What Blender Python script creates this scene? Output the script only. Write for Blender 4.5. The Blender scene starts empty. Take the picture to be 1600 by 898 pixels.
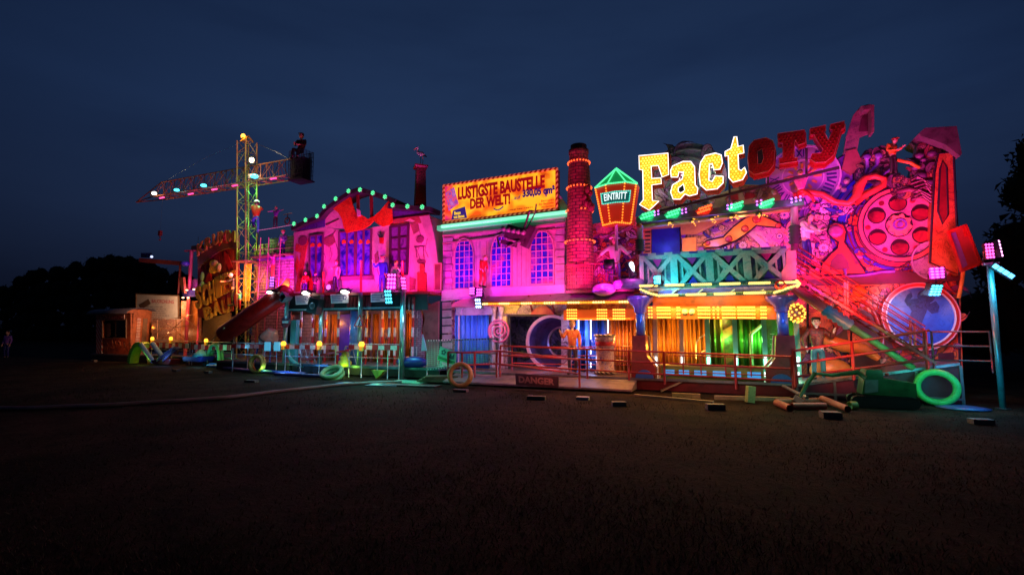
import bpy, math, random
from mathutils import Vector, Matrix
from mathutils.geometry import tessellate_polygon
random.seed(7)
R = math.radians
sc = bpy.context.scene
COL = sc.collection
# ------------------------------------------------------------------ camera and the two frames
FL, CX, CY, CAMH = 755.0, 800.0, 449.0, 1.8
TH = math.atan(72 / FL)
ANG = R(-24.3)
DX = Vector((math.cos(ANG), math.sin(ANG)))
DV = Vector((-math.sin(ANG), math.cos(ANG)))
P0 = Vector((2.02, 16.5))
cam = bpy.data.cameras.new('camera')
cam.sensor_width = 36; cam.sensor_fit = 'HORIZONTAL'; cam.lens = FL / 1600 * 36
cam.clip_start = 0.05; cam.clip_end = 3000
co = bpy.data.objects.new('camera', cam); COL.objects.link(co)
co.location = (0, 0, CAMH); co.rotation_euler = (math.pi / 2 + TH, 0, 0)
sc.camera = co

def ray(px, py):
    x = (px - CX) / FL; y = (CY - py) / FL
    r = Vector((x, math.cos(TH) - y * math.sin(TH), math.sin(TH) + y * math.cos(TH)))
    return Vector((r.x * DX.x + r.y * DX.y, r.x * DV.x + r.y * DV.y, r.z))
C0 = Vector((-P0.dot(DX), -P0.dot(DV), CAMH))
def F(px, py, v=0.0):
    "point of the picture on the upright plane at depth v behind the stage edge, in fairground coordinates"
    d = ray(px, py); t = (v - C0.y) / d.y
    return Vector((C0.x + t * d.x, v, C0.z + t * d.z))
def G(px, py, z=0.0):
    d = ray(px, py); t = (z - C0.z) / d.z
    return Vector((C0.x + t * d.x, C0.y + t * d.y, z))
def XZ(pts, v): return [(lambda p: (p.x, p.z))(F(a, b, v)) for a, b in pts]
def world(p):
    return Vector((P0.x + p[0] * DX.x + p[1] * DV.x, P0.y + p[0] * DX.y + p[1] * DV.y, p[2]))
# ------------------------------------------------------------------ mesh builder
ICO_V = []; ICO_F = []
def _ico():
    t = (1 + 5 ** .5) / 2
    vs = [(-1,t,0),(1,t,0),(-1,-t,0),(1,-t,0),(0,-1,t),(0,1,t),(0,-1,-t),(0,1,-t),(t,0,-1),(t,0,1),(-t,0,-1),(-t,0,1)]
    l = math.sqrt(1 + t * t)
    ICO_V.extend([Vector(v) / l for v in vs])
    ICO_F.extend([(0,11,5),(0,5,1),(0,1,7),(0,7,10),(0,10,11),(1,5,9),(5,11,4),(11,10,2),(10,7,6),(7,1,8),(3,9,4),(3,4,2),(3,2,6),(3,6,8),(3,8,9),(4,9,5),(2,4,11),(6,2,10),(8,6,7),(9,8,1)])
_ico()
class MB:
    def __init__(s): s.v = []; s.f = []; s.m = []; s.s = []; s.k = 0
    def mat(s, k): s.k = k; return s
    def add(s, vs, fs, smooth=False):
        o = len(s.v); s.v.extend([Vector(v) for v in vs])
        for f in fs: s.f.append(tuple(o + i for i in f)); s.m.append(s.k); s.s.append(smooth)
        return s
    def box(s, x0, x1, y0, y1, z0, z1):
        return s.add([(x, y, z) for x in (x0, x1) for y in (y0, y1) for z in (z0, z1)],
                     [(0,1,3,2),(4,6,7,5),(0,4,5,1),(2,3,7,6),(0,2,6,4),(1,5,7,3)])
    def obox(s, c, hx, hy, hz, rot=None):
        M = rot or Matrix.Identity(3); c = Vector(c)
        return s.add([c + M @ Vector((a * hx, b * hy, d * hz)) for a in (-1, 1) for b in (-1, 1) for d in (-1, 1)],
                     [(0,1,3,2),(4,6,7,5),(0,4,5,1),(2,3,7,6),(0,2,6,4),(1,5,7,3)])
    def prism(s, pts, v0, v1, bev=0):
        n = len(pts); tri = tessellate_polygon([[Vector((p[0], p[1], 0)) for p in pts]])
        vs = [(p[0], v0, p[1]) for p in pts] + [(p[0], v1, p[1]) for p in pts]
        fs = [tuple(t) for t in tri] + [tuple(n + i for i in t[::-1]) for t in tri]
        fs += [(i, (i + 1) % n, n + (i + 1) % n, n + i) for i in range(n)]
        return s.add(vs, fs)
    def pp(s, pts, v0, th=.05): return s.prism(XZ(pts, v0), v0, v0 + th)
    def frame(s, pts, w, v0, v1):
        "closed moulding along an outline"
        n = len(pts)
        for i in range(n):
            a = pts[i]; b = pts[(i + 1) % n]; s.bar((a[0], (v0+v1)/2, a[1]), (b[0], (v0+v1)/2, b[1]), w, abs(v1 - v0))
        return s
    def bar(s, a, b, w, d):
        "rectangular bar: w in the x-z plane, d in depth"
        a = Vector(a); b = Vector(b); t = (b - a); L = t.length
        if L < 1e-6: return s
        t.normalize(); y = Vector((0, 1, 0))
        if abs(t.dot(y)) > .95: y = Vector((1, 0, 0))
        n = t.cross(y).normalized(); y = n.cross(t).normalized()
        M = Matrix((t, y, n)).transposed()
        return s.obox((a + b) / 2, L / 2 + w * .2, d / 2, w / 2, M)
    def tube(s, pts, r, n=6, close=False, cap=True):
        pts = [Vector(p) for p in pts]; N = len(pts)
        rs = r if isinstance(r, (list, tuple)) else [r] * N
        vs = []; prev = None
        for i, p in enumerate(pts):
            if close: t = pts[(i + 1) % N] - pts[i - 1]
            else: t = pts[min(i + 1, N - 1)] - pts[max(i - 1, 0)]
            t.normalize()
            if prev is None:
                u = t.cross(Vector((0, 0, 1)))
                if u.length < .2: u = t.cross(Vector((0, 1, 0)))
            else: u = prev - t * prev.dot(t)
            u.normalize(); prev = u; w = t.cross(u)
            for k in range(n):
                a = 2 * math.pi * k / n
                vs.append(p + (u * math.cos(a) + w * math.sin(a)) * rs[i])
        fs = []
        for i in range(N if close else N - 1):
            j = (i + 1) % N
            for k in range(n):
                l = (k + 1) % n; fs.append((i*n+k, j*n+k, j*n+l, i*n+l))
        if not close and cap: fs += [tuple(range(n))[::-1], tuple((N-1)*n + k for k in range(n))]
        return s.add(vs, fs, n > 5)
    def ball(s, c, r, sz=None):
        c = Vector(c); q = sz or (1, 1, 1)
        return s.add([c + Vector((v.x*r*q[0], v.y*r*q[1], v.z*r*q[2])) for v in ICO_V], ICO_F, True)
    def ell(s, c, rx, ry, rz, n=12, m=8):
        vs = []; fs = []
        for i in range(m + 1):
            a = math.pi * i / m
            for k in range(n):
                b = 2 * math.pi * k / n
                vs.append((c[0]+rx*math.sin(a)*math.cos(b), c[1]+ry*math.sin(a)*math.sin(b), c[2]+rz*math.cos(a)))
        for i in range(m):
            for k in range(n):
                l = (k+1) % n; fs.append((i*n+k, (i+1)*n+k, (i+1)*n+l, i*n+l))
        return s.add(vs, fs, True)
    def lathe(s, prof, c, n=16, ax=2, cap=True):
        "profile of (radius, along) turned round axis ax through c"
        c = Vector(c); vs = []; fs = []
        for r, h in prof:
            for k in range(n):
                a = 2 * math.pi * k / n; x, y = r * math.cos(a), r * math.sin(a)
                vs.append(c + Vector({2: (x, y, h), 1: (x, h, y), 0: (h, x, y)}[ax]))
        for i in range(len(prof) - 1):
            for k in range(n):
                l = (k+1) % n; fs.append((i*n+k, i*n+l, (i+1)*n+l, (i+1)*n+k))
        if cap: fs += [tuple(range(n))[::-1], tuple((len(prof)-1)*n + k for k in range(n))]
        return s.add(vs, fs, n > 8)
    def torus(s, c, Rr, r, ax=1, n=28, m=8, sq=1.0):
        c = Vector(c); pts = []
        for k in range(n):
            a = 2*math.pi*k/n; x, y = Rr*math.cos(a), Rr*sq*math.sin(a)
            pts.append(c + Vector({2: (x, y, 0), 1: (x, 0, y), 0: (0, x, y)}[ax]))
        return s.tube(pts, r, m, close=True)
    def disc(s, c, rx, rz, v0, v1, n=32, a0=0, a1=360):
        pts = [(c[0] + rx*math.cos(R(a0+(a1-a0)*k/n)), c[1] + rz*math.sin(R(a0+(a1-a0)*k/n))) for k in range(n if a1-a0 >= 360 else n+1)]
        return s.prism(pts, v0, v1)
    def annulus(s, c, r0, r1, v0, v1, n=32, q=1.0, a0=0, a1=360):
        vs = []; fs = []; full = a1 - a0 >= 360; N = n if full else n + 1
        for k in range(N):
            a = R(a0 + (a1-a0)*k/n)
            for rr, v in ((r0, v0), (r1, v0), (r1, v1), (r0, v1)):
                vs.append((c[0] + rr*math.cos(a), v, c[1] + rr*q*math.sin(a)))
        for k in range(n):
            l = (k+1) % N
            for j in range(4): fs.append((k*4+j, k*4+(j+1) % 4, l*4+(j+1) % 4, l*4+j))
        return s.add(vs, fs)
    def mesh(s, me, off=(0, 0, 0)):
        off = Vector(off)
        return s.add([v.co + off for v in me.vertices], [tuple(p.vertices) for p in me.polygons], True)
ORG = {}
def _mesh(name, mb, mats, org):
    me = bpy.data.meshes.new(name)
    me.from_pydata([tuple(v - org) for v in mb.v], [], mb.f)
    if not isinstance(mats, (list, tuple)): mats = [mats]
    for m in mats: me.materials.append(m)
    me.polygons.foreach_set('material_index', mb.m)
    me.polygons.foreach_set('use_smooth', mb.s)
    me.update()
    return me
def props(o, label=None, cat=None, group=None, kind=None):
    for k, v in (('label', label), ('category', cat), ('group', group), ('kind', kind)):
        if v: o[k] = v
    return o
def place(o, org):
    o.location = world(org); o.rotation_euler = (0, 0, ANG); ORG[o] = Vector(org); return o
def thing(name, org, label, cat, group=None):
    o = bpy.data.objects.new(name, None); COL.objects.link(o); o.empty_display_size = .2
    return props(place(o, org), label, cat, group)
def part(name, mb, mats, parent, label=None):
    org = ORG[parent]
    o = bpy.data.objects.new(name, _mesh(name, mb, mats, org)); COL.objects.link(o); o.parent = parent; ORG[o] = org
    if label: o['label'] = label
    return o
def solo(name, mb, mats, org, label, cat, group=None, kind=None):
    org = Vector(org)
    o = bpy.data.objects.new(name, _mesh(name, mb, mats, org)); COL.objects.link(o)
    return props(place(o, org), label, cat, group, kind)
def kids(o): return [c for c in o.children]
def clone(o, org, label=None, group=None, parent=None, rz=0, sc_=1):
    c = o.copy(); COL.objects.link(c)
    if parent is None:
        place(c, org); c.rotation_euler = (0, 0, ANG + rz); c.scale = (sc_,)*3
        if label: c['label'] = label
    else: c.parent = parent; ORG[c] = Vector(org)
    for k in kids(o): clone(k, org, parent=c)
    return c
# ------------------------------------------------------------------ materials
MATS = {}
def _new(key):
    m = bpy.data.materials.new(key); m.use_nodes = True; nt = m.node_tree; b = nt.nodes['Principled BSDF']
    MATS[key] = m; return m, nt, b
def rgba(c, k=1): return (min(c[0]*k, 1), min(c[1]*k, 1), min(c[2]*k, 1), 1)
def _noise(nt, scale, detail=5, rough=.6, coord='Object', vec=None):
    n = nt.nodes.new('ShaderNodeTexNoise'); n.inputs['Scale'].default_value = scale
    n.inputs['Detail'].default_value = detail; n.inputs['Roughness'].default_value = rough
    if vec is None:
        tc = nt.nodes.new('ShaderNodeTexCoord'); vec = tc.outputs[coord]
    nt.links.new(vec, n.inputs['Vector']); return n
def _ramp(nt, fac, stops, interp='LINEAR'):
    r = nt.nodes.new('ShaderNodeValToRGB'); cr = r.color_ramp; cr.interpolation = interp
    while len(cr.elements) < len(stops): cr.elements.new(.5)
    for e, (p, c) in zip(cr.elements, stops): e.position = p; e.color = rgba(c)
    nt.links.new(fac, r.inputs['Fac']); return r
def _bump(nt, b, h, st, dist=.02):
    bp = nt.nodes.new('ShaderNodeBump'); bp.inputs['Strength'].default_value = st; bp.inputs['Distance'].default_value = dist
    nt.links.new(h, bp.inputs['Height']); nt.links.new(bp.outputs['Normal'], b.inputs['Normal'])
def paint(col, rough=.45, var=.3, scale=2.5, metal=0, bump=.15):
    key = 'paint_%.3f_%.3f_%.3f_%.2f_%.2f_%.1f_%.1f' % (*col, rough, var, scale, metal)
    if key in MATS: return MATS[key]
    m, nt, b = _new(key)
    n = _noise(nt, scale, 8, .68)
    r = _ramp(nt, n.outputs['Fac'], [(.3, [c*(1-var*1.3) for c in col]), (.5, col), (.7, [c*(1+var*.6)+.01*var for c in col])])
    nt.links.new(r.outputs['Color'], b.inputs['Base Color'])
    b.inputs['Roughness'].default_value = rough; b.inputs['Metallic'].default_value = metal
    n2 = _noise(nt, scale*9, 4)
    if bump: _bump(nt, b, n2.outputs['Fac'], bump)
    return m
def airbrush(name, cols, scale=1.2, rough=.35, dist=1.5, line=1.0):
    "sprayed fairground art: soft clouds of several paints with darker drawn edges"
    if name in MATS: return MATS[name]
    m, nt, b = _new(name)
    n = _noise(nt, scale, 3.5, .55); n.inputs['Distortion'].default_value = dist
    k = len(cols)
    r = _ramp(nt, n.outputs['Fac'], [(.3 + .4*i/(k-1), c) for i, c in enumerate(cols)])
    v = nt.nodes.new('ShaderNodeTexNoise'); v.inputs['Scale'].default_value = scale*3; v.inputs['Detail'].default_value = 2; v.inputs['Distortion'].default_value = 2.5
    tc = nt.nodes.new('ShaderNodeTexCoord'); nt.links.new(tc.outputs['Object'], v.inputs['Vector'])
    r2 = _ramp(nt, v.outputs['Fac'], [(.3, (.35, .28, .38)), (.42, (1, 1, 1)), (.47, (1, 1, 1)), (.495, (.16, .1, .2)), (.52, (1, 1, 1)), (.68, (1.1, 1.1, 1.1))])
    mx = nt.nodes.new('ShaderNodeMix'); mx.data_type = 'RGBA'; mx.blend_type = 'MULTIPLY'; mx.inputs[0].default_value = .85*line
    nt.links.new(r.outputs['Color'], mx.inputs[6]); nt.links.new(r2.outputs['Color'], mx.inputs[7])
    nt.links.new(mx.outputs[2], b.inputs['Base Color']); b.inputs['Roughness'].default_value = rough
    n2 = _noise(nt, 14, 4); _bump(nt, b, n2.outputs['Fac'], .15)
    return m
def brick(name, c1, c2, mortar, w=.24, h=.09, rough=.7, mort=.012, off=.5):
    if name in MATS: return MATS[name]
    m, nt, b = _new(name)
    tc = nt.nodes.new('ShaderNodeTexCoord'); sp = nt.nodes.new('ShaderNodeSeparateXYZ'); nt.links.new(tc.outputs['Object'], sp.inputs[0])
    ad = nt.nodes.new('ShaderNodeMath'); nt.links.new(sp.outputs[0], ad.inputs[0]); nt.links.new(sp.outputs[1], ad.inputs[1])
    cb = nt.nodes.new('ShaderNodeCombineXYZ'); nt.links.new(ad.outputs[0], cb.inputs[0]); nt.links.new(sp.outputs[2], cb.inputs[1])
    br = nt.nodes.new('ShaderNodeTexBrick'); nt.links.new(cb.outputs[0], br.inputs['Vector'])
    br.inputs['Color1'].default_value = rgba(c1); br.inputs['Color2'].default_value = rgba(c2); br.inputs['Mortar'].default_value = rgba(mortar)
    br.inputs['Scale'].default_value = 1; br.inputs['Brick Width'].default_value = w; br.inputs['Row Height'].default_value = h
    br.inputs['Mortar Size'].default_value = mort; br.offset = off
    n = _noise(nt, 3, 6)
    r = _ramp(nt, n.outputs['Fac'], [(.3, (.55, .5, .5)), (.7, (1, 1, 1))])
    mx = nt.nodes.new('ShaderNodeMix'); mx.data_type = 'RGBA'; mx.blend_type = 'MULTIPLY'; mx.inputs[0].default_value = .9
    nt.links.new(br.outputs['Color'], mx.inputs[6]); nt.links.new(r.outputs['Color'], mx.inputs[7])
    nt.links.new(mx.outputs[2], b.inputs['Base Color']); b.inputs['Roughness'].default_value = rough
    inv = nt.nodes.new('ShaderNodeMath'); inv.operation = 'SUBTRACT'; inv.inputs[0].default_value = 1; nt.links.new(br.outputs['Fac'], inv.inputs[1])
    _bump(nt, b, inv.outputs[0], .6, .015)
    return m
def stripes(name, c1, c2, w=.3, slope=1.0, rough=.5, axis='xz', emit=0):
    "barrier stripes"
    if name in MATS: return MATS[name]
    m, nt, b = _new(name)
    tc = nt.nodes.new('ShaderNodeTexCoord'); sp = nt.nodes.new('ShaderNodeSeparateXYZ'); nt.links.new(tc.outputs['Object'], sp.inputs[0])
    mu = nt.nodes.new('ShaderNodeMath'); mu.operation = 'MULTIPLY_ADD'; mu.inputs[1].default_value = slope
    a, c = (0, 2) if axis == 'xz' else (2, 0)
    nt.links.new(sp.outputs[c], mu.inputs[0]); nt.links.new(sp.outputs[a], mu.inputs[2])
    dv = nt.nodes.new('ShaderNodeMath'); dv.operation = 'DIVIDE'; dv.inputs[1].default_value = w; nt.links.new(mu.outputs[0], dv.inputs[0])
    fr = nt.nodes.new('ShaderNodeMath'); fr.operation = 'FRACT'; nt.links.new(dv.outputs[0], fr.inputs[0])
    r = _ramp(nt, fr.outputs[0], [(0, c1), (.5, c2)], 'CONSTANT')
    n = _noise(nt, 6, 6); r3 = _ramp(nt, n.outputs['Fac'], [(.3, (.6, .6, .6)), (.65, (1, 1, 1))])
    mx = nt.nodes.new('ShaderNodeMix'); mx.data_type = 'RGBA'; mx.blend_type = 'MULTIPLY'; mx.inputs[0].default_value = 1
    nt.links.new(r.outputs['Color'], mx.inputs[6]); nt.links.new(r3.outputs['Color'], mx.inputs[7])
    nt.links.new(mx.outputs[2], b.inputs['Base Color']); b.inputs['Roughness'].default_value = rough
    if emit:
        nt.links.new(r.outputs['Color'], b.inputs['Emission Color']); b.inputs['Emission Strength'].default_value = emit
    return m
def glow(name, col, st, base=None):
    if name in MATS: return MATS[name]
    m, nt, b = _new(name); b.inputs['Base Color'].default_value = rgba(base or [c*.3 for c in col])
    b.inputs['Emission Color'].default_value = rgba(col); b.inputs['Emission Strength'].default_value = st
    b.inputs['Roughness'].default_value = .3
    try: m.cycles.emission_sampling = 'NONE'
    except Exception: pass
    return m
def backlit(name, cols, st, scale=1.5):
    "glowing printed sheet: noise paints brighter patches as if from tubes behind it"
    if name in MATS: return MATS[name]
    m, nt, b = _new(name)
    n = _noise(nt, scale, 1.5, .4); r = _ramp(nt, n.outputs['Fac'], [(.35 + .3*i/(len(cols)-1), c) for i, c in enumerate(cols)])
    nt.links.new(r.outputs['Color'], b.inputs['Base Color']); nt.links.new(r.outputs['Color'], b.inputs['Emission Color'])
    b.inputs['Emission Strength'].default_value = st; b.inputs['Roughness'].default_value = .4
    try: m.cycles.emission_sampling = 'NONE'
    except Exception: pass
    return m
def glassy(col, rough=.08, trans=.0, metal=0):
    key = 'gloss_%.2f_%.2f_%.2f_%.2f' % (*col, metal)
    if key in MATS: return MATS[key]
    m, nt, b = _new(key); b.inputs['Base Color'].default_value = rgba(col); b.inputs['Roughness'].default_value = rough; b.inputs['Metallic'].default_value = metal
    n = _noise(nt, 2, 3); _bump(nt, b, n.outputs['Fac'], .1, .05)
    return m
def wood(name, c, rough=.7):
    if name in MATS: return MATS[name]
    m, nt, b = _new(name)
    tc = nt.nodes.new('ShaderNodeTexCoord'); mp = nt.nodes.new('ShaderNodeMapping'); mp.inputs['Scale'].default_value = (2, 12, 12)
    nt.links.new(tc.outputs['Object'], mp.inputs[0]); n = _noise(nt, 3, 8, .7, vec=mp.outputs[0]); n.inputs['Distortion'].default_value = 1
    r = _ramp(nt, n.outputs['Fac'], [(.3, [x*.4 for x in c]), (.5, c), (.7, [x*1.25 for x in c])])
    nt.links.new(r.outputs['Color'], b.inputs['Base Color']); b.inputs['Roughness'].default_value = rough
    _bump(nt, b, n.outputs['Fac'], .3); return m
# palette
CREAM = paint((.62, .5, .42), .6, .12, 1.6); PLASTER = airbrush('plaster', [(.5, .4, .36), (.68, .55, .48), (.72, .6, .52), (.5, .36, .34)], .8, .6, .6, .35)
MIDWALL = airbrush('hall_plaster', [(.45, .3, .32), (.6, .43, .42), (.68, .5, .48), (.36, .22, .3)], .9, .55, .5, .3)
BLACK = paint((.012, .012, .014), .5, .3); DARK = paint((.04, .035, .035), .6, .3); GREY = paint((.25, .25, .26), .4, .25, 3, .6)
STEEL = paint((.5, .52, .54), .3, .25, 4, .8); WHITE = paint((.75, .74, .7), .5, .15); RED = paint((.5, .02, .015), .35, .3); DRED = paint((.16, .012, .015), .4, .35)
RAILRED = paint((.38, .025, .025), .32, .35); BLUE = paint((.03, .08, .55), .35, .3); DBLUE = paint((.015, .02, .2), .4, .3); ORANGE = paint((.8, .25, .03), .4, .3)
YEL = paint((.75, .5, .05), .4, .3); GREEN = paint((.05, .35, .08), .4, .3); TEAL = paint((.08, .5, .42), .4, .25); PURP = paint((.2, .08, .45), .4, .3)
DGREEN = paint((.04, .14, .05), .4, .35); BROWN = paint((.15, .07, .03), .6, .4); SKIN = paint((.62, .38, .27), .5, .15); HAIR = paint((.03, .02, .015), .7, .3)
TIMBER = wood('sawn_timber', (.42, .3, .17)); OLDWOOD = wood('old_timber', (.2, .11, .06)); SIGNWOOD = wood('sign_timber', (.5, .3, .08))
TYRE = paint((.55, .33, .08), .45, .35, 6); GTYRE = paint((.1, .55, .14), .4, .3, 5)
BAR_RW = stripes('barrier_red_white', (.55, .02, .02), (.75, .72, .68), .62, 0); DIAG_RW = stripes('diagonal_red_white', (.55, .03, .02), (.75, .6, .5), .3, 1)
POST_RW = stripes('post_red_white', (.55, .02, .015), (.75, .74, .72), .8, 0, axis='zx')
LAMPW = glow('lamp_white', (1, .93, .8), 6); LAMPC = glow('lamp_cyan', (.08, .75, 1), 3); LAMPM = glow('lamp_magenta', (1, .1, .7), 3); LAMPV = glow('lamp_violet', (.6, .15, 1), 2.6)
LAMPG = glow('lamp_green', (.1, 1, .38), 1.35); LAMPR = glow('lamp_red', (1, .1, .02), 2.6); LAMPA = glow('lamp_amber', (1, .42, .04), 2.2); LAMPY = glow('lamp_yellow', (1, .5, .06), 2.3)
LAMPO = glow('lamp_orange', (1, .25, .02), 2); TUBEW = glow('tube_white', (.95, .9, 1), 7); UNLIT = paint((.6, .3, .2), .2, .2)
# ------------------------------------------------------------------ world
w = bpy.data.worlds.new('World'); sc.world = w; w.use_nodes = True; nt = w.node_tree
bg = nt.nodes['Background']
sky = nt.nodes.new('ShaderNodeTexSky'); sky.sky_type = 'NISHITA'; sky.sun_disc = False
sky.sun_elevation = R(-4); sky.sun_rotation = R(200)
tc = nt.nodes.new('ShaderNodeTexCoord')
def vdot(vec, d):
    n = nt.nodes.new('ShaderNodeVectorMath'); n.operation = 'DOT_PRODUCT'; n.inputs[1].default_value = d; nt.links.new(vec, n.inputs[0]); return n
nn = nt.nodes.new('ShaderNodeVectorMath'); nn.operation = 'NORMALIZE'; nt.links.new(tc.outputs['Generated'], nn.inputs[0])
sp = nt.nodes.new('ShaderNodeSeparateXYZ'); nt.links.new(nn.outputs[0], sp.inputs[0])
r1 = _ramp(nt, sp.outputs[2], [(0, (.006, .008, .018)), (.06, (.0085, .013, .031)), (.2, (.0135, .0265, .068)), (.38, (.0135, .031, .085)), (.6, (.0095, .022, .062)), (.8, (.006, .014, .042))])
dd = vdot(nn.outputs[0], (.06, .95, .3)); r2 = _ramp(nt, dd.outputs['Value'], [(.1, (.3, .3, .3)), (.55, (.36, .37, .42)), (.8, (.74, .75, .78)), (.92, (.95, .95, .95)), (1, (1.0, 1, 1))])
m1 = nt.nodes.new('ShaderNodeMix'); m1.data_type = 'RGBA'; m1.blend_type = 'MULTIPLY'; m1.inputs[0].default_value = 1
nt.links.new(r1.outputs['Color'], m1.inputs[6]); nt.links.new(r2.outputs['Color'], m1.inputs[7])
mp = nt.nodes.new('ShaderNodeMapping'); mp.inputs['Scale'].default_value = (1.5, 1.5, 7); nt.links.new(nn.outputs[0], mp.inputs[0])
cn = nt.nodes.new('ShaderNodeTexNoise'); cn.inputs['Scale'].default_value = 1.6; cn.inputs['Detail'].default_value = 4; nt.links.new(mp.outputs[0], cn.inputs['Vector'])
r3 = _ramp(nt, cn.outputs['Fac'], [(.3, (.76, .78, .82)), (.5, (.93,.94,.95)), (.68, (1.0, 1.0, 1.0))])
m2 = nt.nodes.new('ShaderNodeMix'); m2.data_type = 'RGBA'; m2.blend_type = 'MULTIPLY'; m2.inputs[0].default_value = 1
nt.links.new(m1.outputs[2], m2.inputs[6]); nt.links.new(r3.outputs['Color'], m2.inputs[7])
m3 = nt.nodes.new('ShaderNodeMix'); m3.data_type = 'RGBA'; m3.blend_type = 'ADD'; m3.inputs[0].default_value = .02
nt.links.new(m2.outputs[2], m3.inputs[6]); nt.links.new(sky.outputs[0], m3.inputs[7])
nt.links.new(m3.outputs[2], bg.inputs['Color']); bg.inputs['Strength'].default_value = 1.12
vs_ = sc.view_settings; vs_.view_transform = 'Standard'; vs_.look = 'None'; vs_.exposure = 0; vs_.gamma = 1; vs_.use_curve_mapping = False
cy = sc.cycles
cy.max_bounces = 5; cy.diffuse_bounces = 2; cy.glossy_bounces = 2; cy.transmission_bounces = 3; cy.sample_clamp_indirect = 2.0; cy.sample_clamp_direct = 0
cy.use_denoising = True; cy.use_light_tree = True; cy.caustics_reflective = False; cy.caustics_refractive = False
# ------------------------------------------------------------------ lights
def spot(p, to, col, power, ang=110, r=.12, blend=.8):  # serves seen floods and added fill spots alike
    l = bpy.data.lights.new('spot_or_fill', 'SPOT'); l.color = col; l.energy = power*KS; l.spot_size = R(ang); l.spot_blend = blend; l.shadow_soft_size = r
    o = bpy.data.objects.new('spot_or_fill', l); COL.objects.link(o); a = world(p); b = world(to)
    o.location = a; o.rotation_euler = (b - a).to_track_quat('-Z', 'Y').to_euler(); return o
def point(p, col, power, r=.1):  # serves real bulbs and added fill points alike
    l = bpy.data.lights.new('bulb_or_fill', 'POINT'); l.color = col; l.energy = power*KS; l.shadow_soft_size = r
    o = bpy.data.objects.new('bulb_or_fill', l); COL.objects.link(o); o.location = world(p); return o
def strip(p0, p1, to, col, power, w=.15):
    "row of bulbs as one long lamp from p0 to p1"
    l = bpy.data.lights.new('row_lamp', 'AREA'); l.shape = 'RECTANGLE'; a = world(p0); b = world(p1); l.size = (b-a).length; l.size_y = w; l.color = col; l.energy = power*KS
    o = bpy.data.objects.new('row_lamp', l); COL.objects.link(o); c = (a+b)/2; o.location = c
    z = -(world(to) - c).normalized(); x = (b-a).normalized(); y = z.cross(x).normalized(); z = x.cross(y)
    o.matrix_world = Matrix.Translation(c) @ Matrix((x, y, z)).transposed().to_4x4(); return o
MAG = (1, .012, .5); VIO = (.6, .03, 1); PINK = (1, .03, .3); REDL = (1, .04, .03); CYA = (.08, .75, 1); GRN = (.08, 1, .3); AMB = (1, .42, .06)
# ------------------------------------------------------------------ text
def text(mb, s, x0, x1, z0, z1, v, th=.02, bold=0.0, shear=0, fn=None):
    "lettering filling the given rectangle of the plane v, fn(x,z)->(x,z) may bend it"
    cu = bpy.data.curves.new('t', 'FONT'); cu.body = s; cu.offset = bold; cu.resolution_u = 3; cu.shear = shear
    ob = bpy.data.objects.new('t', cu); COL.objects.link(ob); bpy.context.view_layer.update()
    me = bpy.data.meshes.new_from_object(ob.evaluated_get(bpy.context.evaluated_depsgraph_get()))
    xs = [q.co.x for q in me.vertices]; ys = [q.co.y for q in me.vertices]
    ax, bx, ay, by = min(xs), max(xs), min(ys), max(ys)
    def mp(c):
        u, t = (c.x-ax)/(bx-ax), (c.y-ay)/max(by-ay, 1e-6)
        x, z = x0+u*(x1-x0), z0+t*(z1-z0)
        return fn(x, z) if fn else (x, z)
    n = len(me.vertices); P = [mp(q.co) for q in me.vertices]
    vs = [(a, v-th, b) for a, b in P] + [(a, v, b) for a, b in P]
    fs = [tuple(p.vertices) for p in me.polygons]
    cnt = {}
    for p in me.polygons:
        q = list(p.vertices)
        for i in range(len(q)):
            e = (q[i], q[(i+1) % len(q)]); cnt[e] = 1
    for (a, b) in list(cnt):
        if (b, a) not in cnt: fs.append((a, n+a, n+b, b))
    mb.add(vs, fs); bpy.data.objects.remove(ob); bpy.data.curves.remove(cu); bpy.data.meshes.remove(me)
    return mb
def quadfn(c, v):
    "bilinear map of the unit square to four picture corners (tl,tr,br,bl) on plane v"
    P = [F(a, b, v) for a, b in c]
    def f(x, z):
        p = P[3].lerp(P[2], x).lerp(P[0].lerp(P[1], x), z); return (p.x, p.z)
    return f
def inside(x, z, poly):
    r = False; j = len(poly) - 1
    for i in range(len(poly)):
        a, b = poly[i], poly[j]
        if (a[1] > z) != (b[1] > z) and x < (b[0]-a[0])*(z-a[1])/(b[1]-a[1]) + a[0]: r = not r
        j = i
    return r
def curtain(mb, x0, x1, z0, z1, v, amp=.04, wl=.22, jag=.3):
    n = max(6, int((x1-x0)/wl*8)); vs = []; fs = []
    for i in range(n+1):
        x = x0+(x1-x0)*i/n; a = amp*math.sin(2*math.pi*(x-x0)/wl+jag*math.sin(x*3.1))
        for z in (z0, z1): vs.append((x, v+a*(1.2 if z == z0 else .7), z))
        for z in (z0, z1): vs.append((x, v+a*(1.2 if z == z0 else .7)+.01, z))
    for i in range(n):
        o = i*4; fs += [(o, o+4, o+5, o+1), (o+2, o+3, o+7, o+6), (o, o+2, o+6, o+4), (o+1, o+5, o+7, o+3)]
    return mb.add(vs, fs, True)

INK = paint((.02, .008, .03), .5, .2)
def ink(parent, shapes, v, w=.035, nm='drawn_outline'):
    "dark painted line round each shape (picture outlines) on plane v"
    for sh in shapes:
        O = XZ(sh, v); mb = MB(); mb.tube([(a, v, b) for a, b in O], w, 4, close=True); part(nm, mb, INK, parent)

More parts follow.
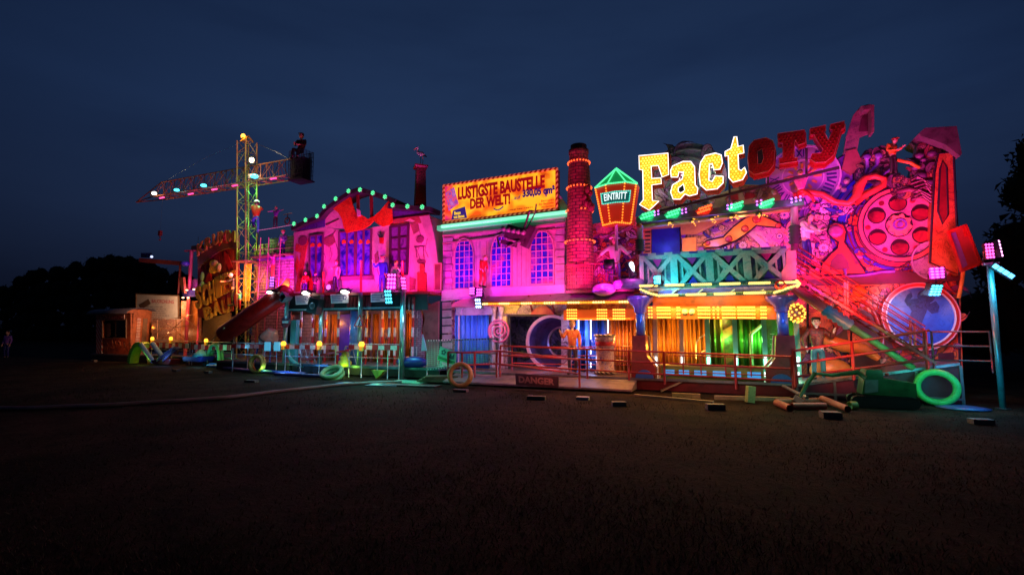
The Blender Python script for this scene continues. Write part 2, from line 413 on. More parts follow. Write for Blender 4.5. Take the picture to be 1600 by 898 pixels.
def islands(mb):
    par = list(range(len(mb.v)))
    def find(a):
        while par[a] != a: par[a] = par[par[a]]; a = par[a]
        return a
    for f in mb.f:
        for i in f[1:]: par[find(i)] = find(f[0])
    out = {}
    for k, f in enumerate(mb.f): out.setdefault(find(f[0]), []).append(k)
    res = []
    for ks in out.values():
        n = MB(); mp_ = {}
        for k in ks:
            for i in mb.f[k]:
                if i not in mp_: mp_[i] = len(n.v); n.v.append(mb.v[i])
            n.f.append(tuple(mp_[i] for i in mb.f[k])); n.m.append(mb.m[k]); n.s.append(mb.s[k])
        res.append(n)
    return res
def parts(name, mb, mats, parent, label=None):
    "each separate piece of the mesh as a child of its own"
    for n in islands(mb): o = part(name, n, mats, parent, label)
    return o
def streak(name, cols, rough=.3, fine=16, metal=0):
    "hanging strips or draped cloth: paint varying only from side to side"
    if name in MATS: return MATS[name]
    m, nt, b = _new(name)
    tc = nt.nodes.new('ShaderNodeTexCoord'); mp = nt.nodes.new('ShaderNodeMapping'); mp.inputs['Scale'].default_value = (fine, 2, .12)
    nt.links.new(tc.outputs['Object'], mp.inputs[0]); n = _noise(nt, 1, 3, .7, vec=mp.outputs[0])
    r = _ramp(nt, n.outputs['Fac'], [(.3+.4*i/(len(cols)-1), c) for i, c in enumerate(cols)])
    nt.links.new(r.outputs['Color'], b.inputs['Base Color']); b.inputs['Roughness'].default_value = rough; b.inputs['Metallic'].default_value = metal
    return m
def gearart(name, base, ring, scale=1.0, rough=.38):
    "crowded fairground mural: sprayed clouds of paint, drawn cogs and bolts of many sizes, dark contours"
    if name in MATS: return MATS[name]
    m, nt, b = _new(name)
    tc = nt.nodes.new('ShaderNodeTexCoord'); mp = nt.nodes.new('ShaderNodeMapping'); mp.inputs['Scale'].default_value = (1, .15, 1); nt.links.new(tc.outputs['Object'], mp.inputs[0])
    wv = _noise(nt, scale*1.3, 2, .5, vec=mp.outputs[0]); mixv = nt.nodes.new('ShaderNodeMix'); mixv.data_type = 'VECTOR'; mixv.inputs[0].default_value = .28
    nt.links.new(mp.outputs[0], mixv.inputs[4]); nt.links.new(wv.outputs['Color'], mixv.inputs[5])
    n = _noise(nt, scale*.75, 3, .55, vec=mp.outputs[0]); n.inputs['Distortion'].default_value = 1.8
    k = len(base); col = _ramp(nt, n.outputs['Fac'], [(.3+.4*i/(k-1), c) for i, c in enumerate(base)])
    last = col.outputs['Color']
    for j, (sc2, cut) in enumerate(((scale*.95, .5), (scale*2.3, .42))):
        vo = nt.nodes.new('ShaderNodeTexVoronoi'); vo.inputs['Scale'].default_value = sc2; vo.inputs['Randomness'].default_value = .9; nt.links.new(mixv.outputs[1], vo.inputs['Vector'])
        rr = _ramp(nt, vo.outputs['Distance'], [(0,(.1,.1,.1)),(.06,(1,1,1)),(.1,(.25,.25,.25)),(.14,(.9,.9,.9)),(.24,(.7,.7,.7)),(.27,(.04,.04,.04)),(.29,(1,1,1)),(.36,(.9,.9,.9)),(.385,(.03,.03,.03)),(.41,(1,1,1))])
        cc = nt.nodes.new('ShaderNodeSeparateColor'); nt.links.new(vo.outputs['Color'], cc.inputs[0])
        pal = _ramp(nt, cc.outputs[0], [(i/len(ring), c) for i, c in enumerate(ring)], 'CONSTANT')
        dm = nt.nodes.new('ShaderNodeMath'); dm.operation = 'LESS_THAN'; dm.inputs[1].default_value = .4; nt.links.new(vo.outputs['Distance'], dm.inputs[0])
        on = nt.nodes.new('ShaderNodeMath'); on.operation = 'LESS_THAN'; on.inputs[1].default_value = cut; nt.links.new(cc.outputs[1], on.inputs[0])
        fa = nt.nodes.new('ShaderNodeMath'); fa.operation = 'MULTIPLY'; nt.links.new(dm.outputs[0], fa.inputs[0]); nt.links.new(on.outputs[0], fa.inputs[1])
        mu = nt.nodes.new('ShaderNodeMix'); mu.data_type = 'RGBA'; mu.blend_type = 'MULTIPLY'; mu.inputs[0].default_value = 1; nt.links.new(pal.outputs[0], mu.inputs[6]); nt.links.new(rr.outputs[0], mu.inputs[7])
        mx = nt.nodes.new('ShaderNodeMix'); mx.data_type = 'RGBA'; nt.links.new(fa.outputs[0], mx.inputs[0]); nt.links.new(last, mx.inputs[6]); nt.links.new(mu.outputs[2], mx.inputs[7]); last = mx.outputs[2]
    v = _noise(nt, scale*1.7, 1.5, .5, vec=mp.outputs[0]); v.inputs['Distortion'].default_value = 2.2
    r2 = _ramp(nt, v.outputs['Fac'], [(.33,(.3,.2,.3)),(.43,(1,1,1)),(.485,(1,1,1)),(.5,(.05,.03,.08)),(.515,(1,1,1)),(.6,(1,1,1)),(.615,(.1,.05,.1)),(.63,(.85,.8,.85))])
    m2 = nt.nodes.new('ShaderNodeMix'); m2.data_type = 'RGBA'; m2.blend_type = 'MULTIPLY'; m2.inputs[0].default_value = .9; nt.links.new(last, m2.inputs[6]); nt.links.new(r2.outputs[0], m2.inputs[7])
    nt.links.new(m2.outputs[2], b.inputs['Base Color']); b.inputs['Roughness'].default_value = rough; _bump(nt, b, _noise(nt, 14, 4).outputs['Fac'], .15); return m
KS = 1.0
# ------------------------------------------------------------------ figures
def skin(V, E, Rd, root=0, sub=1):
    me = bpy.data.meshes.new('sk'); me.from_pydata([tuple(v) for v in V], E, []); me.update()
    ob = bpy.data.objects.new('sk', me); COL.objects.link(ob)
    md = ob.modifiers.new('s', 'SKIN'); md.use_smooth_shade = True
    if not me.skin_vertices: me.attributes.new('skin_vertex', 'FLOAT', 'POINT')
    for i, r in enumerate(Rd):
        q = me.skin_vertices[0].data[i]; q.radius = r if isinstance(r, tuple) else (r, r); q.use_root = (i == root)
    if sub: s2 = ob.modifiers.new('u', 'SUBSURF'); s2.levels = s2.render_levels = sub
    bpy.context.view_layer.update()
    out = bpy.data.meshes.new_from_object(ob.evaluated_get(bpy.context.evaluated_depsgraph_get()))
    bpy.data.objects.remove(ob); bpy.data.meshes.remove(me); return out
POSE = dict(pel=(0, 0, .53), sp=(0, -.005, .63), ch=(0, 0, .74), nk=(0, -.005, .845), hd=(0, -.015, .925),
            hL=(.052, 0, .5), kL=(.06, -.015, .28), aL=(.062, .012, .045), tL=(.072, -.085, .02),
            hR=(-.052, 0, .5), kR=(-.06, -.015, .28), aR=(-.062, .012, .045), tR=(-.072, -.085, .02),
            sL=(.105, 0, .8), eL=(.135, .01, .64), wL=(.14, -.04, .5), sR=(-.105, 0, .8), eR=(-.135, .01, .64), wR=(-.14, -.04, .5))
def figure(label, org, h, turn=0, pose=None, shirt=RED, trousers=DBLUE, hair=HAIR, hat=None, skinm=None, cat='figure', group=None, name='person', pelz=None, coat=False, beard=False):
    J = {k: Vector(v) for k, v in POSE.items()}
    for k, v in (pose or {}).items(): J[k] = Vector(v)
    M = Matrix.Rotation(turn, 3, 'Z'); org = Vector(org)
    root = thing(name, org, label, cat, group)
    T = lambda p: org + M @ (p * h)
    def mk(keys, edges, rad, rt=0):
        idx = {k: i for i, k in enumerate(keys)}
        V = [J[k] * h for k in keys]; Rd = [((r[0]*h, r[1]*h) if isinstance(r, tuple) else r*h) for r in rad]
        me = skin(V, [(idx[a], idx[b]) for a, b in edges], Rd, rt)
        me.transform(M.to_4x4()); return me
    # body
    keys = ['pel','sp','ch','nk','hL','kL','aL','tL','hR','kR','aR','tR','sL','eL','wL','sR','eR','wR']
    ed = [('pel','sp'),('sp','ch'),('ch','nk'),('pel','hL'),('hL','kL'),('kL','aL'),('aL','tL'),('pel','hR'),('hR','kR'),('kR','aR'),('aR','tR'),('ch','sL'),('sL','eL'),('eL','wL'),('ch','sR'),('sR','eR'),('eR','wR')]
    rad = [.056,.05,.056,.028,.045,.032,.022,.02,.045,.032,.022,.02,.032,.024,.016,.032,.024,.016]
    mb = MB(); me = mk(keys, ed, rad); mb.mesh(me, org); bpy.data.meshes.remove(me)
    hd = T(J['hd']); hz = h*.068
    mb.ell(hd, hz*.78, hz*.88, hz*1.05, 14, 10)
    fw = M @ Vector((0, -1, 0)); rt = M @ Vector((1, 0, 0))
    mb.tube([T(J['nk'])-Vector((0,0,.03*h)), hd], .026*h, 8)
    mb.tube([hd+fw*hz*.75+Vector((0,0,hz*.25)), hd+fw*hz*1.08-Vector((0,0,hz*.12))], [hz*.08, hz*.17], 6)
    for sgn in (-1, 1): mb.ell(hd+rt*sgn*hz*.8, hz*.12, hz*.2, hz*.25, 8, 5)
    for sd in 'LR':
        wv = T(J['w'+sd]); d = (wv - T(J['e'+sd])).normalized(); u = d.cross(fw)
        if u.length < .2: u = d.cross(rt)
        u.normalize(); q = u.cross(d).normalized()
        mb.tube([wv-d*.01*h, wv+d*.022*h, wv+d*.045*h], [.014*h, .021*h, .017*h], 8)
        for k, L in enumerate((.032, .038, .036, .028)):
            b0 = wv+d*.042*h+q*(k-1.5)*.0095*h; mb.tube([b0, b0+d*L*.55*h, b0+(d*.95*L+u*.012)*h], [.0055*h, .005*h, .004*h], 5)
        b0 = wv+d*.012*h-q*.015*h; mb.tube([b0, b0+(d*.012-q*.018)*h, b0+(d*.032-q*.02+u*.006)*h], [.007*h, .006*h, .0045*h], 5)
    part('body', mb, skinm or SKIN, root)
    mb = MB()
    for sgn in (-1, 1): mb.ell(hd+fw*hz*.82+rt*sgn*hz*.3+Vector((0,0,hz*.22)), hz*.11, hz*.08, hz*.08, 8, 5)
    part('eyes', mb, BLACK, root)
    mb = MB(); mb.ell(hd+fw*hz*.84-Vector((0,0,hz*.42)), hz*.28, hz*.08, hz*.07, 8, 5); part('mouth', mb, RED, root)
    # hair
    mb = MB(); mb.ell(hd-fw*hz*.16+Vector((0,0,hz*.22)), hz*.86, hz*.9, hz*.98, 12, 8)
    if beard: mb.ell(hd+fw*hz*.45-Vector((0,0,hz*.85)), hz*.45, hz*.4, hz*.6, 10, 6)
    part('hair', mb, hair, root)
    if hat:
        mb = MB(); kind, hm = hat; c = hd+Vector((0,0,hz*.55))
        if kind == 'helmet': mb.lathe([(hz*1.25,-.01),(hz*1.2,.0),(hz*1.02,hz*.15),(hz*.9,hz*.55),(hz*.55,hz*.8),(.01,hz*.88)], c, 16)
        elif kind == 'cap': mb.lathe([(hz*.98,0),(hz*1.0,hz*.2),(hz*.85,hz*.5),(hz*.4,hz*.68),(.01,hz*.7)], c, 16); mb.obox(c+fw*hz*1.1+Vector((0,0,hz*.12)), hz*.5, hz*.4, hz*.05, M)
        else: mb.lathe([(hz*1.5,0),(hz*1.5,hz*.08),(hz*.95,hz*.12),(hz*.85,hz*.8),(hz*.6,hz*.95),(.01,hz*.9)], c, 18)
        part('hat', mb, hm, root)
    # clothes
    if shirt:
        kk = ['sp','ch','nk','sL','eL','wL','sR','eR','wR','pel']
        sv = {k: J[k].copy() for k in J}
        J['nk'] = J['ch'].lerp(J['nk'], .62)
        for sd in 'LR': J['w'+sd] = J['e'+sd].lerp(J['w'+sd], .88)
        e2 = [('pel','sp'),('sp','ch'),('ch','nk'),('ch','sL'),('sL','eL'),('eL','wL'),('ch','sR'),('sR','eR'),('eR','wR')]
        ra = [(.082,.072),(.09,.078),.04,.047,.036,.028,.047,.036,.028,(.082,.072)]
        if coat:
            J['cb'] = J['pel']+Vector((0,0,-.13)); kk.append('cb'); e2.append(('pel','cb')); ra.append((.095,.075))
        mb = MB(); me = mk(kk, e2, ra); mb.mesh(me, org); bpy.data.meshes.remove(me); part('jacket' if coat else 'shirt', mb, shirt, root); J = sv
    if trousers:
        kk = ['pel','hL','kL','aL','hR','kR','aR','sp']; sv = {k: J[k].copy() for k in J}
        for sd in 'LR': J['a'+sd] = J['k'+sd].lerp(J['a'+sd], .93)
        J['sp'] = J['pel'].lerp(J['sp'], .4)
        e2 = [('sp','pel'),('pel','hL'),('hL','kL'),('kL','aL'),('pel','hR'),('hR','kR'),('kR','aR')]
        mb = MB(); me = mk(kk, e2, [(.068,.06),.055,.04,.034,.055,.04,.034,(.066,.06)]); mb.mesh(me, org); bpy.data.meshes.remove(me); part('trousers', mb, trousers, root); J = sv
    mb = MB()
    for sd in 'LR':
        a, t = T(J['a'+sd]), T(J['t'+sd]); mb.tube([a.lerp(t,-.35), a.lerp(t,.3)-Vector((0,0,.008*h)), t+(t-a)*.15], [.024*h,.03*h,.022*h], 8)
    part('shoes', mb, BLACK, root)
    return root
# ------------------------------------------------------------------ ground
mb = MB(); mb.add([(-900,-300,0),(900,-300,0),(900,900,0),(-900,900,0)], [(0,1,2,3)])
m, nt, b = _new('meadow')
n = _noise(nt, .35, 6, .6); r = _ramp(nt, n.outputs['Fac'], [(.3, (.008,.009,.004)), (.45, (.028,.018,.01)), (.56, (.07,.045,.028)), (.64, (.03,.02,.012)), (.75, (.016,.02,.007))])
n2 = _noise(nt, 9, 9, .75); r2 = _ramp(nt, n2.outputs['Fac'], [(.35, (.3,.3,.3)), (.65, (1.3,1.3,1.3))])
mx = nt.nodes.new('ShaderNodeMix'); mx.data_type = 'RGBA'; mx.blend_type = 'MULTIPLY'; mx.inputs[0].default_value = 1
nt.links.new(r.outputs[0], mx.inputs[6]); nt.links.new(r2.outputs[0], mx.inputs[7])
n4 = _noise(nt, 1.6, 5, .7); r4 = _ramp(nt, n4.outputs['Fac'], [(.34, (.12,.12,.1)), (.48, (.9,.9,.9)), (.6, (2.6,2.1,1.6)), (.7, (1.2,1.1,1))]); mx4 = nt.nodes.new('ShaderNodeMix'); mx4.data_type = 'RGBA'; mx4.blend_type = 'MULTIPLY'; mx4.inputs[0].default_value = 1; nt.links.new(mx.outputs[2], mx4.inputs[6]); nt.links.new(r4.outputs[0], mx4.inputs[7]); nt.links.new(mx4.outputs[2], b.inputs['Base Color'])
b.inputs['Roughness'].default_value = .95; b.inputs['Specular IOR Level'].default_value = .1; _bump(nt, b, n2.outputs['Fac'], 1.0, .06)
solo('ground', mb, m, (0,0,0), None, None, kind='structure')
# grass blades over the meadow, thicker towards the stage
GM = MATS['meadow']; gm = paint((.055,.042,.02), .9, .5, 1.2, 0, 0)
mb = MB(); vs = []; fs = []
def blade(p, h, a, lean):
    wv = h*.12; c, s_ = math.cos(a), math.sin(a); o = len(vs)
    vs.extend([(p[0]-c*wv, p[1]-s_*wv, 0), (p[0]+c*wv, p[1]+s_*wv, 0), (p[0]+lean[0], p[1]+lean[1], h)]); fs.append((o, o+1, o+2))
for i in range(52000):
    py = 575 + 325*random.random()**1.25; px = random.uniform(-40, 1640)
    p = G(px, py)
    if p.y > -.25 and px > 330: continue
    cl = math.sin(p.x*.9+1.3*math.sin(p.y*.7))+math.sin(p.y*1.7+p.x*.3)
    if random.random() > .55+.22*cl: continue
    h = random.uniform(.015, .05)*(1 if py > 640 else 1.5); blade(p, h, random.random()*3.14, (random.gauss(0, h*.5), random.gauss(0, h*.5)))
mb.add(vs, fs); solo('grass', mb, gm, (0,0,0), 'short trampled dark grass of the meadow before the stage', 'grass', kind='stuff')
def tuft(px, py, sz, lab):
    c = G(px, py); mb = MB(); vs = []; fs = []
    for k in range(60): a = random.random()*6.28; h = sz*random.uniform(.5,1); r = random.random()*sz*.5; p = (c.x+r*math.cos(a), c.y+r*math.sin(a)); o = len(vs); vs.extend([(p[0]-.006,p[1],0),(p[0]+.006,p[1],0),(p[0]+math.cos(a)*h*.5,p[1]+math.sin(a)*h*.5,h)]); fs.append((o,o+1,o+2))
    mb.add(vs, fs); solo('grass_tuft', mb, gm, (c.x,c.y,0), lab, 'grass tuft')
# ------------------------------------------------------------------ trees
LEAFM = paint((.012,.018,.009), .9, .5, 1, 0, 0); BARK = paint((.05,.035,.025), .9, .4)
def leaves(mb, c, rx, rz, n, sz):
    vs = []; fs = []
    for i in range(n):
        u = Vector((random.gauss(0,1), random.gauss(0,1), random.gauss(0,1))).normalized()*random.random()**.45
        p = Vector((c[0]+u.x*rx, c[1]+u.y*rx, c[2]+u.z*rz)); q = [Vector((random.uniform(-1,1), random.uniform(-1,1), random.uniform(-1,1)))*sz for _ in range(3)]
        o = len(vs); vs.extend([p+q[0], p+q[1], p+q[2]]); fs.append((o, o+1, o+2))
    mb.add(vs, fs)
def tree(base, h, cr, label, n=2600, group=None, sz=.2):
    t = thing('tree', base, label, 'tree', group); b0 = Vector(base)
    mb = MB(); mb.tube([b0, b0+Vector((.1,0,h*.3)), b0+Vector((0,.1,h*.85))], [h*.035, h*.025, h*.006], 8)
    for k in range(7):
        a = k*2.4; z = h*(.25+.08*k); e = b0+Vector((math.cos(a)*cr*.8, math.sin(a)*cr*.8, z+h*.14)); mb.tube([b0+Vector((0,0,z)), b0.lerp(e,.5)+Vector((0,0,z*.52)), e], [h*.015, h*.01, h*.003], 5)
    part('trunk', mb, BARK, t); mb = MB()
    for k in range(24):
        f = random.random(); a = random.random()*6.28; rr = cr*math.sin(math.pi*(.15+.8*f))*random.uniform(.2,.85)
        c_ = (b0.x+math.cos(a)*rr, b0.y+math.sin(a)*rr, b0.z+h*(.12+.8*f)); leaves(mb, c_, cr*.38, h*.1, n//24, sz); mb.ell(c_, cr*.3, cr*.3, h*.075, 8, 6)
    part('crown', mb, LEAFM, t); return t
tree((17.9, 12, 0), 10.6, 2.7, 'tall dark tree rising beside the right edge of the meadow', 15000)
tree((21.5, 13.5, 0), 13.8, 3.9, 'highest dark tree, half out of the picture beyond the slim lamp pole', 15000)
# wood on the left
mb = MB()
for i in range(84):
    px = -150+i*6.2; base = G(px, 545); rr = F(px, 545, 52)
    top = 462 - 70*math.exp(-((px-175)/85)**2) - 36*math.exp(-((px-60)/55)**2) - 20*math.exp(-((px-265)/50)**2) + random.uniform(-3, 3)
    tp = F(px, top, 52); zz = tp.z
    for k in range(5):
        f = (k+.5)/5; c_ = (tp.x+random.uniform(-1,1), 52+random.uniform(-1,3), max(zz*f*.93,.6)); leaves(mb, c_, 1.9, zz*.1+.3, 170, .3); mb.ell(c_, 1.7, 1.5, zz*.09+.3, 8, 6)
for i in range(26):
    tp = F(-100+i*22, 520, 53); mb.tube([(tp.x,53,0),(tp.x+.3,53,4)], [.22,.1], 5)
solo('woods', mb, LEAFM, (F(100,500,52).x, 52, 0), 'black mass of woodland behind the meadow at the far left', 'woods', kind='stuff')
mb = MB()
for i in range(24):
    x = 16.5+i*1.1; c_ = (x, 16+random.uniform(-1,1), random.uniform(1.0,3.4)); leaves(mb, c_, 1.5, 2.0, 300, .25); mb.ell(c_, 1.3, 1.2, 1.7, 8, 6)
solo('woods', mb, LEAFM, (27, 16, 0), 'low dark woodland filling the gap behind the lamp pole at the right', 'woods', kind='stuff')
# ================================================================== STAGE
SW = 1.75   # depth of the shop-front wall behind the stage edge
xl = F(455, 560, 0).x; xm = F(700, 585, 0).x; xr = F(1245, 600, 0).x
st = thing('stage_platform', (0, .5, 0), 'long low metal stage floor with dark red skirting under the whole shop front', 'stage')
mb = MB(); mb.box(xm+.02, xr, 0, 4.2, .32, .4); part('floor_deck', mb, paint((.16,.1,.1), .35, .4, 2, .2), st)
mb = MB(); mb.box(xm+.02, xr-.02, .12, .16, .02, .32); part('skirt', mb, DRED, st)
mb = MB(); mb.box(xm, xr+.02, -.02, .0, .34, .41); part('edge_rail', mb, paint((.3,.34,.38), .3, .3, 4, .7), st)
mb = MB()
for k in range(9): mb.box(xm+.4+k*1.05, xm+.5+k*1.05, .2, .5, 0, .32)
parts('support_leg', mb, DARK, st)
sl = thing('balcony_deck', (xl, 1, 0), 'blue green checker plate deck carrying the striped posts under the balcony sign boards', 'deck')
mb = MB(); mb.box(xl-.4, xm-.6, .25, 4.2, .36, .46); part('floor_deck', mb, paint((.1,.2,.22), .3, .35, 3, .4), sl)
mb = MB(); mb.box(xl-.35, xm-.65, .4, .45, .05, .36); part('skirt', mb, DARK, sl)
x0 = F(142,560,2.5).x; xk = F(362,560,1.2).x
mb = MB(); mb.box(x0, xk, 2.5, 6.5, .36, .46); mb.box(xk+.01, xl-.45, .35, 6.5, .36, .46); solo('deck', mb, paint((.12,.12,.13), .5, .4), (x0+2, 3, .36), 'dark plank deck in front of the crooked wooden name board and crane', 'deck')
mb = MB(); mb.box(x0+.05, xk, 2.55, 2.58, .02, .35); mb.box(xk+.01, xl-.5, .4, .43, .02, .35); solo('deck_skirt', mb, DARK, (x0+2, 2.5, 0), 'black skirting board below the plank deck of hut and crane', 'skirting')

# ================================================================== LEFT HOUSE
V1 = 1.3
lh = thing('ruined_house', (F(575, 560, V1).x, V1, 0), 'two storey pink lit crooked house front with torn gable, green lamps along its roof', 'house')
def wallholes(mb, outer, v0, th): mb.pp(outer, v0, th)
mb = MB(); mb.pp([(459,363),(507,355),(538,360),(565,359),(612,349),(612,343),(671,336),(686,457),(459,459)], V1, .12)
mb.pp([(507,355),(507,334),(525,321),(531,328),(538,341),(538,358)], V1+.004, .1)
part('upper_wall', mb, PLASTER, lh)
mb = MB(); a = F(672,337,V1); bq = F(686,457,V1); mb.add([(a.x,V1+.1,a.z),(bq.x,V1+.1,bq.z),(bq.x+.1,V1+2.5,bq.z),(a.x+.1,V1+2.5,a.z),(a.x-.1,V1+.1,a.z),(bq.x-.1,V1+.1,bq.z),(bq.x-.1,V1+2.5,bq.z),(a.x-.1,V1+2.5,a.z)], [(0,1,2,3),(4,7,6,5),(0,3,7,4),(1,5,6,2),(0,4,5,1),(3,2,6,7)])
part('side_wall', mb, paint((.5,.4,.28), .7, .2), lh)
mb = MB(); mb.pp([(655,338),(671,336),(679,372),(690,455),(680,460),(677,420),(668,372)], V1-.06, .05); part('loose_plaster', mb, paint((.6,.45,.4), .6, .2), lh)
mb = MB(); mb.pp([(610,343),(671,335),(676,352),(664,346),(655,349),(640,341),(625,349),(610,348)], V1-.05, .045); part('exposed_brick', mb, brick('redbrick', (.4,.05,.03), (.5,.1,.06), (.3,.2,.16)), lh)
# torn red canopy and gable posts
mb = MB(); mb.pp([(520,326),(533,315),(546,304),(550,318),(556,332),(565,336),(575,342),(585,337),(594,329),(603,318),(611,309),(613,346),(607,351),(598,354),(590,350),(584,345),(577,352),(567,358),(558,360),(549,362),(541,364),(537,356),(534,342),(528,332)], V1-.12, .05)
part('torn_awning', mb, airbrush('awning', [(.5,.02,.005),(.75,.07,.01),(.8,.14,.02),(.4,.01,.01)], 1.6, .5, .8), lh)
mb = MB()
for a0, a1 in (((559,300),(560,340)),((580,304),(581,340)),((610,312),(612,350)),((548,306),(549,335))):
    p, q = F(*a0, V1), F(*a1, V1); mb.bar((p.x,V1+.0,p.z), (q.x,V1+.0,q.z), .11, .1)
parts('gable_post', mb, DRED, lh)
mb = MB(); mb.pp([(557,326),(562,328),(563,337),(558,338)], V1-.2, .05); part('gable_mask', mb, paint((.6,.5,.5), .5, .2), lh)
RIDGE = [(457,357),(478,347),(500,339),(509,328),(527,314),(547,301),(562,296),(585,303),(604,309),(617,315)]
R2 = [(608,322),(672,327)]
mb = MB()
for rr in (RIDGE, R2):
    for a, c in zip(rr, rr[1:]):
        p, q = F(*a, V1-.25), F(*c, V1-.25); mb.bar((p.x,V1+.1,p.z), (q.x,V1+.1,q.z), .2, .8)
part('roof', mb, paint((.03,.03,.035), .5, .4), lh)
mb = MB(); mb.pp([(464,360),(466,352),(507,338),(507,354)], V1-.05, .05); mb.pp([(612,343),(612,329),(671,331),(671,335)], V1+.02, .05); part('attic_band', mb, airbrush('attic', [(.05,.03,.2),(.1,.05,.35),(.03,.02,.1)], 2), lh)
for px, py in ((461,350),(479,344),(497,338),(508,323),(526,311),(546,299),(564,297),(584,302),(603,308),(615,321),(638,323),(661,324)):
    c = F(px, py, V1-.42); mb = MB(); mb.lathe([(.12,0),(.1,-.05)], c, 10, 1); lp = part('rosette_lamp', mb, DGREEN, lh)
    mb = MB()
    for k in range(6): mb.ball(c+Vector((.078*math.cos(k*1.047+.3), -.07, .078*math.sin(k*1.047+.3))), .034)
    mb.ball(c+Vector((0,-.08,0)), .03); part('bulbs', mb, LAMPG, lp)
# windows
def window(parent, q, v, cols, rows, paneM, frameM, fr=.05, label=None):
    f = quadfn(q, v); P = [f(0,1), f(1,1), f(1,0), f(0,0)]
    mb = MB(); mb.prism(P, v-.02, v+.0)
    wn = part('window', mb, paneM, parent, label)
    mb = MB()
    for i in range(cols+1): a, c = f(i/cols,0), f(i/cols,1); k = fr*(1.4 if i in (0,cols) or 2*i == cols else .7); mb.bar((a[0],v-.04,a[1]), (c[0],v-.04,c[1]), k, .06)
    for j in range(rows+1): a, c = f(0,j/rows), f(1,j/rows); mb.bar((a[0],v-.038,a[1]), (c[0],v-.038,c[1]), fr*(1.3 if j in (0,rows) else .7), .055)
    part('frame', mb, frameM, wn); return wn
PANEB = airbrush('blue_pane', [(.01,.01,.2),(.03,.03,.6),(.2,.12,.75),(.02,.02,.4),(.01,.01,.15)], 1.1, .15, .6, 0)
PANEV = airbrush('violet_pane', [(.03,.01,.1),(.2,.08,.4),(.12,.04,.3)], 2.2, .2, .5, .6)
FRM = paint((.16,.04,.12), .5, .2)
window(lh, [(485,369),(506,366),(504,433),(485,433)], V1-.004, 2, 1, PANEB, FRM, .06)
window(lh, [(531,363),(556,361),(555,431),(531,432)], V1-.004, 2, 1, PANEB, FRM, .06)
window(lh, [(558,360),(581,358),(580,430),(557,431)], V1-.006, 2, 1, PANEB, FRM, .06)
window(lh, [(611,355),(639,351),(637,428),(611,428)], V1-.004, 2, 4, PANEV, paint((.06,.02,.06), .5, .2), .08)
mb = MB(); mb.pp([(529,432),(582,430),(582,436),(529,438)], V1-.14, .13); part('window_sill', mb, paint((.4,.15,.2), .5, .2), lh)
mb = MB()
for x in (488,499,537,549,563,575): mb.pp([(x-3,386 if x<510 else 381),(x+3,385 if x<510 else 380),(x+3,381 if x<510 else 376),(x,379 if x<510 else 374),(x-3,382 if x<510 else 377)], V1-.05, .02)
parts('painted_flower', mb, ORANGE, lh)
mb = MB(); mb.pp([(484,372),(480,384),(476,405),(468,455),(461,456),(467,420),(470,395),(461,392),(463,380),(472,384)], V1-.03, .03); mb.pp([(464,398),(467,410),(464,432),(461,415)], V1-.034, .02)
part('painted_drape', mb, airbrush('drape', [(.7,.03,.02),(.8,.2,.1),(.6,.02,.02)], 2), lh)
mb = MB(); mb.pp([(476,455),(484,420),(492,456)], V1-.07, .04); mb.pp([(592,371),(598,371),(597,380),(593,380)], V1-.12, .1); parts('painted_pot', mb, RED, lh)
mb = MB(); mb.pp([(592,371),(589,364),(593,367),(594,361),(596,367),(600,363),(598,371)], V1-.1, .04); part('pot_plant', mb, DGREEN, lh)
mb = MB(); mb.pp([(652,458),(652,426),(656,426),(656,412),(662,412),(662,426),(665,427),(666,458)], V1-.1, .08); part('stacked_bricks', mb, brick('stackbrick', (.6,.05,.03), (.7,.12,.05), (.25,.03,.03), .2, .08), lh)
mb = MB()
for x, y, r in ((656,374,.2),(655,408,.12),(661,409,.13),(473,376,.3)): c = F(x,y,V1-.04); mb.disc((c.x,c.z), r, r*.8, V1-.04, V1-.005, 12)
for a, c in (((648,386),(664,385)),((650,386),(652,402)),((662,386),(663,404)),((510,352),(530,343)),((525,360),(518,372))):
    p, q = F(*a,V1), F(*c,V1); mb.bar((p.x,V1-.02,p.z), (q.x,V1-.02,q.z), .03, .03)
parts('painted_crack', mb, paint((.25,.06,.12), .6, .3), lh)
# lower storey
VL = 2.6
mb = MB(); mb.pp([(455,480),(470,480),(470,575),(452,575)], VL, .1); part('brick_pier', mb, brick('palebrick', (.5,.36,.36), (.6,.44,.42), (.2,.15,.16), .4, .16), lh)
mb = MB(); mb.pp([(470,482),(487,482),(487,572),(470,572)], VL-.3, .1); part('brick_panel', mb, brick('greybrick', (.36,.28,.36), (.45,.33,.4), (.12,.1,.14), .35, .16), lh)
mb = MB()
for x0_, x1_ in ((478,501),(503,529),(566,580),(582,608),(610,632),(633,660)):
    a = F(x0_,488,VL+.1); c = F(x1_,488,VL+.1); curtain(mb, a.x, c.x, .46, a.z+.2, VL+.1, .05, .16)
parts('strip_curtain', mb, streak('strips', [(.02,.005,.002),(.4,.08,.015),(.8,.3,.06),(.05,.01,.004),(.6,.18,.03)], .35, 22), lh)  # near-black stops paint the dark gaps between strips into the colour
mb = MB(); mb.pp([(455,474),(672,474),(672,575),(455,575)], VL+.5, .05); part('back_wall', mb, paint((.3,.06,.03), .6, .4), lh)
mb = MB(); mb.pp([(529,492),(548,490),(548,575),(529,575)], VL-.5, .1); part('dark_door', mb, paint((.07,.03,.25), .4, .4), lh)
mb = MB(); p = F(555,530,.9); mb.lathe([(.24,.46),(.24,3.0)], (p.x,.9,0), 16); part('round_column', mb, paint((.1,.25,.6), .3, .3), lh)
mb = MB(); mb.pp([(646,482),(656,482),(659,500),(657,520),(662,545),(663,575),(646,575)], 1.2, .1); part('brick_end_pier', mb, brick('smallbrick', (.3,.2,.3), (.4,.25,.35), (.1,.06,.12), .22, .09), lh)
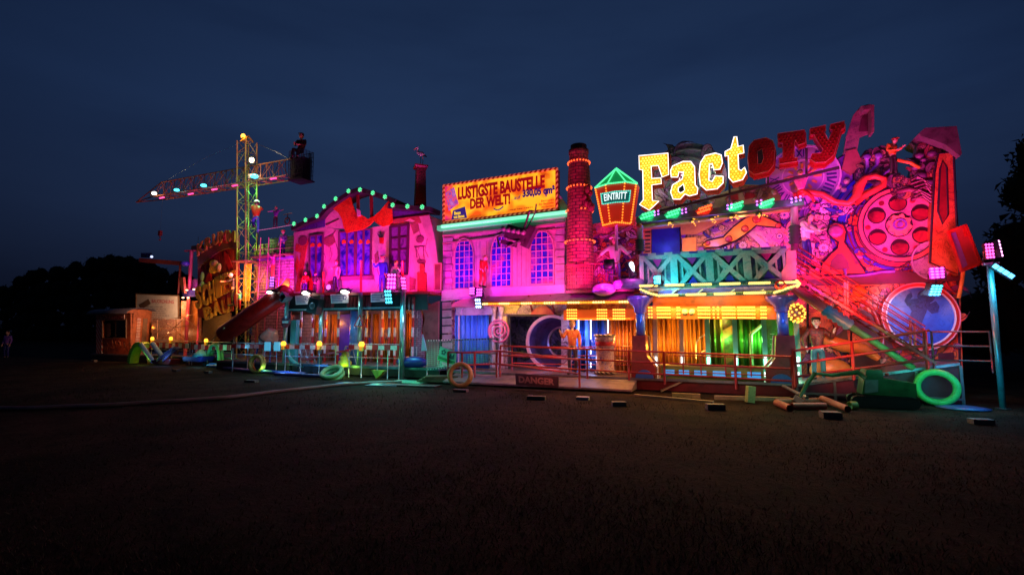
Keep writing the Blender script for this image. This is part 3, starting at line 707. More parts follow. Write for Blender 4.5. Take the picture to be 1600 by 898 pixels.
mb = MB(); mb.pp([(658,480),(672,476),(685,470),(684,575),(663,575),(664,545),(660,515),(664,498)], 1.25, .1); part('end_wall', mb, paint((.2,.08,.08), .6, .4), lh)
mb = MB()
for x in (474,489,502,514,529,549,566,581,594,609,621,632,646): p = F(x,540,VL-.15); mb.box(p.x-.06, p.x+.06, VL-.2, VL-.1, .46, F(x,488,VL-.15).z)
parts('wooden_post', mb, paint((.14,.07,.04), .6, .4, 3), lh)
mb = MB(); mb.pp([(455,480),(672,477),(672,489),(455,492)], VL-.35, .1); part('dark_header', mb, paint((.06,.03,.025), .6, .4), lh)
mb = MB()
for x, y in ((492,520),(512,505),(576,528),(600,515),(640,530),(586,545)): mb.pp([(x,y),(x+5,y-1),(x+5,y+14),(x,y+15)], VL-.02, .03)
parts('small_poster', mb, airbrush('smallpost', [(.4,.2,.1),(.1,.05,.2),(.6,.5,.4)], 6), lh)
# parapet with boards
VP = .35
mb = MB(); mb.pp([(452,462),(668,458),(668,484),(452,487)], VP+.1, .06); part('parapet', mb, paint((.008,.01,.01), .6, .4), lh)
mb = MB(); mb.pp([(450,458),(672,455),(672,459),(450,463)], VP-.02, 1.0); part('balcony_floor', mb, DRED, lh)
mb = MB()
for y0 in (484,): 
    p, q = F(452,484,VP), F(630,480,VP); mb.bar((p.x,VP,p.z),(q.x,VP,q.z), .08, .08)
part('cross_beam', mb, paint((.25,.45,.42), .3, .3, 3, .5), lh)
mb = MB()
for x, t in ((446,467),(501,462),(562,459),(629,450)):
    p = F(x,520,VP-.05); top = F(x,t,VP-.05).z; mb.lathe([(.09 if x<600 else .12,.46),(.09 if x<600 else .12,top+.05)], (p.x,VP-.05,0), 10)
parts('turquoise_post', mb, paint((.25,.45,.42), .3, .3, 3, .5), lh)
mb = MB()
for x, y0, y1 in ((505,425,458),(564,407,456),(629,408,452)):
    p, q = F(x,y0,VP), F(x,y1,VP); mb.tube([p,q], .045, 8)
parts('stake', mb, RED, lh)
mb = MB()
for k, x in enumerate((507,511,516,520,545,551,556,562,568,574,578,640,646)):
    p = F(x,464,VP+.08); mb.lathe([(.07,-.55),(.09,-.3),(.07,0)], p, 8)
parts('bag', mb, DRED, lh)
BO = paint((.75,.7,.68), .6, .2)
for i, (q, lb) in enumerate((([(462,462),(485,461),(485,475),(463,476)], None), ([(517,460),(545,459),(545,473),(518,474)], None), ([(580,458),(604,457),(604,471),(580,472)], None))):
    f = quadfn(q, VP); mb = MB(); mb.prism([f(0,1),f(1,1),f(1,0),f(0,0)], VP-.03, VP); bd = part('notice_board', mb, BO, lh)
    mb = MB()
    for k in range(4):
        a = f(.08, .8-k*.2); c = f(.55+.3*random.random(), .8-k*.2); mb.bar((a[0],VP-.035,a[1]), (c[0],VP-.035,c[1]), .03, .01)
    a = f(.8,.6); mb.annulus(a, .07, .1, VP-.04, VP-.03, 12); part('printed_lines', mb, DBLUE, bd)
# striped posts
first = None
for i, px in enumerate((468,487,507,527,571,596,607,616,626,644,652)):
    v = .9+.35*(i % 3); p = F(px,560,v); z1 = F(px,484,v).z; mb = MB(); mb.lathe([(.055,0),(.055,z1-.5)], Vector((p.x,v,.46)), 8)
    props_l = ['red and white striped post just right of the turquoise pier', 'striped red and white post in front of the grey brick panel', 'striped post between the second and third turquoise posts, nearest the wavy plank','striped red and white post against the dark violet door','striped post right of the round blue column','striped post below the third notice board','thin striped post standing left of the tall lamp mast, front row','striped post directly left of the tall lamp mast','striped post seen against the foot of the tall lamp mast','striped post under the black parapet right of the lamp mast','last striped post beside the crumbling brick pier'][i]
    solo('striped_post', mb, POST_RW, (p.x,v,.46), props_l, 'post', 'red and white striped posts under the left balcony')
# black chimney and stork
v = V1+.5; c = F(656,330,v); t = F(657,264,v); w2 = .28
mb = MB(); mb.lathe([(w2*1.25,0),(w2*1.0,t.z-c.z)], c, 4); 
ck = thing('square_chimney', c, 'tall narrow dark brick chimney with a stork standing on it', 'chimney')
part('stack', mb, brick('darkbrick', (.16,.02,.03), (.22,.03,.04), (.04,.01,.01), .2, .07), ck)
mb = MB(); mb.lathe([(.34,0),(.42,.06),(.42,.12),(.3,.14)], (c.x,v,t.z), 4); part('cap', mb, DRED, ck)
sk = Vector((c.x,v,t.z+.14)); s_ = thing('stork', sk, 'pink lit white stork with black tail standing on the dark chimney', 'bird')
mb = MB(); mb.tube([sk+Vector((.2,0,.5)), sk+Vector((.05,0,.55)), sk+Vector((-.12,0,.6)), sk+Vector((-.19,0,.72)), sk+Vector((-.18,0,.84))], [.03,.11,.09,.04,.045], 8); mb.ball(sk+Vector((-.2,0,.88)), .06); part('body', mb, WHITE, s_)
mb = MB(); mb.tube([sk+Vector((-.24,0,.88)), sk+Vector((-.42,0,.82))], [.025,.006], 6); part('beak', mb, ORANGE, s_)
mb = MB(); mb.tube([sk+Vector((.1,.02,.52)), sk+Vector((.3,.02,.38))], [.07,.02], 6); part('tail', mb, BLACK, s_)
for dx in (-.04,.08):
    mb = MB(); mb.tube([sk+Vector((dx,0,.48)), sk+Vector((dx+.03,.02,.24)), sk+Vector((dx,0,0))], .014, 5); part('leg', mb, ORANGE, s_)
for q in ([(507,372),(520,366),(524,378),(514,386),(506,381)],[(585,398),(590,392),(592,408),(586,412)],[(641,350),(652,346),(655,360),(646,366)],[(512,440),(524,436),(528,450),(514,454)],[(640,432),(650,436),(648,452),(640,454)],[(663,345),(672,340),(675,366),(668,372)]):
    mb = MB(); mb.pp(q, V1-.03, .028); part('brick_patch', mb, brick('patchbrick', (.45,.1,.08), (.6,.2,.14), (.3,.2,.2), .16, .07), lh)
for pts in ([(507,372),(503,390),(509,402),(505,418)],[(524,378),(530,395),(526,408)],[(592,408),(589,420),(594,436),(590,450)],[(655,360),(660,378),(652,392),(658,410)],[(516,386),(519,398),(514,410)],[(540,352),(552,346),(566,351)],[(612,350),(628,345),(645,349)],[(668,372),(664,390),(669,402)],[(586,412),(582,426),(586,440)]):
    mb = MB(); mb.tube([F(x,y,V1-.01) for x, y in pts], .014, 4); part('plaster_crack', mb, paint((.2,.06,.12), .6, .3), lh)
# figures of the left house
zf = F(600,459,.75).z
def at(px, v, py=459): return Vector((F(px,py,v).x, v, F(px,py,v).z))
NEARARM = dict(eL=(.17,-.06,.68), wL=(.1,-.16,.78))
figure('bare chested worker figure in dark trousers between two blue windows', at(524,.8), 1.55, 0, dict(eR=(-.2,-.04,.72), wR=(-.12,-.16,.76), kL=(.09,-.02,.28), aL=(.13,.0,.045), tL=(.15,-.08,.02)), shirt=None, trousers=paint((.05,.03,.1),.5,.2), hair=RED)
figure('figure in a long blue coat raising one hand beside the violet window', at(597,.85), 1.65, .1, dict(eR=(-.2,-.05,.7), wR=(-.21,-.14,.84)), shirt=paint((.03,.05,.6),.4,.2), trousers=paint((.03,.04,.4),.4,.2), coat=True, hat=('cap', paint((.6,.1,.2),.5,.2)))
figure('pale suited figure with light hair standing behind the lamp cluster', at(618,.6,462), 1.5, .2, NEARARM, shirt=WHITE, trousers=WHITE, hair=YEL, coat=True)
figure('crouching small figure with dark hair at the left end of the balcony', at(476,.7,462), 1.15, .5, dict(wL=(.05,-.2,.6)), shirt=RED, trousers=DBLUE)
figure('dark figure seen from behind, leaning on the balcony edge above the black speaker', at(491,.6,462), 1.1, 3.0, dict(wL=(.08,-.15,.7),wR=(-.08,-.15,.7)), shirt=DARK, trousers=BLACK, hat=('cap', BLACK))
# ================================================================== MIDDLE HALL
VM = 1.2
mh = thing('arched_hall', (F(790,560,VM).x, VM, 0), 'pink lit hall front with three arched lattice windows and a green neon cornice', 'building')
def arch(q, n=10, ins=0):
    "arched outline from bottom-left, bottom-right, spring-right, apex, spring-left"
    bl, br, sr, ap, sl_ = q; P = [bl, br]
    for k in range(n+1):
        a = math.pi*k/n; cx = (sr[0]+sl_[0])/2; rx = (sr[0]-sl_[0])/2; cy0 = (sr[1]+sl_[1])/2; yb = sr[1]+(sl_[1]-sr[1])*(k/n)
        P.append((cx+rx*math.cos(a), yb-(cy0-ap[1])*math.sin(a)))
    return P
mb = MB(); mb.pp([(692,360),(884,338),(881,446),(692,455)], VM, .15); part('upper_wall', mb, MIDWALL, mh)
def cornice(mb, a, c, v, hgt, d):
    p, q = F(*a, v), F(*c, v); mb.bar((p.x,v-d/2,p.z),(q.x,v-d/2,q.z), hgt, d)
mb = MB(); cornice(mb, (689,358), (886,335), VM, .2, .25); part('green_cornice', mb, glow('neon_green_back', (.03,.8,.3), .5, (.1,.5,.25)), mh)
mb = MB(); p, q = F(690,354,VM-.3), F(886,331,VM-.3); mb.tube([p,q], .07, 8); part('neon_tube', mb, glow('neon_green', (.25,1,.6), 1.15), mh)
mb = MB(); cornice(mb, (693,369), (883,349), VM, .06, .1); cornice(mb, (693,381), (883,357), VM, .05, .08); part('moulding', mb, paint((.45,.2,.25), .5, .2), mh)
for side, (xa, xb, ya, yb) in enumerate(((692,705,372,466),(869,882,345,448))):
    mb = MB()
    for k in range(9):
        y0 = ya+(yb-ya)*k/9; y1 = ya+(yb-ya)*(k+.86)/9; w_ = 0 if k % 2 else 2
        mb.pp([(xa-(w_ if side else 0),y0),(xb+(0 if side else w_),y0-.8),(xb+(0 if side else w_),y1-.8),(xa-(w_ if side else 0),y1)], VM-.06, .07)
    parts('quoin', mb, paint((.4,.32,.4), .6, .35, 3), mh)
mb = MB()
for k in range(8):
    y0 = 472+k*12.6; mb.pp([(691,y0),(705,y0-.4),(705,y0+10),(691,y0+10.6)], VM+.3, .1)
parts('lower_quoin', mb, paint((.42,.32,.38), .6, .35, 3), mh)
HALLPANE = airbrush('hall_pane', [(.6,.2,.1),(.3,.1,.4),(.02,.03,.5),(.03,.03,.6),(.3,.2,.7)], .9, .2, .8, .3)
for (xa,xb,ys,ya,yb) in ((711,741,397,373,451),(768,800,393,367,448),(829,866,389,361,444)):
    q = [(xa,yb+.8),(xb,yb-.8),(xb,ys-.8),((xa+xb)/2,ya),(xa,ys+.8)]; O = XZ(arch(q), VM)
    mb = MB(); mb.prism(O, VM-.012, VM); wn = part('window', mb, HALLPANE, mh)
    mb = MB(); n_ = len(O)
    for i in range(n_): a, c = O[i], O[(i+1) % n_]; mb.bar((a[0],VM-.05,a[1]), (c[0],VM-.05,c[1]), .05, .07)
    part('surround', mb, paint((.6,.35,.38), .5, .2), wn)
    mb = MB(); xs = [p[0] for p in O]; zs = [p[1] for p in O]; X0, X1, Z0, Z1 = min(xs), max(xs), min(zs), max(zs)
    zsp = F((xa+xb)/2, ys, VM).z
    for k in range(1,4):
        x = X0+(X1-X0)*k/4; u = abs((x-(X0+X1)/2)/((X1-X0)/2)); top = zsp+(Z1-zsp)*math.sqrt(max(0,1-u*u)); mb.bar((x,VM-.03,Z0),(x,VM-.03,top), .022, .03)
    for k in range(1,8):
        z = Z0+(Z1-Z0)*k/8; hw = (X1-X0)/2
        if z > zsp: hw *= math.sqrt(max(0, 1-((z-zsp)/(Z1-zsp))**2))
        mb.bar(((X0+X1)/2-hw,VM-.029,z),((X0+X1)/2+hw,VM-.029,z), .022, .028)
    part('lattice', mb, paint((.7,.45,.6), .4, .1), wn)
mb = MB(); mb.pp([(690,453),(882,444.5),(882,457),(690,470)], VM-.08, .2); part('string_course_band', mb, paint((.6,.5,.62), .5, .15), mh)
for x in (706,750,760,808,815,822,744): 
    mb = MB(); t_ = 383-(x-692)*.1; mb.bar(F(x,t_,VM-.004), F(x,452-(x-692)*.045,VM-.004), .012, .01); part('panel_seam', mb, paint((.2,.05,.15), .6, .2), mh)
mb = MB(); 
for k in range(20): c = F(700+k*9,374-k*.93,VM-.02); mb.lathe([(.025,.02),(.02,0),(.01,-.01)], c, 6, 1)
part('bolt_row', mb, paint((.2,.06,.15), .5, .3), mh); mb = MB(); c_1, c_2 = F(690,469,VM-.12), F(882,456.5,VM-.12); mb.bar(c_1, c_2, .05, .05); part('string_course', mb, paint((.6,.5,.62), .5, .15), mh)
# lower wall, curtains, barrel
VW = SW+.05
mb = MB(); mb.pp([(705,466),(793,460),(793,577),(705,577)], VW, .1); mb.pp([(793,458),(890,456),(890,491),(793,491)], VW, .1); mb.pp([(877,491),(887,491),(887,580),(877,580)], VW-.15, .2)
part('lower_wall', mb, gearart('lower_hall', [(.45,.3,.4),(.62,.48,.5),(.3,.18,.32),(.6,.5,.4)], [(.5,.35,.45),(.4,.25,.35),(.6,.45,.35)], 1.5), mh)
mb = MB(); f = XZ([(717,486),(765,484),(765,577),(717,577)], VW-.1); curtain(mb, f[0][0], f[1][0], .4, f[0][1]+.1, VW-.18, .07, .24); curtain(mb, f[0][0]-.1, f[0][0]+.35, .4, f[0][1]+.5, VW-.26, .05, .2)
part('blue_curtain', mb, streak('bluecloth', [(.01,.05,.35),(.03,.16,.7),(.05,.22,.8),(.01,.06,.4)], .5, 8), mh)
mb = MB(); c = F(742,492,VW-.3); mb.annulus((c.x,c.z), .62, .86, VW-.4, VW-.1, 24, .9, 0, 180); mb.disc((c.x,c.z), .62, .55, VW-.32, VW-.2, 20, 0, 180); part('door_arch', mb, paint((.4,.3,.5), .4, .4, 3), mh)
mb = MB(); c = F(742,479,VW-.7); mb.disc((c.x,c.z), .95, .32, VW-.95, VW-.2, 24, 0, 180); part('arch_hood', mb, paint((.55,.12,.25), .4, .3), mh)
def spiral(mb, c, r0, turns, rt):
    mb.tube([(c[0]+r0*t/40*math.cos(t/40*turns*6.283), c[1], c[2]+r0*t/40*math.sin(t/40*turns*6.283)) for t in range(3,41)], rt, 6)
mb = MB(); c = F(779,517,VW-.25); spiral(mb, c, .38, 2.6, .05); mb.torus(c, .44, .045); part('spiral_ornament', mb, paint((.65,.12,.25), .4, .2), mh)
mb = MB(); 
for x in (716,771,783): p = F(x,560,VW-.2); zt = F(x,478,VW-.2).z; mb.lathe([(.14,.4),(.14,.55),(.09,.65),(.08,zt-.3),(.13,zt-.1),(.13,zt)], (p.x,VW-.2,0), 12)
parts('twisted_column', mb, paint((.55,.4,.5), .4, .35, 5), mh)
mb = MB()
for x, y, r in ((706,521,.18),(711,495,.16),(713,506,.12),(717,472,.15)): c = F(x,y,VW-.05); mb.ell((c.x,VW-.05,c.z), r, .08, r*1.4, 10, 8)
parts('carved_head', mb, paint((.3,.15,.3), .4, .5, 5), mh)
mb = MB(); mb.pp([(794,491),(877,491),(877,577),(794,577)], VW+1.3, .06); part('barrel_back', mb, airbrush('mirror_dark', [(.03,.05,.12),(.1,.1,.2),(.02,.03,.05),(.1,.16,.08)], 1.5, .12), mh)
mb = MB(); mb.pp([(794,491),(877,491),(877,494),(797,494),(797,577),(794,577)], VW-.05, .1); part('door_frame', mb, DARK, mh)
bc = F(862,535,VW-.1)
mb = MB(); mb.annulus((bc.x,bc.z), .95, 1.06, VW-.14, VW-.02, 40, 1, 40, 322); part('barrel_rim', mb, paint((.6,.4,.55), .25, .2), mh)
mb = MB()
prof = [(1.0,0),(.86,.5),(.72,1.0),(.62,1.3)]; vs2 = []; fs2 = []
N = 30
for r_, h_ in prof:
    for k in range(N+1):
        a = R(40+282*k/N); vs2.append((bc.x+r_*math.cos(a), VW-.08+h_, bc.z+r_*math.sin(a)))
for i in range(3):
    for k in range(N): o = i*(N+1)+k; fs2.append((o, o+1, o+N+2, o+N+1))
mb.add(vs2, fs2, True); part('barrel_drum', mb, paint((.08,.05,.18), .2, .45, 1.5), mh)
mb = MB(); mb.annulus((bc.x,bc.z), .58, .64, VW+1.15, VW+1.25, 36, 1, 30, 330); part('inner_rim', mb, paint((.6,.4,.5), .25, .2), mh)
mb = MB(); mb.pp([(829,491),(833,484),(843,478),(853,478),(861,484),(866,491)], VW-.12, .1); part('red_tympanum', mb, paint((.6,.08,.08), .4, .3), mh)
# lion-yellow mural patch
mb = MB(); mb.pp([(783,474),(800,470),(812,478),(806,489),(790,490),(782,484)], VW-.06, .05); mb.pp([(779,494),(791,494),(791,504),(779,504)], VW-.2, .1); parts('yellow_mural', mb, airbrush('yelmural', [(.8,.5,.05),(.8,.65,.2),(.4,.5,.1)], 2), mh)
# sloping canopy with bulb edge over the doors
cp = thing('door_canopy', (F(860,470,.6).x, .6, 2.9), 'grey green sloping canopy with a row of yellow bulbs along its front edge', 'canopy')
a, b_, c, d_ = F(748,473,.45), F(992,469,.45), F(990,454,VM-.1), F(762,463,VM-.1)
mb = MB(); mb.add([a, b_, c, d_, a+Vector((0,0,-.06)), b_+Vector((0,0,-.06)), c+Vector((0,0,-.06)), d_+Vector((0,0,-.06))], [(0,1,2,3),(4,7,6,5),(0,4,5,1),(1,5,6,2),(2,6,7,3),(3,7,4,0)])
part('canopy_sheet', mb, paint((.3,.3,.22), .5, .35, 1.5), cp)
mb = MB(); mb.bar(a+Vector((0,-.03,-.04)), b_+Vector((0,-.03,-.04)), .14, .05); part('fascia', mb, paint((.35,.15,.05), .4, .3), cp)
mb = MB(); mo = MB()
for k in range(66):
    p = a.lerp(b_, (k+.5)/66)+Vector((0,-.09,-.05)); (mb if (k//5) % 2 == 0 else mo).ball(p, .042)
part('bulbs', mb, glow('canopy_bulb', (1,.68,.2), 2.6), cp); part('dim_bulbs', mo, LAMPO, cp)
mb = MB()
for x in (826,860,910,925): p, q = F(x,462,.9), F(x+6,488,SW); mb.bar(p, q, .05, .05)
parts('bracket', mb, DRED, cp)
# billboard
VB = VM+.1
bf = quadfn([(693,290),(870,263),(870,326),(693,348)], VB-.35)
bb = thing('billboard', (F(780,345,VB).x, VB, F(780,345,VB).z), 'glowing yellow billboard with red capitals standing on the hall roof', 'billboard')
P = [bf(0,1), bf(1,1), bf(1,0), bf(0,0)]
mb = MB(); mb.prism(P, VB-.3, VB); part('box', mb, DRED, bb)
Q = [bf(.012,.97), bf(.985,.97), bf(.985,.04), bf(.012,.04)]
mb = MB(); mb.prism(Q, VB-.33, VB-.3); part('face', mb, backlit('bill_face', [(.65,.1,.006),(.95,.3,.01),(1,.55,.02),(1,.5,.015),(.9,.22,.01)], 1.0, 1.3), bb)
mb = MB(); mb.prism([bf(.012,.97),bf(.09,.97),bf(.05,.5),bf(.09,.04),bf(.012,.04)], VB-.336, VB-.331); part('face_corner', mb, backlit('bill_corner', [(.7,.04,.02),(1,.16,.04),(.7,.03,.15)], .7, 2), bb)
mb = MB(); mb.frame(P, .07, VB-.38, VB-.3); part('frame', mb, stripes('bill_stripe', (.3,.005,.005), (.9,.25,.1), .2, -1, .4, 'xz', .35), bb)
def btext(s, x0_, x1_, y0_, y1_, mat, bold=.03, nm='lettering', bow=0):
    mb = MB(); text(mb, s, x0_, x1_, y0_, y1_, VB-.35, .015, bold, 0, fn=lambda x, z: bf(x, z)); return part(nm, mb, mat, bb)
BR = glow('bill_red', (.38,.004,.008), .6, (.3,.005,.01)); BB = glow('bill_blue', (.03,.01,.18), .4, (.04,.01,.2))
btext('LUSTIGSTE BAUSTELLE', .14, .905, .55, .89, BR, .05)
btext('DER WELT!', .255, .615, .26, .545, BR, .05)
btext('..auf', .63, .705, .36, .46, BB, 0); btext('330,05 qm²', .72, .985, .33, .59, BB, .05)
for i, s in enumerate(('Betreten', 'der Baustelle', 'verboten')): btext(s, .875-.02*(i == 1), .975, .21-.075*i, .26-.075*i, BR, 0)
btext('Bauen', .105, .165, .17, .26, glow('bill_yel', (1,.7,.05), .8), .03); btext('von Sinnen', .1, .2, .075, .155, MATS['bill_yel'], .03)
mb = MB(); mb.prism([bf(.075,.05),bf(.225,.05),bf(.205,.36),(bf(.09,.29))], VB-.345, VB-.338); part('blue_panel', mb, glow('bill_panel', (.06,.03,.3), .5), bb)
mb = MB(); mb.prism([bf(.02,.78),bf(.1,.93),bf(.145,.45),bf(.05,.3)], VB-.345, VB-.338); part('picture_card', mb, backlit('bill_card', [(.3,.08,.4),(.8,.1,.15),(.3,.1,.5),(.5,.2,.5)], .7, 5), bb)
mb = MB()
for k in range(14): a = bf(.6+.015*k, .1); mb.box(a[0], a[0]+random.uniform(.02,.07), VB-.345, VB-.338, a[1], a[1]+.04)
for k in range(5): a = bf(.9,.9-.03*k); mb.box(a[0], a[0]+.22, VB-.345, VB-.338, a[1], a[1]+.012)
part('small_print', mb, BR, bb)
mb = MB(); mb.tube([(lambda q: (q[0],VB-.35,q[1]))(bf(.47+.012*k, .2-.06*math.sin(k/7*3.14)+.004*k)) for k in range(8)], .025, 5); part('smile_mark', mb, BB, bb)
mb = MB(); p = F(870,297,VB); q = F(886,328,VB); r = F(870,328,VB); mb.prism([(p.x,p.z),(q.x+.1,q.z),(r.x,r.z)], VB-.05, VB+.1); part('side_brace', mb, WHITE, bb)
mb = MB()
for x in (712,780,852): p = F(x,352,VB+.3); mb.bar((p.x,VB+.3,p.z-.6),(p.x,VB+.3,p.z+1.2), .08, .08)
parts('mount_post', mb, DARK, bb)
# metal creature hanging on hall wall
c = F(808,366,VM-.35); cr = thing('hanging_engine', c, 'dark battered engine with bent pipes hanging above the middle arched window of the hall', 'engine')
mb = MB(); mb.obox(c, .42, .2, .26, Matrix.Rotation(.35, 3, 'Y')); mb.obox(c+Vector((-.3,-.1,-.35)), .3, .12, .08, Matrix.Rotation(.3, 3, 'Y')); mb.obox(c+Vector((.5,0,-.15)), .14, .15, .42, Matrix.Rotation(.5, 3, 'Y')); part('engine_block', mb, paint((.09,.05,.07), .4, .5, 5), cr)
mb = MB(); 
for k in range(5): p = c+Vector((-.45+.2*k,-.22,.2-.05*k)); mb.lathe([(.1,-.1),(.1,.05),(.05,.1)], p, 10, 1)
parts('cylinder', mb, paint((.3,.2,.25), .3, .4), cr)
mb = MB(); mb.tube([c+Vector((.3,-.1,.1)), c+Vector((.5,-.2,.5)), c+Vector((.62,-.25,.8)), c+Vector((.72,-.2,.78))], .045, 6); mb.tube([c+Vector((-.5,-.1,.1)), c+Vector((-.75,-.2,-.1)), c+Vector((-.6,-.3,-.5))], .04, 6); mb.tube([c+Vector((.2,-.2,-.3)), c+Vector((-.1,-.3,-.45)), c+Vector((-.4,-.2,-.5))], .04, 6); mb.tube([c+Vector((.4,0,.2)),c+Vector((.75,0,.75)),c+Vector((.8,0,1.1))], .03, 5)
part('bent_pipes', mb, paint((.12,.06,.09), .3, .4), cr)
figure('red stooping figure shuffling between the first two arched windows', at(753,.85,449), 1.35, 1.2, dict(nk=(0,-.09,.8), ch=(0,-.04,.72), hd=(0,-.16,.85), sL=(.1,-.07,.76), sR=(-.1,-.07,.76), eL=(.12,-.09,.6), wL=(.1,-.15,.48), eR=(-.12,-.09,.6), wR=(-.1,-.15,.48), kL=(.06,-.07,.28)), shirt=RED, trousers=RED, hair=RED, coat=True)

# ================================================================== ROUND CHIMNEY
VC = .95
b0 = F(907,452,VC); b1 = F(903,228,VC); r0 = .5; r1 = .335
rc = thing('round_chimney', (b0.x,VC,b0.z), 'tall round brick chimney ringed by six strings of red bulbs', 'chimney')
mb = MB(); H_ = b1.z-b0.z
mb.lathe([(r0+.05*0,0),(r0*.97,H_*.3),(r0*.9,H_*.55),(r0*.8,H_*.8),(r1*1.02,H_*.93),(r1*1.1,H_*.94),(r1*1.1,H_*.965),(r1*.9,H_*.97),(r1*.88,H_),(r1*.6,H_),(r1*.6,H_-.4)], (b0.x,VC,b0.z), 28, cap=False)
m, nt, b = _new('round_brick'); tc = nt.nodes.new('ShaderNodeTexCoord'); sp = nt.nodes.new('ShaderNodeSeparateXYZ'); nt.links.new(tc.outputs['Object'], sp.inputs[0])
at2 = nt.nodes.new('ShaderNodeMath'); at2.operation = 'ARCTAN2'; nt.links.new(sp.outputs[0], at2.inputs[0]); nt.links.new(sp.outputs[1], at2.inputs[1])
ml = nt.nodes.new('ShaderNodeMath'); ml.operation = 'MULTIPLY'; ml.inputs[1].default_value = .5; nt.links.new(at2.outputs[0], ml.inputs[0])
cb = nt.nodes.new('ShaderNodeCombineXYZ'); nt.links.new(ml.outputs[0], cb.inputs[0]); nt.links.new(sp.outputs[2], cb.inputs[1])
br = nt.nodes.new('ShaderNodeTexBrick'); nt.links.new(cb.outputs[0], br.inputs['Vector']); br.inputs['Scale'].default_value = 1; br.inputs['Brick Width'].default_value = .26; br.inputs['Row Height'].default_value = .12; br.inputs['Mortar Size'].default_value = .012
br.inputs['Color1'].default_value = (.42,.08,.07,1); br.inputs['Color2'].default_value = (.6,.16,.12,1); br.inputs['Mortar'].default_value = (.06,.02,.03,1)
n = _noise(nt, 2.2, 6); r = _ramp(nt, n.outputs['Fac'], [(.35,(.35,.3,.3)),(.65,(1,1,1))]); mx = nt.nodes.new('ShaderNodeMix'); mx.data_type='RGBA'; mx.blend_type='MULTIPLY'; mx.inputs[0].default_value=.9
nt.links.new(br.outputs['Color'], mx.inputs[6]); nt.links.new(r.outputs[0], mx.inputs[7]); nt.links.new(mx.outputs[2], b.inputs['Base Color']); b.inputs['Roughness'].default_value=.7
inv = nt.nodes.new('ShaderNodeMath'); inv.operation='SUBTRACT'; inv.inputs[0].default_value=1; nt.links.new(br.outputs['Fac'], inv.inputs[1]); _bump(nt, b, inv.outputs[0], .7, .02)
part('shaft', mb, m, rc)
for yy, rr, tilt in ((232,.31,0),(250,.4,.0),(290,.45,0),(327,.49,0),(376,.54,0)):
    z = F(904,yy,VC-.4).z+.02; mb = MB()
    for k in range(22):
        a = 2*math.pi*k/22
        if yy == 327 and 14 < k < 18: continue
        mb.ball((b0.x+rr*math.cos(a), VC+rr*math.sin(a), z), .034)
    part('bulb_ring', mb, LAMPR, rc)
mb = MB(); c = F(918,308,VC-.45); 
for k in range(14): mb.ell((c.x+random.uniform(-.12,.18), VC-.42+random.uniform(-.05,.05), c.z+random.uniform(-.45,.35)), .09, .06, .12, 7, 5)
part('bursting_hole', mb, paint((.2,.02,.03), .8, .6, 9), rc)
# terrace and its railing
tr = thing('terrace', (F(940,458,.8).x, .8, F(940,458,.8).z), 'narrow upstairs terrace with thin dark red railing in front of the brick chimney', 'terrace')
mb = MB(); a, c = F(884,453,.35), F(992,452,.35); mb.box(a.x, c.x, .35, 1.7, a.z-.12, a.z-.02); part('floor_deck', mb, DRED, tr)
mb = MB(); top = F(884,414,.4); tp2 = F(965,411,.4)
mb.tube([top, tp2], .02, 6)
for k in range(22): x = top.x+(tp2.x-top.x)*k/21; mb.box(x-.008, x+.008, .39, .41, a.z-.02, top.z)
part('railing', mb, paint((.25,.02,.05), .4, .3), tr)
mb = MB(); mb.pp([(925,350),(998,338),(998,455),(925,456)], 1.75, .1); part('painted_backdrop', mb, gearart('terrace_art', [(.05,.03,.45),(.6,.1,.15),(.75,.25,.2),(.25,.08,.4)], [(.6,.2,.3),(.2,.08,.4),(.7,.3,.3)], 1.5), tr)
st_ = Vector((F(962,450,1.2).x, 1.2, a.z-.02))
figure('scientist figure in a pale lab coat and wide hat standing on the terrace', st_, 1.95, 0, dict(eL=(.2,-.06,.7), wL=(.27,-.1,.62), eR=(-.2,-.06,.72), wR=(-.26,-.1,.64)), shirt=WHITE, trousers=PURP, hat=('brim', WHITE), coat=True)
c = F(944,452,.2); e = thing('toy_car', c, 'rounded pink toy car hanging nose down over the canopy edge', 'toy car'); Rm = Matrix.Rotation(.2, 3, 'Y')
mb = MB(); mb.ell(c, .42, .3, .22, 16, 10); part('shell', mb, paint((.4,.2,.35), .35, .4, 3), e)
mb = MB(); 
for k in range(2): mb.ell(c+Vector((-.08+.16*k,-.25,.06)), .07, .06, .05, 8, 6)
mb.box(c.x-.35, c.x+.2, c.y-.3, c.y-.27, c.z-.1, c.z-.06); part('grille', mb, PURP, e)
c = F(985,446,.3); mb = MB(); mb.lathe([(.55,-.12),(.6,.12),(.5,.18)], c, 20); solo('round_ledge', mb, paint((.2,.1,.3), .4, .4, 3), c, 'small round purple ledge projecting at the left end of the trestle balcony', 'ledge')
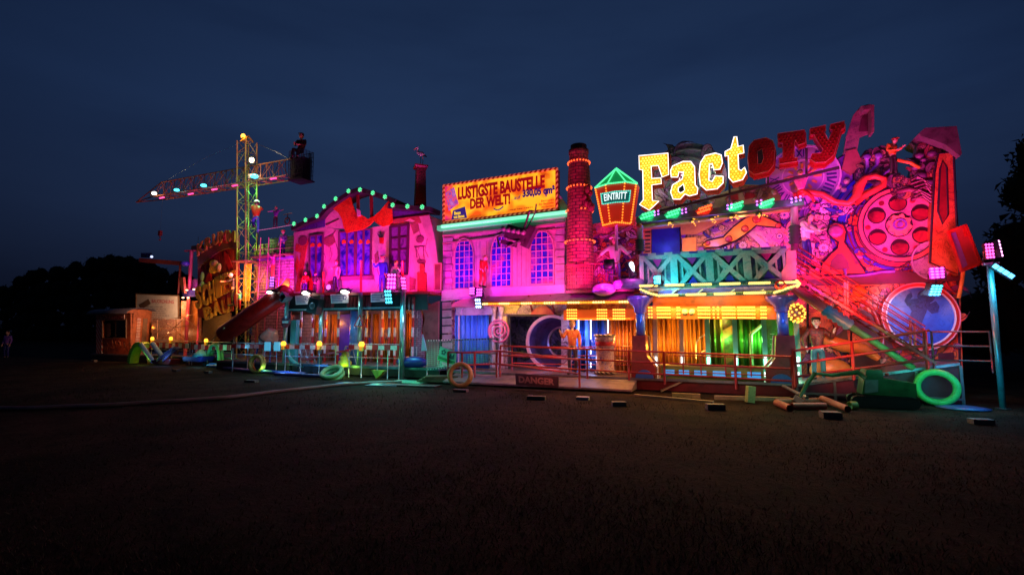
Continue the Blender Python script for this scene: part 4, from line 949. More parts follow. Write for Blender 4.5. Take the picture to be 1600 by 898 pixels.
# ================================================================== LANTERN
VLn = .6
ln = thing('lantern_sign', (F(963,352,VLn).x, VLn, F(963,352,VLn).z), 'tapering red lantern outlined with bulbs, green bulb roof and white entrance lettering', 'lantern')
roof = [(964,262),(995,288),(929,294)]
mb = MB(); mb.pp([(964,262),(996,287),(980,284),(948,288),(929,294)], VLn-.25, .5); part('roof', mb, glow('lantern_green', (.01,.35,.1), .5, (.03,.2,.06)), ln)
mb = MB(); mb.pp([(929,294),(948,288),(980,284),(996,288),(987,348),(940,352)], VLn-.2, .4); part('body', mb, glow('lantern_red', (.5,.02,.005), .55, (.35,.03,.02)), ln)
def beads(pts, n, v, r=.035, mb=None):
    mb = mb or MB(); Pp = [F(x, y, v) for x, y in pts]; L = [(q-p).length for p, q in zip(Pp, Pp[1:])]; T_ = sum(L)
    for k in range(n):
        d = T_*k/(n-1); i = 0
        while i < len(L)-1 and d > L[i]: d -= L[i]; i += 1
        mb.ball(Pp[i].lerp(Pp[i+1], min(1, d/L[i])), r)
    return mb
mb = beads([(930,293),(963,263),(995,286)], 34, VLn-.3); beads([(931,293),(950,287),(978,284),(995,287)], 24, VLn-.3, .035, mb); beads([(949,287),(962,264),(978,284)], 22, VLn-.3, .03, mb); part('green_bulbs', mb, LAMPG, ln)
mb = beads([(930,294),(942,351)], 17, VLn-.26); beads([(994,288),(986,347)], 16, VLn-.26, .035, mb); beads([(946,290),(953,346)], 14, VLn-.26, .03, mb); beads([(976,287),(972,345)], 14, VLn-.26, .03, mb); beads([(942,352),(962,347),(984,349)], 14, VLn-.26, .035, mb); part('orange_bulbs', mb, LAMPO, ln)
mb = MB(); lf = quadfn([(939,303),(985,298),(983,315),(941,319)], VLn-.3); mb.prism([lf(0,1),lf(.5,1.1),lf(1,1),lf(1,0),lf(.5,.1),lf(0,0)], VLn-.3, VLn-.24); part('sign_plate', mb, glow('plate_teal', (.01,.16,.14), .5), ln)
mb = MB(); text(mb, 'EINTRITT', .1, .9, .22, .85, VLn-.32, .02, .0, 0, fn=lambda x, z: lf(x, z+.1*math.sin(math.pi*x))); part('lettering', mb, glow('sign_white', (.85,1,1), 1.4), ln)
mb = beads([(939,303),(962,299),(985,298),(983,315),(962,316),(941,319),(939,303)], 46, VLn-.32, .026); part('sign_bulbs', mb, glow('bulb_teal', (.08,.8,.6), 1.3), ln)
mb = MB(); p, q = F(963,352,VLn), F(963,392,VLn); mb.tube([p, q], .055, 8); part('post', mb, paint((.6,.3,.5), .4, .2), ln)
# ================================================================== MACHINE BUILDING
VR = 1.55
rb = thing('machine_building', (F(1260,560,VR).x, VR, 0), 'huge factory front with painted gears, clock and chimney tower, lit red and magenta', 'building')
REDART = gearart('red_art', [(.2,.01,.04),(.6,.05,.03),(.75,.16,.05),(.65,.05,.05),(.3,.02,.12)], [(.7,.15,.05),(.5,.04,.1),(.65,.3,.12),(.35,.05,.3),(.6,.06,.04)], 1.1)
mb = MB(); mb.pp([(1000,342),(1060,322),(1170,292),(1232,300),(1300,330),(1345,300),(1370,290),(1420,280),(1455,262),(1468,250),(1490,250),(1497,340),(1505,590),(1240,600),(1240,480),(1000,470)], VR, .15)
part('main_wall', mb, REDART, rb)
LILA = gearart('lilac_art', [(.2,.05,.4),(.65,.25,.5),(.75,.4,.6),(.5,.1,.35)], [(.6,.2,.5),(.3,.1,.5),(.75,.35,.3),(.7,.4,.6)], 1.6)
mb = MB(); mb.pp([(1240,320),(1300,312),(1336,322),(1360,330),(1330,352),(1300,380),(1296,420),(1240,430)], VR-.02, .018); part('pink_mural', mb, LILA, rb)
# doorway and the balcony back wall
mb = MB(); mb.pp([(1003,348),(1236,318),(1236,400),(1003,402)], VR-.03, .025); part('balcony_mural', mb, gearart('balc_art', [(.02,.03,.5),(.5,.1,.5),(.75,.3,.5),(.75,.3,.12),(.08,.05,.55)], [(.6,.2,.5),(.05,.05,.5),(.75,.35,.2),(.6,.1,.3)], 1.3), rb)
mb = MB(); mb.pp([(1018,358),(1063,353),(1063,398),(1018,400)], VR-.06, .03); part('blue_door', mb, paint((.015,.02,.28), .4, .3), rb)
mb = MB(); mb.pp([(1003,358),(1018,357),(1018,400),(1003,401)], VR-.07, .04); mb.pp([(1066,372),(1088,370),(1088,398),(1066,398)], VR-.2, .18); parts('orange_panel', mb, paint((.7,.25,.08), .4, .35, 3), rb)
mb = MB()
for k in range(6): y = 362+k*6; mb.pp([(1008,y),(1016,y-.5),(1016,y+1.5),(1008,y+2)], VR-.1, .02)
part('panel_slits', mb, BLACK, rb)
mb = MB(); mb.pp([(1003,350),(1100,340),(1130,330),(1180,324),(1234,318),(1234,326),(1190,331),(1150,336),(1120,350),(1090,365),(1064,366),(1063,354),(1003,359)], VR-.16, .13); part('copper_duct', mb, paint((.55,.2,.1), .35, .3, 2), rb)
mb = MB(); mb.pp([(1097,382),(1104,376),(1130,370),(1146,354),(1165,340),(1182,334),(1200,340),(1222,350),(1220,356),(1198,354),(1182,352),(1168,364),(1148,377),(1122,386),(1103,387)], VR-.14, .1)
part('orange_lever', mb, paint((.85,.32,.06), .35, .25, 1.5), rb)
mb = MB()
for x, y, r in ((1106,380,.08),(1139,373,.11),(1164,357,.11),(1182,342,.13),(1216,352,.08)): c = F(x,y,VR-.2); mb.lathe([(r,.06),(r,-.03),(r*.6,-.06),(.01,-.06)], c, 14, 1)
parts('rivet', mb, paint((.5,.05,.06), .25, .2), rb)
mb = MB(); mb.pp([(1168,364),(1176,362),(1206,388),(1198,392)], VR-.1, .05); c = F(1172,388,VR-.08); mb.annulus((c.x,c.z), .5, .56, VR-.1, VR-.05, 24, 1, 20, 170); part('strut_art', mb, paint((.6,.3,.5), .4, .3), rb)
# right murals
c0 = F(1404,352,VR-.1); 
def RD(x, y, xr_, v): a, b_ = F(x-xr_, y, v), F(x+xr_, y, v); return (b_.x-a.x)/2
rg = RD(1404,352,66,VR)
c0z = c0.z; qz = .93
def Zr(x, y, yr, v): a, b_ = F(x, y-yr, v), F(x, y+yr, v); return (a.z-b_.z)/2
gz = Zr(1404,352,57,VR)
mb = MB(); mb.disc((c0.x,c0z), rg*1.25, gz*1.22, VR-.03, VR-.001, 48); part('blue_halo', mb, airbrush('halo', [(.01,.02,.45),(.03,.02,.55),(.2,.03,.3)], 1.0, .4, .8, .3), rb)
mb = MB(); mb.disc((c0.x+.05,c0z-.05), rg*1.13, gz*1.1, VR-.06, VR-.031, 48); part('gear_back', mb, airbrush('gearback', [(.5,.02,.05),(.7,.08,.08),(.3,.01,.1)], 1.2), rb)
mb = MB(); mb.annulus((c0.x,c0z), rg*.9, rg*1.0, VR-.22, VR-.06, 56, gz/rg); part('gear_rim', mb, paint((.7,.14,.14), .35, .25), rb)
mb = MB(); mb.disc((c0.x,c0z), rg*.9, gz*.9, VR-.1, VR-.061, 48); part('gear_plate', mb, airbrush('gearplate', [(.3,.08,.2),(.6,.2,.35),(.7,.28,.35)], 1.6, .35, .8, .5), rb)
mb = MB()
for k in range(6):
    a = k*math.pi/3+.5; mb.disc((c0.x+rg*.6*math.cos(a), c0z+gz*.6*math.sin(a)), rg*.2, gz*.2, VR-.112, VR-.101, 20)
for k in range(6):
    a = k*math.pi/3; mb.disc((c0.x+rg*.74*math.cos(a), c0z+gz*.74*math.sin(a)), rg*.07, gz*.07, VR-.112, VR-.101, 12)
parts('gear_hole', mb, airbrush('holes', [(.03,.003,.01),(.3,.015,.04),(.5,.04,.06)], 1.8, .3, .6, .3), rb)
hub = []
for k in range(32): a = k*2*math.pi/32; rr = (.3 if (k//2) % 2 else .24); hub.append((c0.x+rg*rr*math.cos(a), c0z+gz*rr*math.sin(a)))
mb = MB(); mb.prism(hub, VR-.2, VR-.1); part('gear_hub', mb, paint((.75,.25,.2), .3, .2), rb)
mb = MB(); mb.annulus((c0.x,c0z), rg*.12, rg*.17, VR-.25, VR-.2, 24); mb.disc((c0.x,c0z), rg*.07, gz*.07, VR-.26, VR-.2, 16); part('hub_cap', mb, PURP, rb)
# small lilac disc and big blue disc
c = F(1456,407,VR-.2); r_ = RD(1456,407,32,VR-.2); q_ = Zr(1456,407,29,VR-.2)/r_
mb = MB(); mb.disc((c.x,c.z), r_, r_*q_, VR-.2, VR-.12, 40); o = part('lilac_disc', mb, airbrush('lilacdisc', [(.12,.03,.22),(.45,.25,.55),(.5,.3,.6),(.1,.02,.2)], 1.8), rb)
mb = MB(); mb.annulus((c.x,c.z), r_*.97, r_*1.04, VR-.24, VR-.12, 40, q_); part('disc_rim', mb, paint((.45,.3,.55), .3, .2), o)
c = F(1437,494,VR-.2); r_ = RD(1437,494,54,VR-.2); q_ = Zr(1437,494,46,VR-.2)/r_
mb = MB(); mb.disc((c.x,c.z), r_, r_*q_, VR-.2, VR-.12, 48); o = part('blue_disc', mb, airbrush('bluedisc', [(.01,.04,.3),(.02,.1,.5),(.14,.24,.55),(.01,.05,.38)], .8, .4, .8, .5), rb)
mb = MB(); mb.annulus((c.x,c.z), r_*.98, r_*1.02, VR-.26, VR-.12, 48, q_); part('white_rim', mb, paint((.7,.6,.65), .3, .2), o)
mb = MB(); mb.annulus((c.x,c.z), r_*1.02, r_*1.12, VR-.22, VR-.12, 48, q_); part('red_rim', mb, RED, o)
mb = MB(); mb.annulus((c.x,c.z), r_*1.12, r_*1.15, VR-.24, VR-.12, 48, q_); part('outer_rim', mb, paint((.7,.3,.35), .3, .2), o)
# strong man silhouette on the disc: chest, arms, head, legs
mb = MB(); v = VR-.215
mb.pp([(1418,472),(1424,467),(1436,466),(1446,468),(1454,474),(1462,470),(1468,478),(1466,488),(1456,490),(1449,484),(1443,498),(1440,506),(1424,506),(1419,498),(1425,486),(1420,479)], v, .013)
mb.pp([(1418,478),(1413,470),(1418,460),(1424,457),(1426,463),(1421,470),(1424,477)], v-.003, .013); c2 = F(1447,463,v); mb.disc((c2.x,c2.z), .2, .2, v-.004, v+.01, 14)
mb.pp([(1424,506),(1440,506),(1442,520),(1436,536),(1428,536),(1431,518),(1420,530),(1411,530),(1414,515)], v-.001, .013)
part('strong_man_painting', mb, airbrush('strong', [(.002,.004,.04),(.006,.015,.12),(.02,.04,.2),(.002,.004,.05)], 7, .4), o)
# ledge and pipes between storeys
mb = MB(); mb.pp([(1262,437),(1330,434),(1345,430),(1395,422),(1500,433),(1502,438),(1400,443),(1262,446)], VR-.2, .18); part('dark_ledge', mb, paint((.1,.01,.03), .5, .4), rb)
mb = MB(); mb.tube([F(1320,420,VR-.2), F(1322,432,VR-.2), F(1350,430,VR-.2), F(1362,428,VR-.2), F(1376,425,VR-.2), F(1398,424,VR-.2)], .05, 6); part('ledge_pipe', mb, PURP, rb)
mb = MB(); mb.pp([(1266,440),(1400,440),(1390,470),(1300,470)], VR-.03, .02)
c = F(1343,455,VR-.08); mb.lathe([(.2,.06),(.16,-.04),(.08,-.08)], c, 16, 1); part('orange_plate', mb, ORANGE, rb)
mb = MB(); mb.pp([(1342,447),(1368,446),(1370,452),(1345,454)], VR-.07, .03); mb.pp([(1330,480),(1370,490),(1395,540),(1400,560),(1350,530),(1300,500)], VR-.05, .04); mb.pp([(1330,550),(1372,545),(1380,590),(1330,590)], VR-.25, .15); parts('dark_cavity', mb, paint((.06,.01,.02), .5, .4), rb)
mb = MB(); c = F(1300,580,VR-.5); mb.ell((c.x,VR-.3,c.z), .55, .3, .38, 18, 12); c = F(1318,545,VR-.3); mb.tube([F(1270,520,VR-.15),F(1290,530,VR-.2),F(1318,540,VR-.3),F(1350,545,VR-.25),F(1372,560,VR-.2)], [.12,.16,.2,.16,.1], 10); part('orange_flask', mb, paint((.8,.25,.06), .3, .25, 1.5), rb)
# bracket with holes
mb = MB(); mb.pp([(1296,352),(1305,348),(1318,351),(1323,362),(1320,378),(1330,392),(1350,420),(1352,428),(1282,430),(1284,412),(1298,396),(1308,388),(1310,378),(1300,372),(1293,362)], VR-.14, .12); part('red_bracket', mb, paint((.75,.07,.04), .35, .3, 1.5), rb)
mb = MB(); mb.pp([(1296,422),(1298,408),(1308,396),(1316,396),(1326,410),(1328,422)], VR-.155, .014); mb.pp([(1324,385),(1330,388),(1344,412),(1337,413)], VR-.156, .014); mb.pp([(1337,360),(1343,364),(1364,394),(1372,410),(1360,402),(1344,380)], VR-.08, .02); parts('bracket_hole', mb, paint((.14,.02,.05), .5, .4), rb)
mb = MB(); c = F(1306,361,VR-.18); mb.lathe([(.19,.06),(.19,0),(.1,-.03)], c, 18, 1); part('bracket_bolt', mb, paint((.35,.1,.3), .3, .3), rb)
# red cable arm
mb = MB(); pts = [(1240,306),(1262,300),(1285,304),(1305,316),(1325,318),(1338,308),(1342,292),(1352,278),(1368,275),(1382,280),(1380,290),(1365,298),(1350,306),(1336,318)]; mb.tube([F(x,y,VR-.35) for x, y in pts], [.1]*5+[.13,.14]+[.09]*7, 8); part('red_hose', mb, paint((.75,.08,.05), .35, .25), rb)
mb = MB(); mb.pp([(1300,310),(1305,250),(1322,240),(1334,248),(1334,312),(1320,318)], VR+.05, .12); part('violet_plate', mb, paint((.22,.08,.5), .35, .35), rb)
mb = MB()
for x, y in ((1323,283),(1318,297),(1310,292),(1322,262)): c = F(x,y,VR-.02); mb.lathe([(.09,.05),(.08,-.04)], c, 10, 1)
parts('stud', mb, paint((.5,.35,.4), .3, .3), rb)

# drawn outlines, swooshes, rivets and panel lines of the mural
def arcs(parent, c, q, specs, v, M, nm):
    for (ra, rb_, a0, a1) in specs: mb = MB(); mb.annulus((c[0],c[1]), ra, rb_, v-.012, v, 40, q, a0, a1); part(nm, mb, M, parent)
gq = gz/rg; C_ = (c0.x, c0z)
arcs(rb, C_, gq, [(rg*1.0,rg*1.03,0,360),(rg*.87,rg*.9,0,360)], VR-.225, INK, 'drawn_ring')
arcs(rb, C_, gq, [(rg*1.13,rg*1.16,0,360),(rg*.3,rg*.325,0,360)], VR-.115, INK, 'drawn_ring')
BLUP = paint((.02,.03,.5), .35, .3)
arcs(rb, C_, gq, [(rg*1.3,rg*1.5,95,215),(rg*1.62,rg*1.7,110,205),(rg*1.24,rg*1.28,150,240)], VR-.026, BLUP, 'blue_swoosh')
arcs(rb, C_, gq, [(rg*1.5,rg*1.53,95,220),(rg*1.7,rg*1.72,110,210),(rg*1.35,rg*1.38,170,250)], VR-.028, INK, 'drawn_arc')
arcs(rb, C_, gq, [(rg*1.4,rg*1.48,196,240),(rg*1.2,rg*1.25,185,235)], VR-.03, paint((.12,.01,.03), .4, .3), 'dark_arc')
for k in range(6):
    a = k*math.pi/3+.5; cc = (C_[0]+rg*.6*math.cos(a), C_[1]+gz*.6*math.sin(a))
    mb = MB(); mb.annulus(cc, rg*.2, rg*.225, VR-.125, VR-.11, 22, gq); part('hole_rim', mb, INK, rb)
    mb = MB(); pts = [(cc[0]+rg*.2*math.cos(R(t)), cc[1]+gz*.2*math.sin(R(t))) for t in range(20,170,15)]+[(cc[0]+rg*.16*math.cos(R(t)), cc[1]+gz*.02+gz*.1*math.sin(R(t))) for t in range(160,20,-20)]; mb.prism(pts, VR-.118, VR-.113); part('painted_crescent', mb, paint((.03,.003,.01), .4, .2), rb)
ink(rb, [[(1296,352),(1305,348),(1318,351),(1323,362),(1320,378),(1330,392),(1350,420),(1352,428),(1282,430),(1284,412),(1298,396),(1308,388),(1310,378),(1300,372),(1293,362)]], VR-.14, .03)
ink(rb, [[(1097,382),(1104,376),(1130,370),(1146,354),(1165,340),(1182,334),(1200,340),(1222,350),(1220,356),(1198,354),(1182,352),(1168,364),(1148,377),(1122,386),(1103,387)]], VR-.14, .025)
ink(rb, [[(1300,310),(1305,250),(1322,240),(1334,248),(1334,312),(1320,318)]], VR+.04, .03)
ink(rb, [[(1336,282),(1338,256),(1352,236),(1362,232),(1366,236),(1376,228),(1388,228),(1392,240),(1392,262),(1400,270),(1420,285)]], VR-.1, .02)
ink(rb, [[(1466,330),(1469,265),(1473,252),(1479,262),(1481,335),(1473,350)],[(1453,410),(1460,270),(1466,240),(1490,238),(1494,330),(1499,430)]], VR-.36, .028)
ink(rb, [[(1018,358),(1063,353),(1063,398),(1018,400)]], VR-.06, .025)
ink(rb, [[(1266,440),(1330,438),(1398,440),(1392,466),(1300,474)],[(1262,446),(1262,590),(1330,590),(1330,500),(1290,470)],[(1404,440),(1496,436),(1500,585),(1404,590)]], VR-.02, .03, 'panel_line')
mb = MB()
for k in range(30):
    for (x, y) in ((1266+k*8, 449 if k < 17 else 442),(1494-.1*k, 300+k*9.5)): c = F(x,y,VR-.03); mb.lathe([(.035,.03),(.03,0),(.01,-.015)], c, 6, 1)
part('rivet_rows', mb, paint((.3,.05,.08), .3, .3), rb)
mb = MB()
for pts in ([(1266,455),(1290,470),(1310,500),(1300,530)],[(1345,470),(1362,480),(1380,520),(1378,560)],[(1405,560),(1440,570),(1495,566)],[(1270,500),(1284,520),(1280,560),(1296,585)]): mb.tube([F(x,y,VR-.08) for x, y in pts], .06, 8)
parts('wall_pipe', mb, paint((.35,.05,.05), .3, .35), rb)
mb = MB()
for pts in ([(1270,462),(1282,462),(1296,480),(1288,492)],[(1352,462),(1378,458),(1384,476),(1360,474)],[(1300,500),(1322,506),(1326,536),(1304,528)],[(1412,556),(1436,560),(1432,580),(1410,580)],[(1466,552),(1490,550),(1492,578),(1468,580)],[(1384,498),(1380,470),(1372,480)]): mb.pp(pts, VR-.05, .03)
parts('dark_panel', mb, paint((.07,.008,.02), .4, .4), rb)
mb = MB()
for pts in ([(1246,330),(1262,326),(1270,338),(1256,344)],[(1275,325),(1296,318),(1300,326),(1280,332)],[(1300,390),(1306,384),(1300,376)],[(1250,372),(1246,400),(1252,420),(1256,400)]): mb.pp(pts, VR-.05, .02)
parts('violet_shape', mb, PURP, rb)
mb = MB()
for (x0_,y0_,x1_,y1_,w_) in ((1240,345,1300,318,.03),(1256,322,1322,356,.025),(1285,332,1310,352,.06),(1244,380,1290,366,.02),(1292,352,1262,330,.02),(1262,402,1262,430,.08)): mb.bar(F(x0_,y0_,VR-.04), F(x1_,y1_,VR-.04), w_, .02)
parts('drawn_line', mb, INK, rb)
for (x, y, r2) in ((1210,300,.1),(1180,312,.08),(1150,318,.08),(1112,314,.1),(1064,326,.1),(1030,330,.08)):
    c = F(x,y,VR-.32); mb = MB(); mb.lathe([(r2,.03),(r2*.9,-.03),(.01,-.05)], c, 12, 1); part('bracket_bolt', mb, paint((.2,.18,.1), .3, .3), rb)
mb = MB()
for k in range(7):
    y = 296+k*5; mb.tube([F(1426+random.uniform(-5,5),y-14,VR-.3),F(1440+random.uniform(-8,8),y-20,VR-.34),F(1455,y-10,VR-.3)], .03, 5)
mb.tube([F(1400,300,VR-.2),F(1420,296,VR-.25),F(1440,300,VR-.25),F(1452,310,VR-.2)], .08, 8)
parts('root_pipe', mb, paint((.2,.05,.1), .5, .4), rb)

# crowded relief painting: tapering plumes, cogs, bolts and plates with dark drawn edges
rq = random.Random(11)
def relief(name, parent, zones, v, pal, n, seed, sz=1.0, dens=.5):
    rq.seed(seed); mb = MB(); mats = [INK]+pal
    for i in range(n):
        poly = zones[rq.randrange(len(zones))]; xs = [p[0] for p in poly]; ys = [p[1] for p in poly]
        for _ in range(30):
            x, y = rq.uniform(min(xs), max(xs)), rq.uniform(min(ys), max(ys))
            if inside(x, y, poly): break
        else: continue
        c = F(x, y, v); k = 1+rq.randrange(len(pal)); kind = rq.random(); dv = v-.004*(i % 9)
        if kind < dens:
            a = rq.random()*6.28; L = rq.uniform(.35,.95)*sz; bend = rq.uniform(-.35,.35)*sz; w = rq.uniform(.05,.13)*sz
            P = []
            for t in range(9):
                u = t/8; px_, pz_ = math.cos(a)*L*(u-.5)-math.sin(a)*bend*4*u*(1-u), math.sin(a)*L*(u-.5)+math.cos(a)*bend*4*u*(1-u)
                P.append((c.x+px_, c.z+pz_, w*(math.sin(math.pi*min(1,u*1.15+.08))**.6)))
            up = []; dn = []
            for t in range(9):
                p, q = P[max(t-1,0)], P[min(t+1,8)]; tx, tz = q[0]-p[0], q[1]-p[1]; l = math.hypot(tx,tz) or 1
                up.append((P[t][0]-tz/l*P[t][2], P[t][1]+tx/l*P[t][2])); dn.append((P[t][0]+tz/l*P[t][2], P[t][1]-tx/l*P[t][2]))
            O = up+dn[::-1]
        elif kind < dens+.28:
            r = rq.uniform(.08,.24)*sz; m_ = rq.choice((8,10,12)); O = []
            for t in range(m_*4): rr = r*(1.0 if (t//2) % 2 else .8); O.append((c.x+rr*math.cos(t*math.pi/(m_*2)), c.z+rr*math.sin(t*math.pi/(m_*2))))
        else:
            a = rq.random()*3; h1, h2 = rq.uniform(.08,.28)*sz, rq.uniform(.06,.14)*sz; O = [(c.x+h1*sx*math.cos(a)-h2*sy*math.sin(a), c.z+h1*sx*math.sin(a)+h2*sy*math.cos(a)) for sx, sy in ((-1,-.7),(-.8,-1),(.8,-1),(1,-.6),(1,.7),(.7,1),(-.8,1),(-1,.6))]
        mb.mat(k).prism(O, dv-.03, v+.0); mb.mat(0).tube([(p[0], dv-.03, p[1]) for p in O], .013*sz, 3, close=True)
        if kind >= dens:
            mb.mat(0); mb.annulus((c.x,c.z), .045*sz, .06*sz, dv-.037, dv-.031, 12); mb.mat(1+rq.randrange(len(pal))); mb.disc((c.x,c.z), .035*sz, .035*sz, dv-.05, dv-.031, 10)
        else:
            mb.mat(0).tube([(P[t][0], dv-.032, P[t][1]) for t in range(1,8)], .007*sz, 3)
    return part(name, mb, mats, parent)
PR = [paint((.75,.1,.04),.35,.3), paint((.8,.25,.07),.35,.3), paint((.45,.02,.05),.35,.3), paint((.55,.12,.3),.35,.3), paint((.2,.04,.25),.35,.3), paint((.7,.3,.25),.35,.3)]
PV = [paint((.7,.3,.5),.35,.3), paint((.3,.08,.5),.35,.3), paint((.05,.04,.5),.35,.3), paint((.8,.4,.3),.35,.3), paint((.6,.12,.35),.35,.3), paint((.75,.5,.6),.35,.2)]
relief('pink_relief', rb, [[(1242,322),(1300,314),(1340,330),(1320,352),(1296,352),(1300,385),(1290,425),(1244,425)]], VR-.04, PV, 46, 3, .75)
relief('red_relief', rb, [[(1264,450),(1395,448),(1380,478),(1310,485),(1266,470)],[(1265,480),(1330,500),(1372,545),(1380,590),(1268,590)]], VR-.03, PR, 60, 5, .8)
relief('corner_relief', rb, [[(1402,542),(1500,545),(1500,590),(1402,590)],[(1484,440),(1498,440),(1500,545),(1492,545)],[(1400,440),(1404,470),(1384,480),(1382,448)]], VR-.03, PR, 34, 8, .7)
relief('upper_relief', rb, [[(1345,316),(1375,300),(1400,292),(1360,318),(1336,345),(1326,370),(1322,350)],[(1330,400),(1345,392),(1380,420),(1400,428),(1345,428)],[(1440,300),(1458,312),(1454,330),(1440,312)],[(1424,395),(1420,428),(1395,425),(1400,412)]], VR-.035, PR+PV[1:3], 40, 9, .7)
relief('balcony_relief', rb, [[(1100,345),(1150,335),(1140,350),(1120,368),(1095,372)],[(1160,372),(1185,358),(1234,362),(1234,396),(1150,398)],[(1190,332),(1234,328),(1234,350),(1222,346)],[(1092,388),(1150,384),(1150,398),(1092,398)]], VR-.035, PV, 44, 12, .7)
relief('gargoyle_relief', rb, [[(1424,300),(1428,255),(1438,220),(1470,232),(1462,262),(1455,300)],[(1400,272),(1422,290),(1420,308),(1395,300)]], VR-.21, [paint((.3,.14,.14),.5,.4),paint((.16,.07,.14),.5,.4),paint((.4,.16,.08),.5,.4),paint((.25,.05,.07),.5,.4)], 60, 14, .6)
relief('fist_relief', rb, [[(1342,280),(1342,260),(1362,240),(1390,235),(1390,262),(1402,276),(1380,292),(1360,282)]], VR-.105, [paint((.35,.18,.2),.5,.4),paint((.22,.1,.14),.5,.4),paint((.42,.2,.14),.5,.4)], 26, 15, .55)
relief('bracket_relief', rb, [[(1120,306),(1160,292),(1200,294),(1216,306),(1130,322)],[(1005,336),(1060,326),(1100,324),(1060,334)]], VR-.305, [paint((.2,.2,.1),.4,.3),paint((.12,.14,.08),.4,.3),paint((.25,.1,.1),.4,.3)], 22, 16, .6)
relief('turbine_relief', rb, [[(1020,240),(1072,228),(1118,245),(1122,300),(1080,325),(1030,318)]], VR-.025, [paint((.2,.15,.35),.4,.3),paint((.1,.22,.2),.4,.3),paint((.3,.2,.35),.4,.3)], 40, 17, .8)
relief('terrace_relief', tr, [[(928,360),(996,350),(996,448),(928,448)]], 1.745, PV+PR[:2], 60, 18, .8)
# clock
c = F(1254,277,VR-.05); r_ = RD(1254,277,58,VR-.05); q_ = Zr(1254,277,49,VR-.05)/r_
mb = MB(); mb.disc((c.x,c.z), r_, r_*q_, VR-.05, VR+.1, 48); ck2 = part('clock_face', mb, paint((.42,.22,.55), .35, .25, 1.5), rb)
mb = MB(); mb.annulus((c.x,c.z), r_*.97, r_*1.02, VR-.1, VR, 48, q_); mb.annulus((c.x,c.z), r_*.55, r_*.58, VR-.075, VR-.04, 40, q_); part('clock_rim', mb, paint((.65,.4,.7), .3, .2), ck2)
for k, nm in enumerate(('XII','I','II','III','IIII','V','VI','VII','VIII','IX','X','XI')):
    a = math.pi/2-k*math.pi/6; cx_, cz_ = c.x+r_*.77*math.cos(a), c.z+r_*q_*.77*math.sin(a); hw = .05*len(nm)*r_*1.0; hh = r_*.13
    mb = MB(); text(mb, nm, -hw, hw, -hh, hh, VR-.055, .012, .01, 0, fn=lambda x, z: (cx_+x*math.sin(a)+z*math.cos(a), cz_-x*math.cos(a)+z*math.sin(a))); part('numeral', mb, paint((.05,.02,.2), .5, .2), ck2)
mb = MB(); 
for s_2 in range(12): a = s_2*math.pi/6; mb.bar((c.x+r_*.3*math.cos(a),VR-.07,c.z+r_*.3*math.sin(a)), (c.x+r_*(.5 if s_2 % 3 == 0 else .42)*math.cos(a),VR-.07,c.z+r_*.42*math.sin(a)), .07, .02)
part('clock_star', mb, paint((.7,.3,.1), .4, .3), ck2)
# acrobat by the clock and inventor painting
figure('acrobat figure in red tights hanging upside down across the clock dial', F(1250,270,VR-.45)+Vector((0,0,-1.25)), 1.35, 0, dict(eL=(.18,-.05,.9), wL=(.22,-.05,1.0), eR=(-.2,-.05,.85), wR=(-.3,-.05,.8), kL=(.18,-.05,.36), aL=(.26,0,.2), tL=(.3,-.05,.18)), shirt=paint((.7,.15,.3),.4,.2), trousers=RED, hair=DARK)
inv_ = at(1262, VR-.35, 420)
figure('stooping inventor figure with dark hair and blue trousers behind the red stair rails', inv_, 1.75, .9, dict(nk=(0,-.06,.82), hd=(0,-.1,.89), eL=(.14,-.1,.68), wL=(.1,-.22,.66), eR=(-.14,-.1,.66), wR=(-.08,-.22,.6)), shirt=WHITE, trousers=DBLUE)
# parts behind the lettering
mb = MB(); c = F(1072,282,VR); mb.disc((c.x,c.z), RD(1072,282,62,VR), Zr(1072,282,58,VR), VR-.02, VR+.12, 40); part('turbine_disc', mb, airbrush('turbine', [(.15,.08,.35),(.08,.2,.2),(.3,.2,.4),(.1,.25,.12)], 1.4), rb)
mb = MB(); c = F(1072,282,VR-.1)
for r2_ in (.25,.5,.8,1.1): mb.annulus((c.x,c.z), r2_, r2_+.05, VR-.08, VR-.02, 36)
parts('turbine_ring', mb, paint((.15,.2,.2), .3, .3), rb)
mb = MB(); mb.pp([(1000,340),(1040,328),(1100,322),(1130,300),(1160,288),(1200,290),(1220,305),(1220,318),(1130,330),(1060,340)], VR-.3, .15); part('olive_bracket', mb, paint((.16,.17,.08), .4, .4, 2), rb)
mb = MB(); mb.pp([(1132,312),(1140,303),(1152,300),(1154,312)], VR-.32, .02); mb.pp([(1162,303),(1176,299),(1182,308),(1164,312)], VR-.32, .02); parts('bracket_window', mb, DRED, rb)
# tower top, chute, fist, gargoyles
mb = MB(); f1 = [(1453,410),(1455,330),(1460,270),(1466,240),(1490,238),(1494,330),(1499,430)]; mb.pp(f1, VR-.35, .5); part('tower_shaft', mb, airbrush('tower', [(.5,.08,.03),(.65,.18,.06),(.4,.05,.03)], 1), rb)
mb = MB(); mb.pp([(1466,330),(1469,265),(1473,252),(1479,262),(1481,335),(1473,350)], VR-.37, .02); part('tower_slot', mb, paint((.25,.015,.02), .5, .3), rb)
mb = MB(); mb.pp([(1436,208),(1445,200),(1495,197),(1503,240),(1500,244),(1478,226),(1440,212)], VR-.6, 1.3); part('tower_cap', mb, paint((.14,.09,.12), .6, .5, 3), rb)
mb = MB(); mb.pp([(1420,282),(1425,262),(1434,228),(1440,213),(1476,226),(1478,240),(1466,262),(1458,300),(1445,310),(1418,305)], VR-.2, .3); part('gargoyle_block', mb, airbrush('garg', [(.2,.08,.12),(.32,.16,.14),(.12,.05,.1),(.35,.14,.05)], 3.5), rb)
mb = MB()
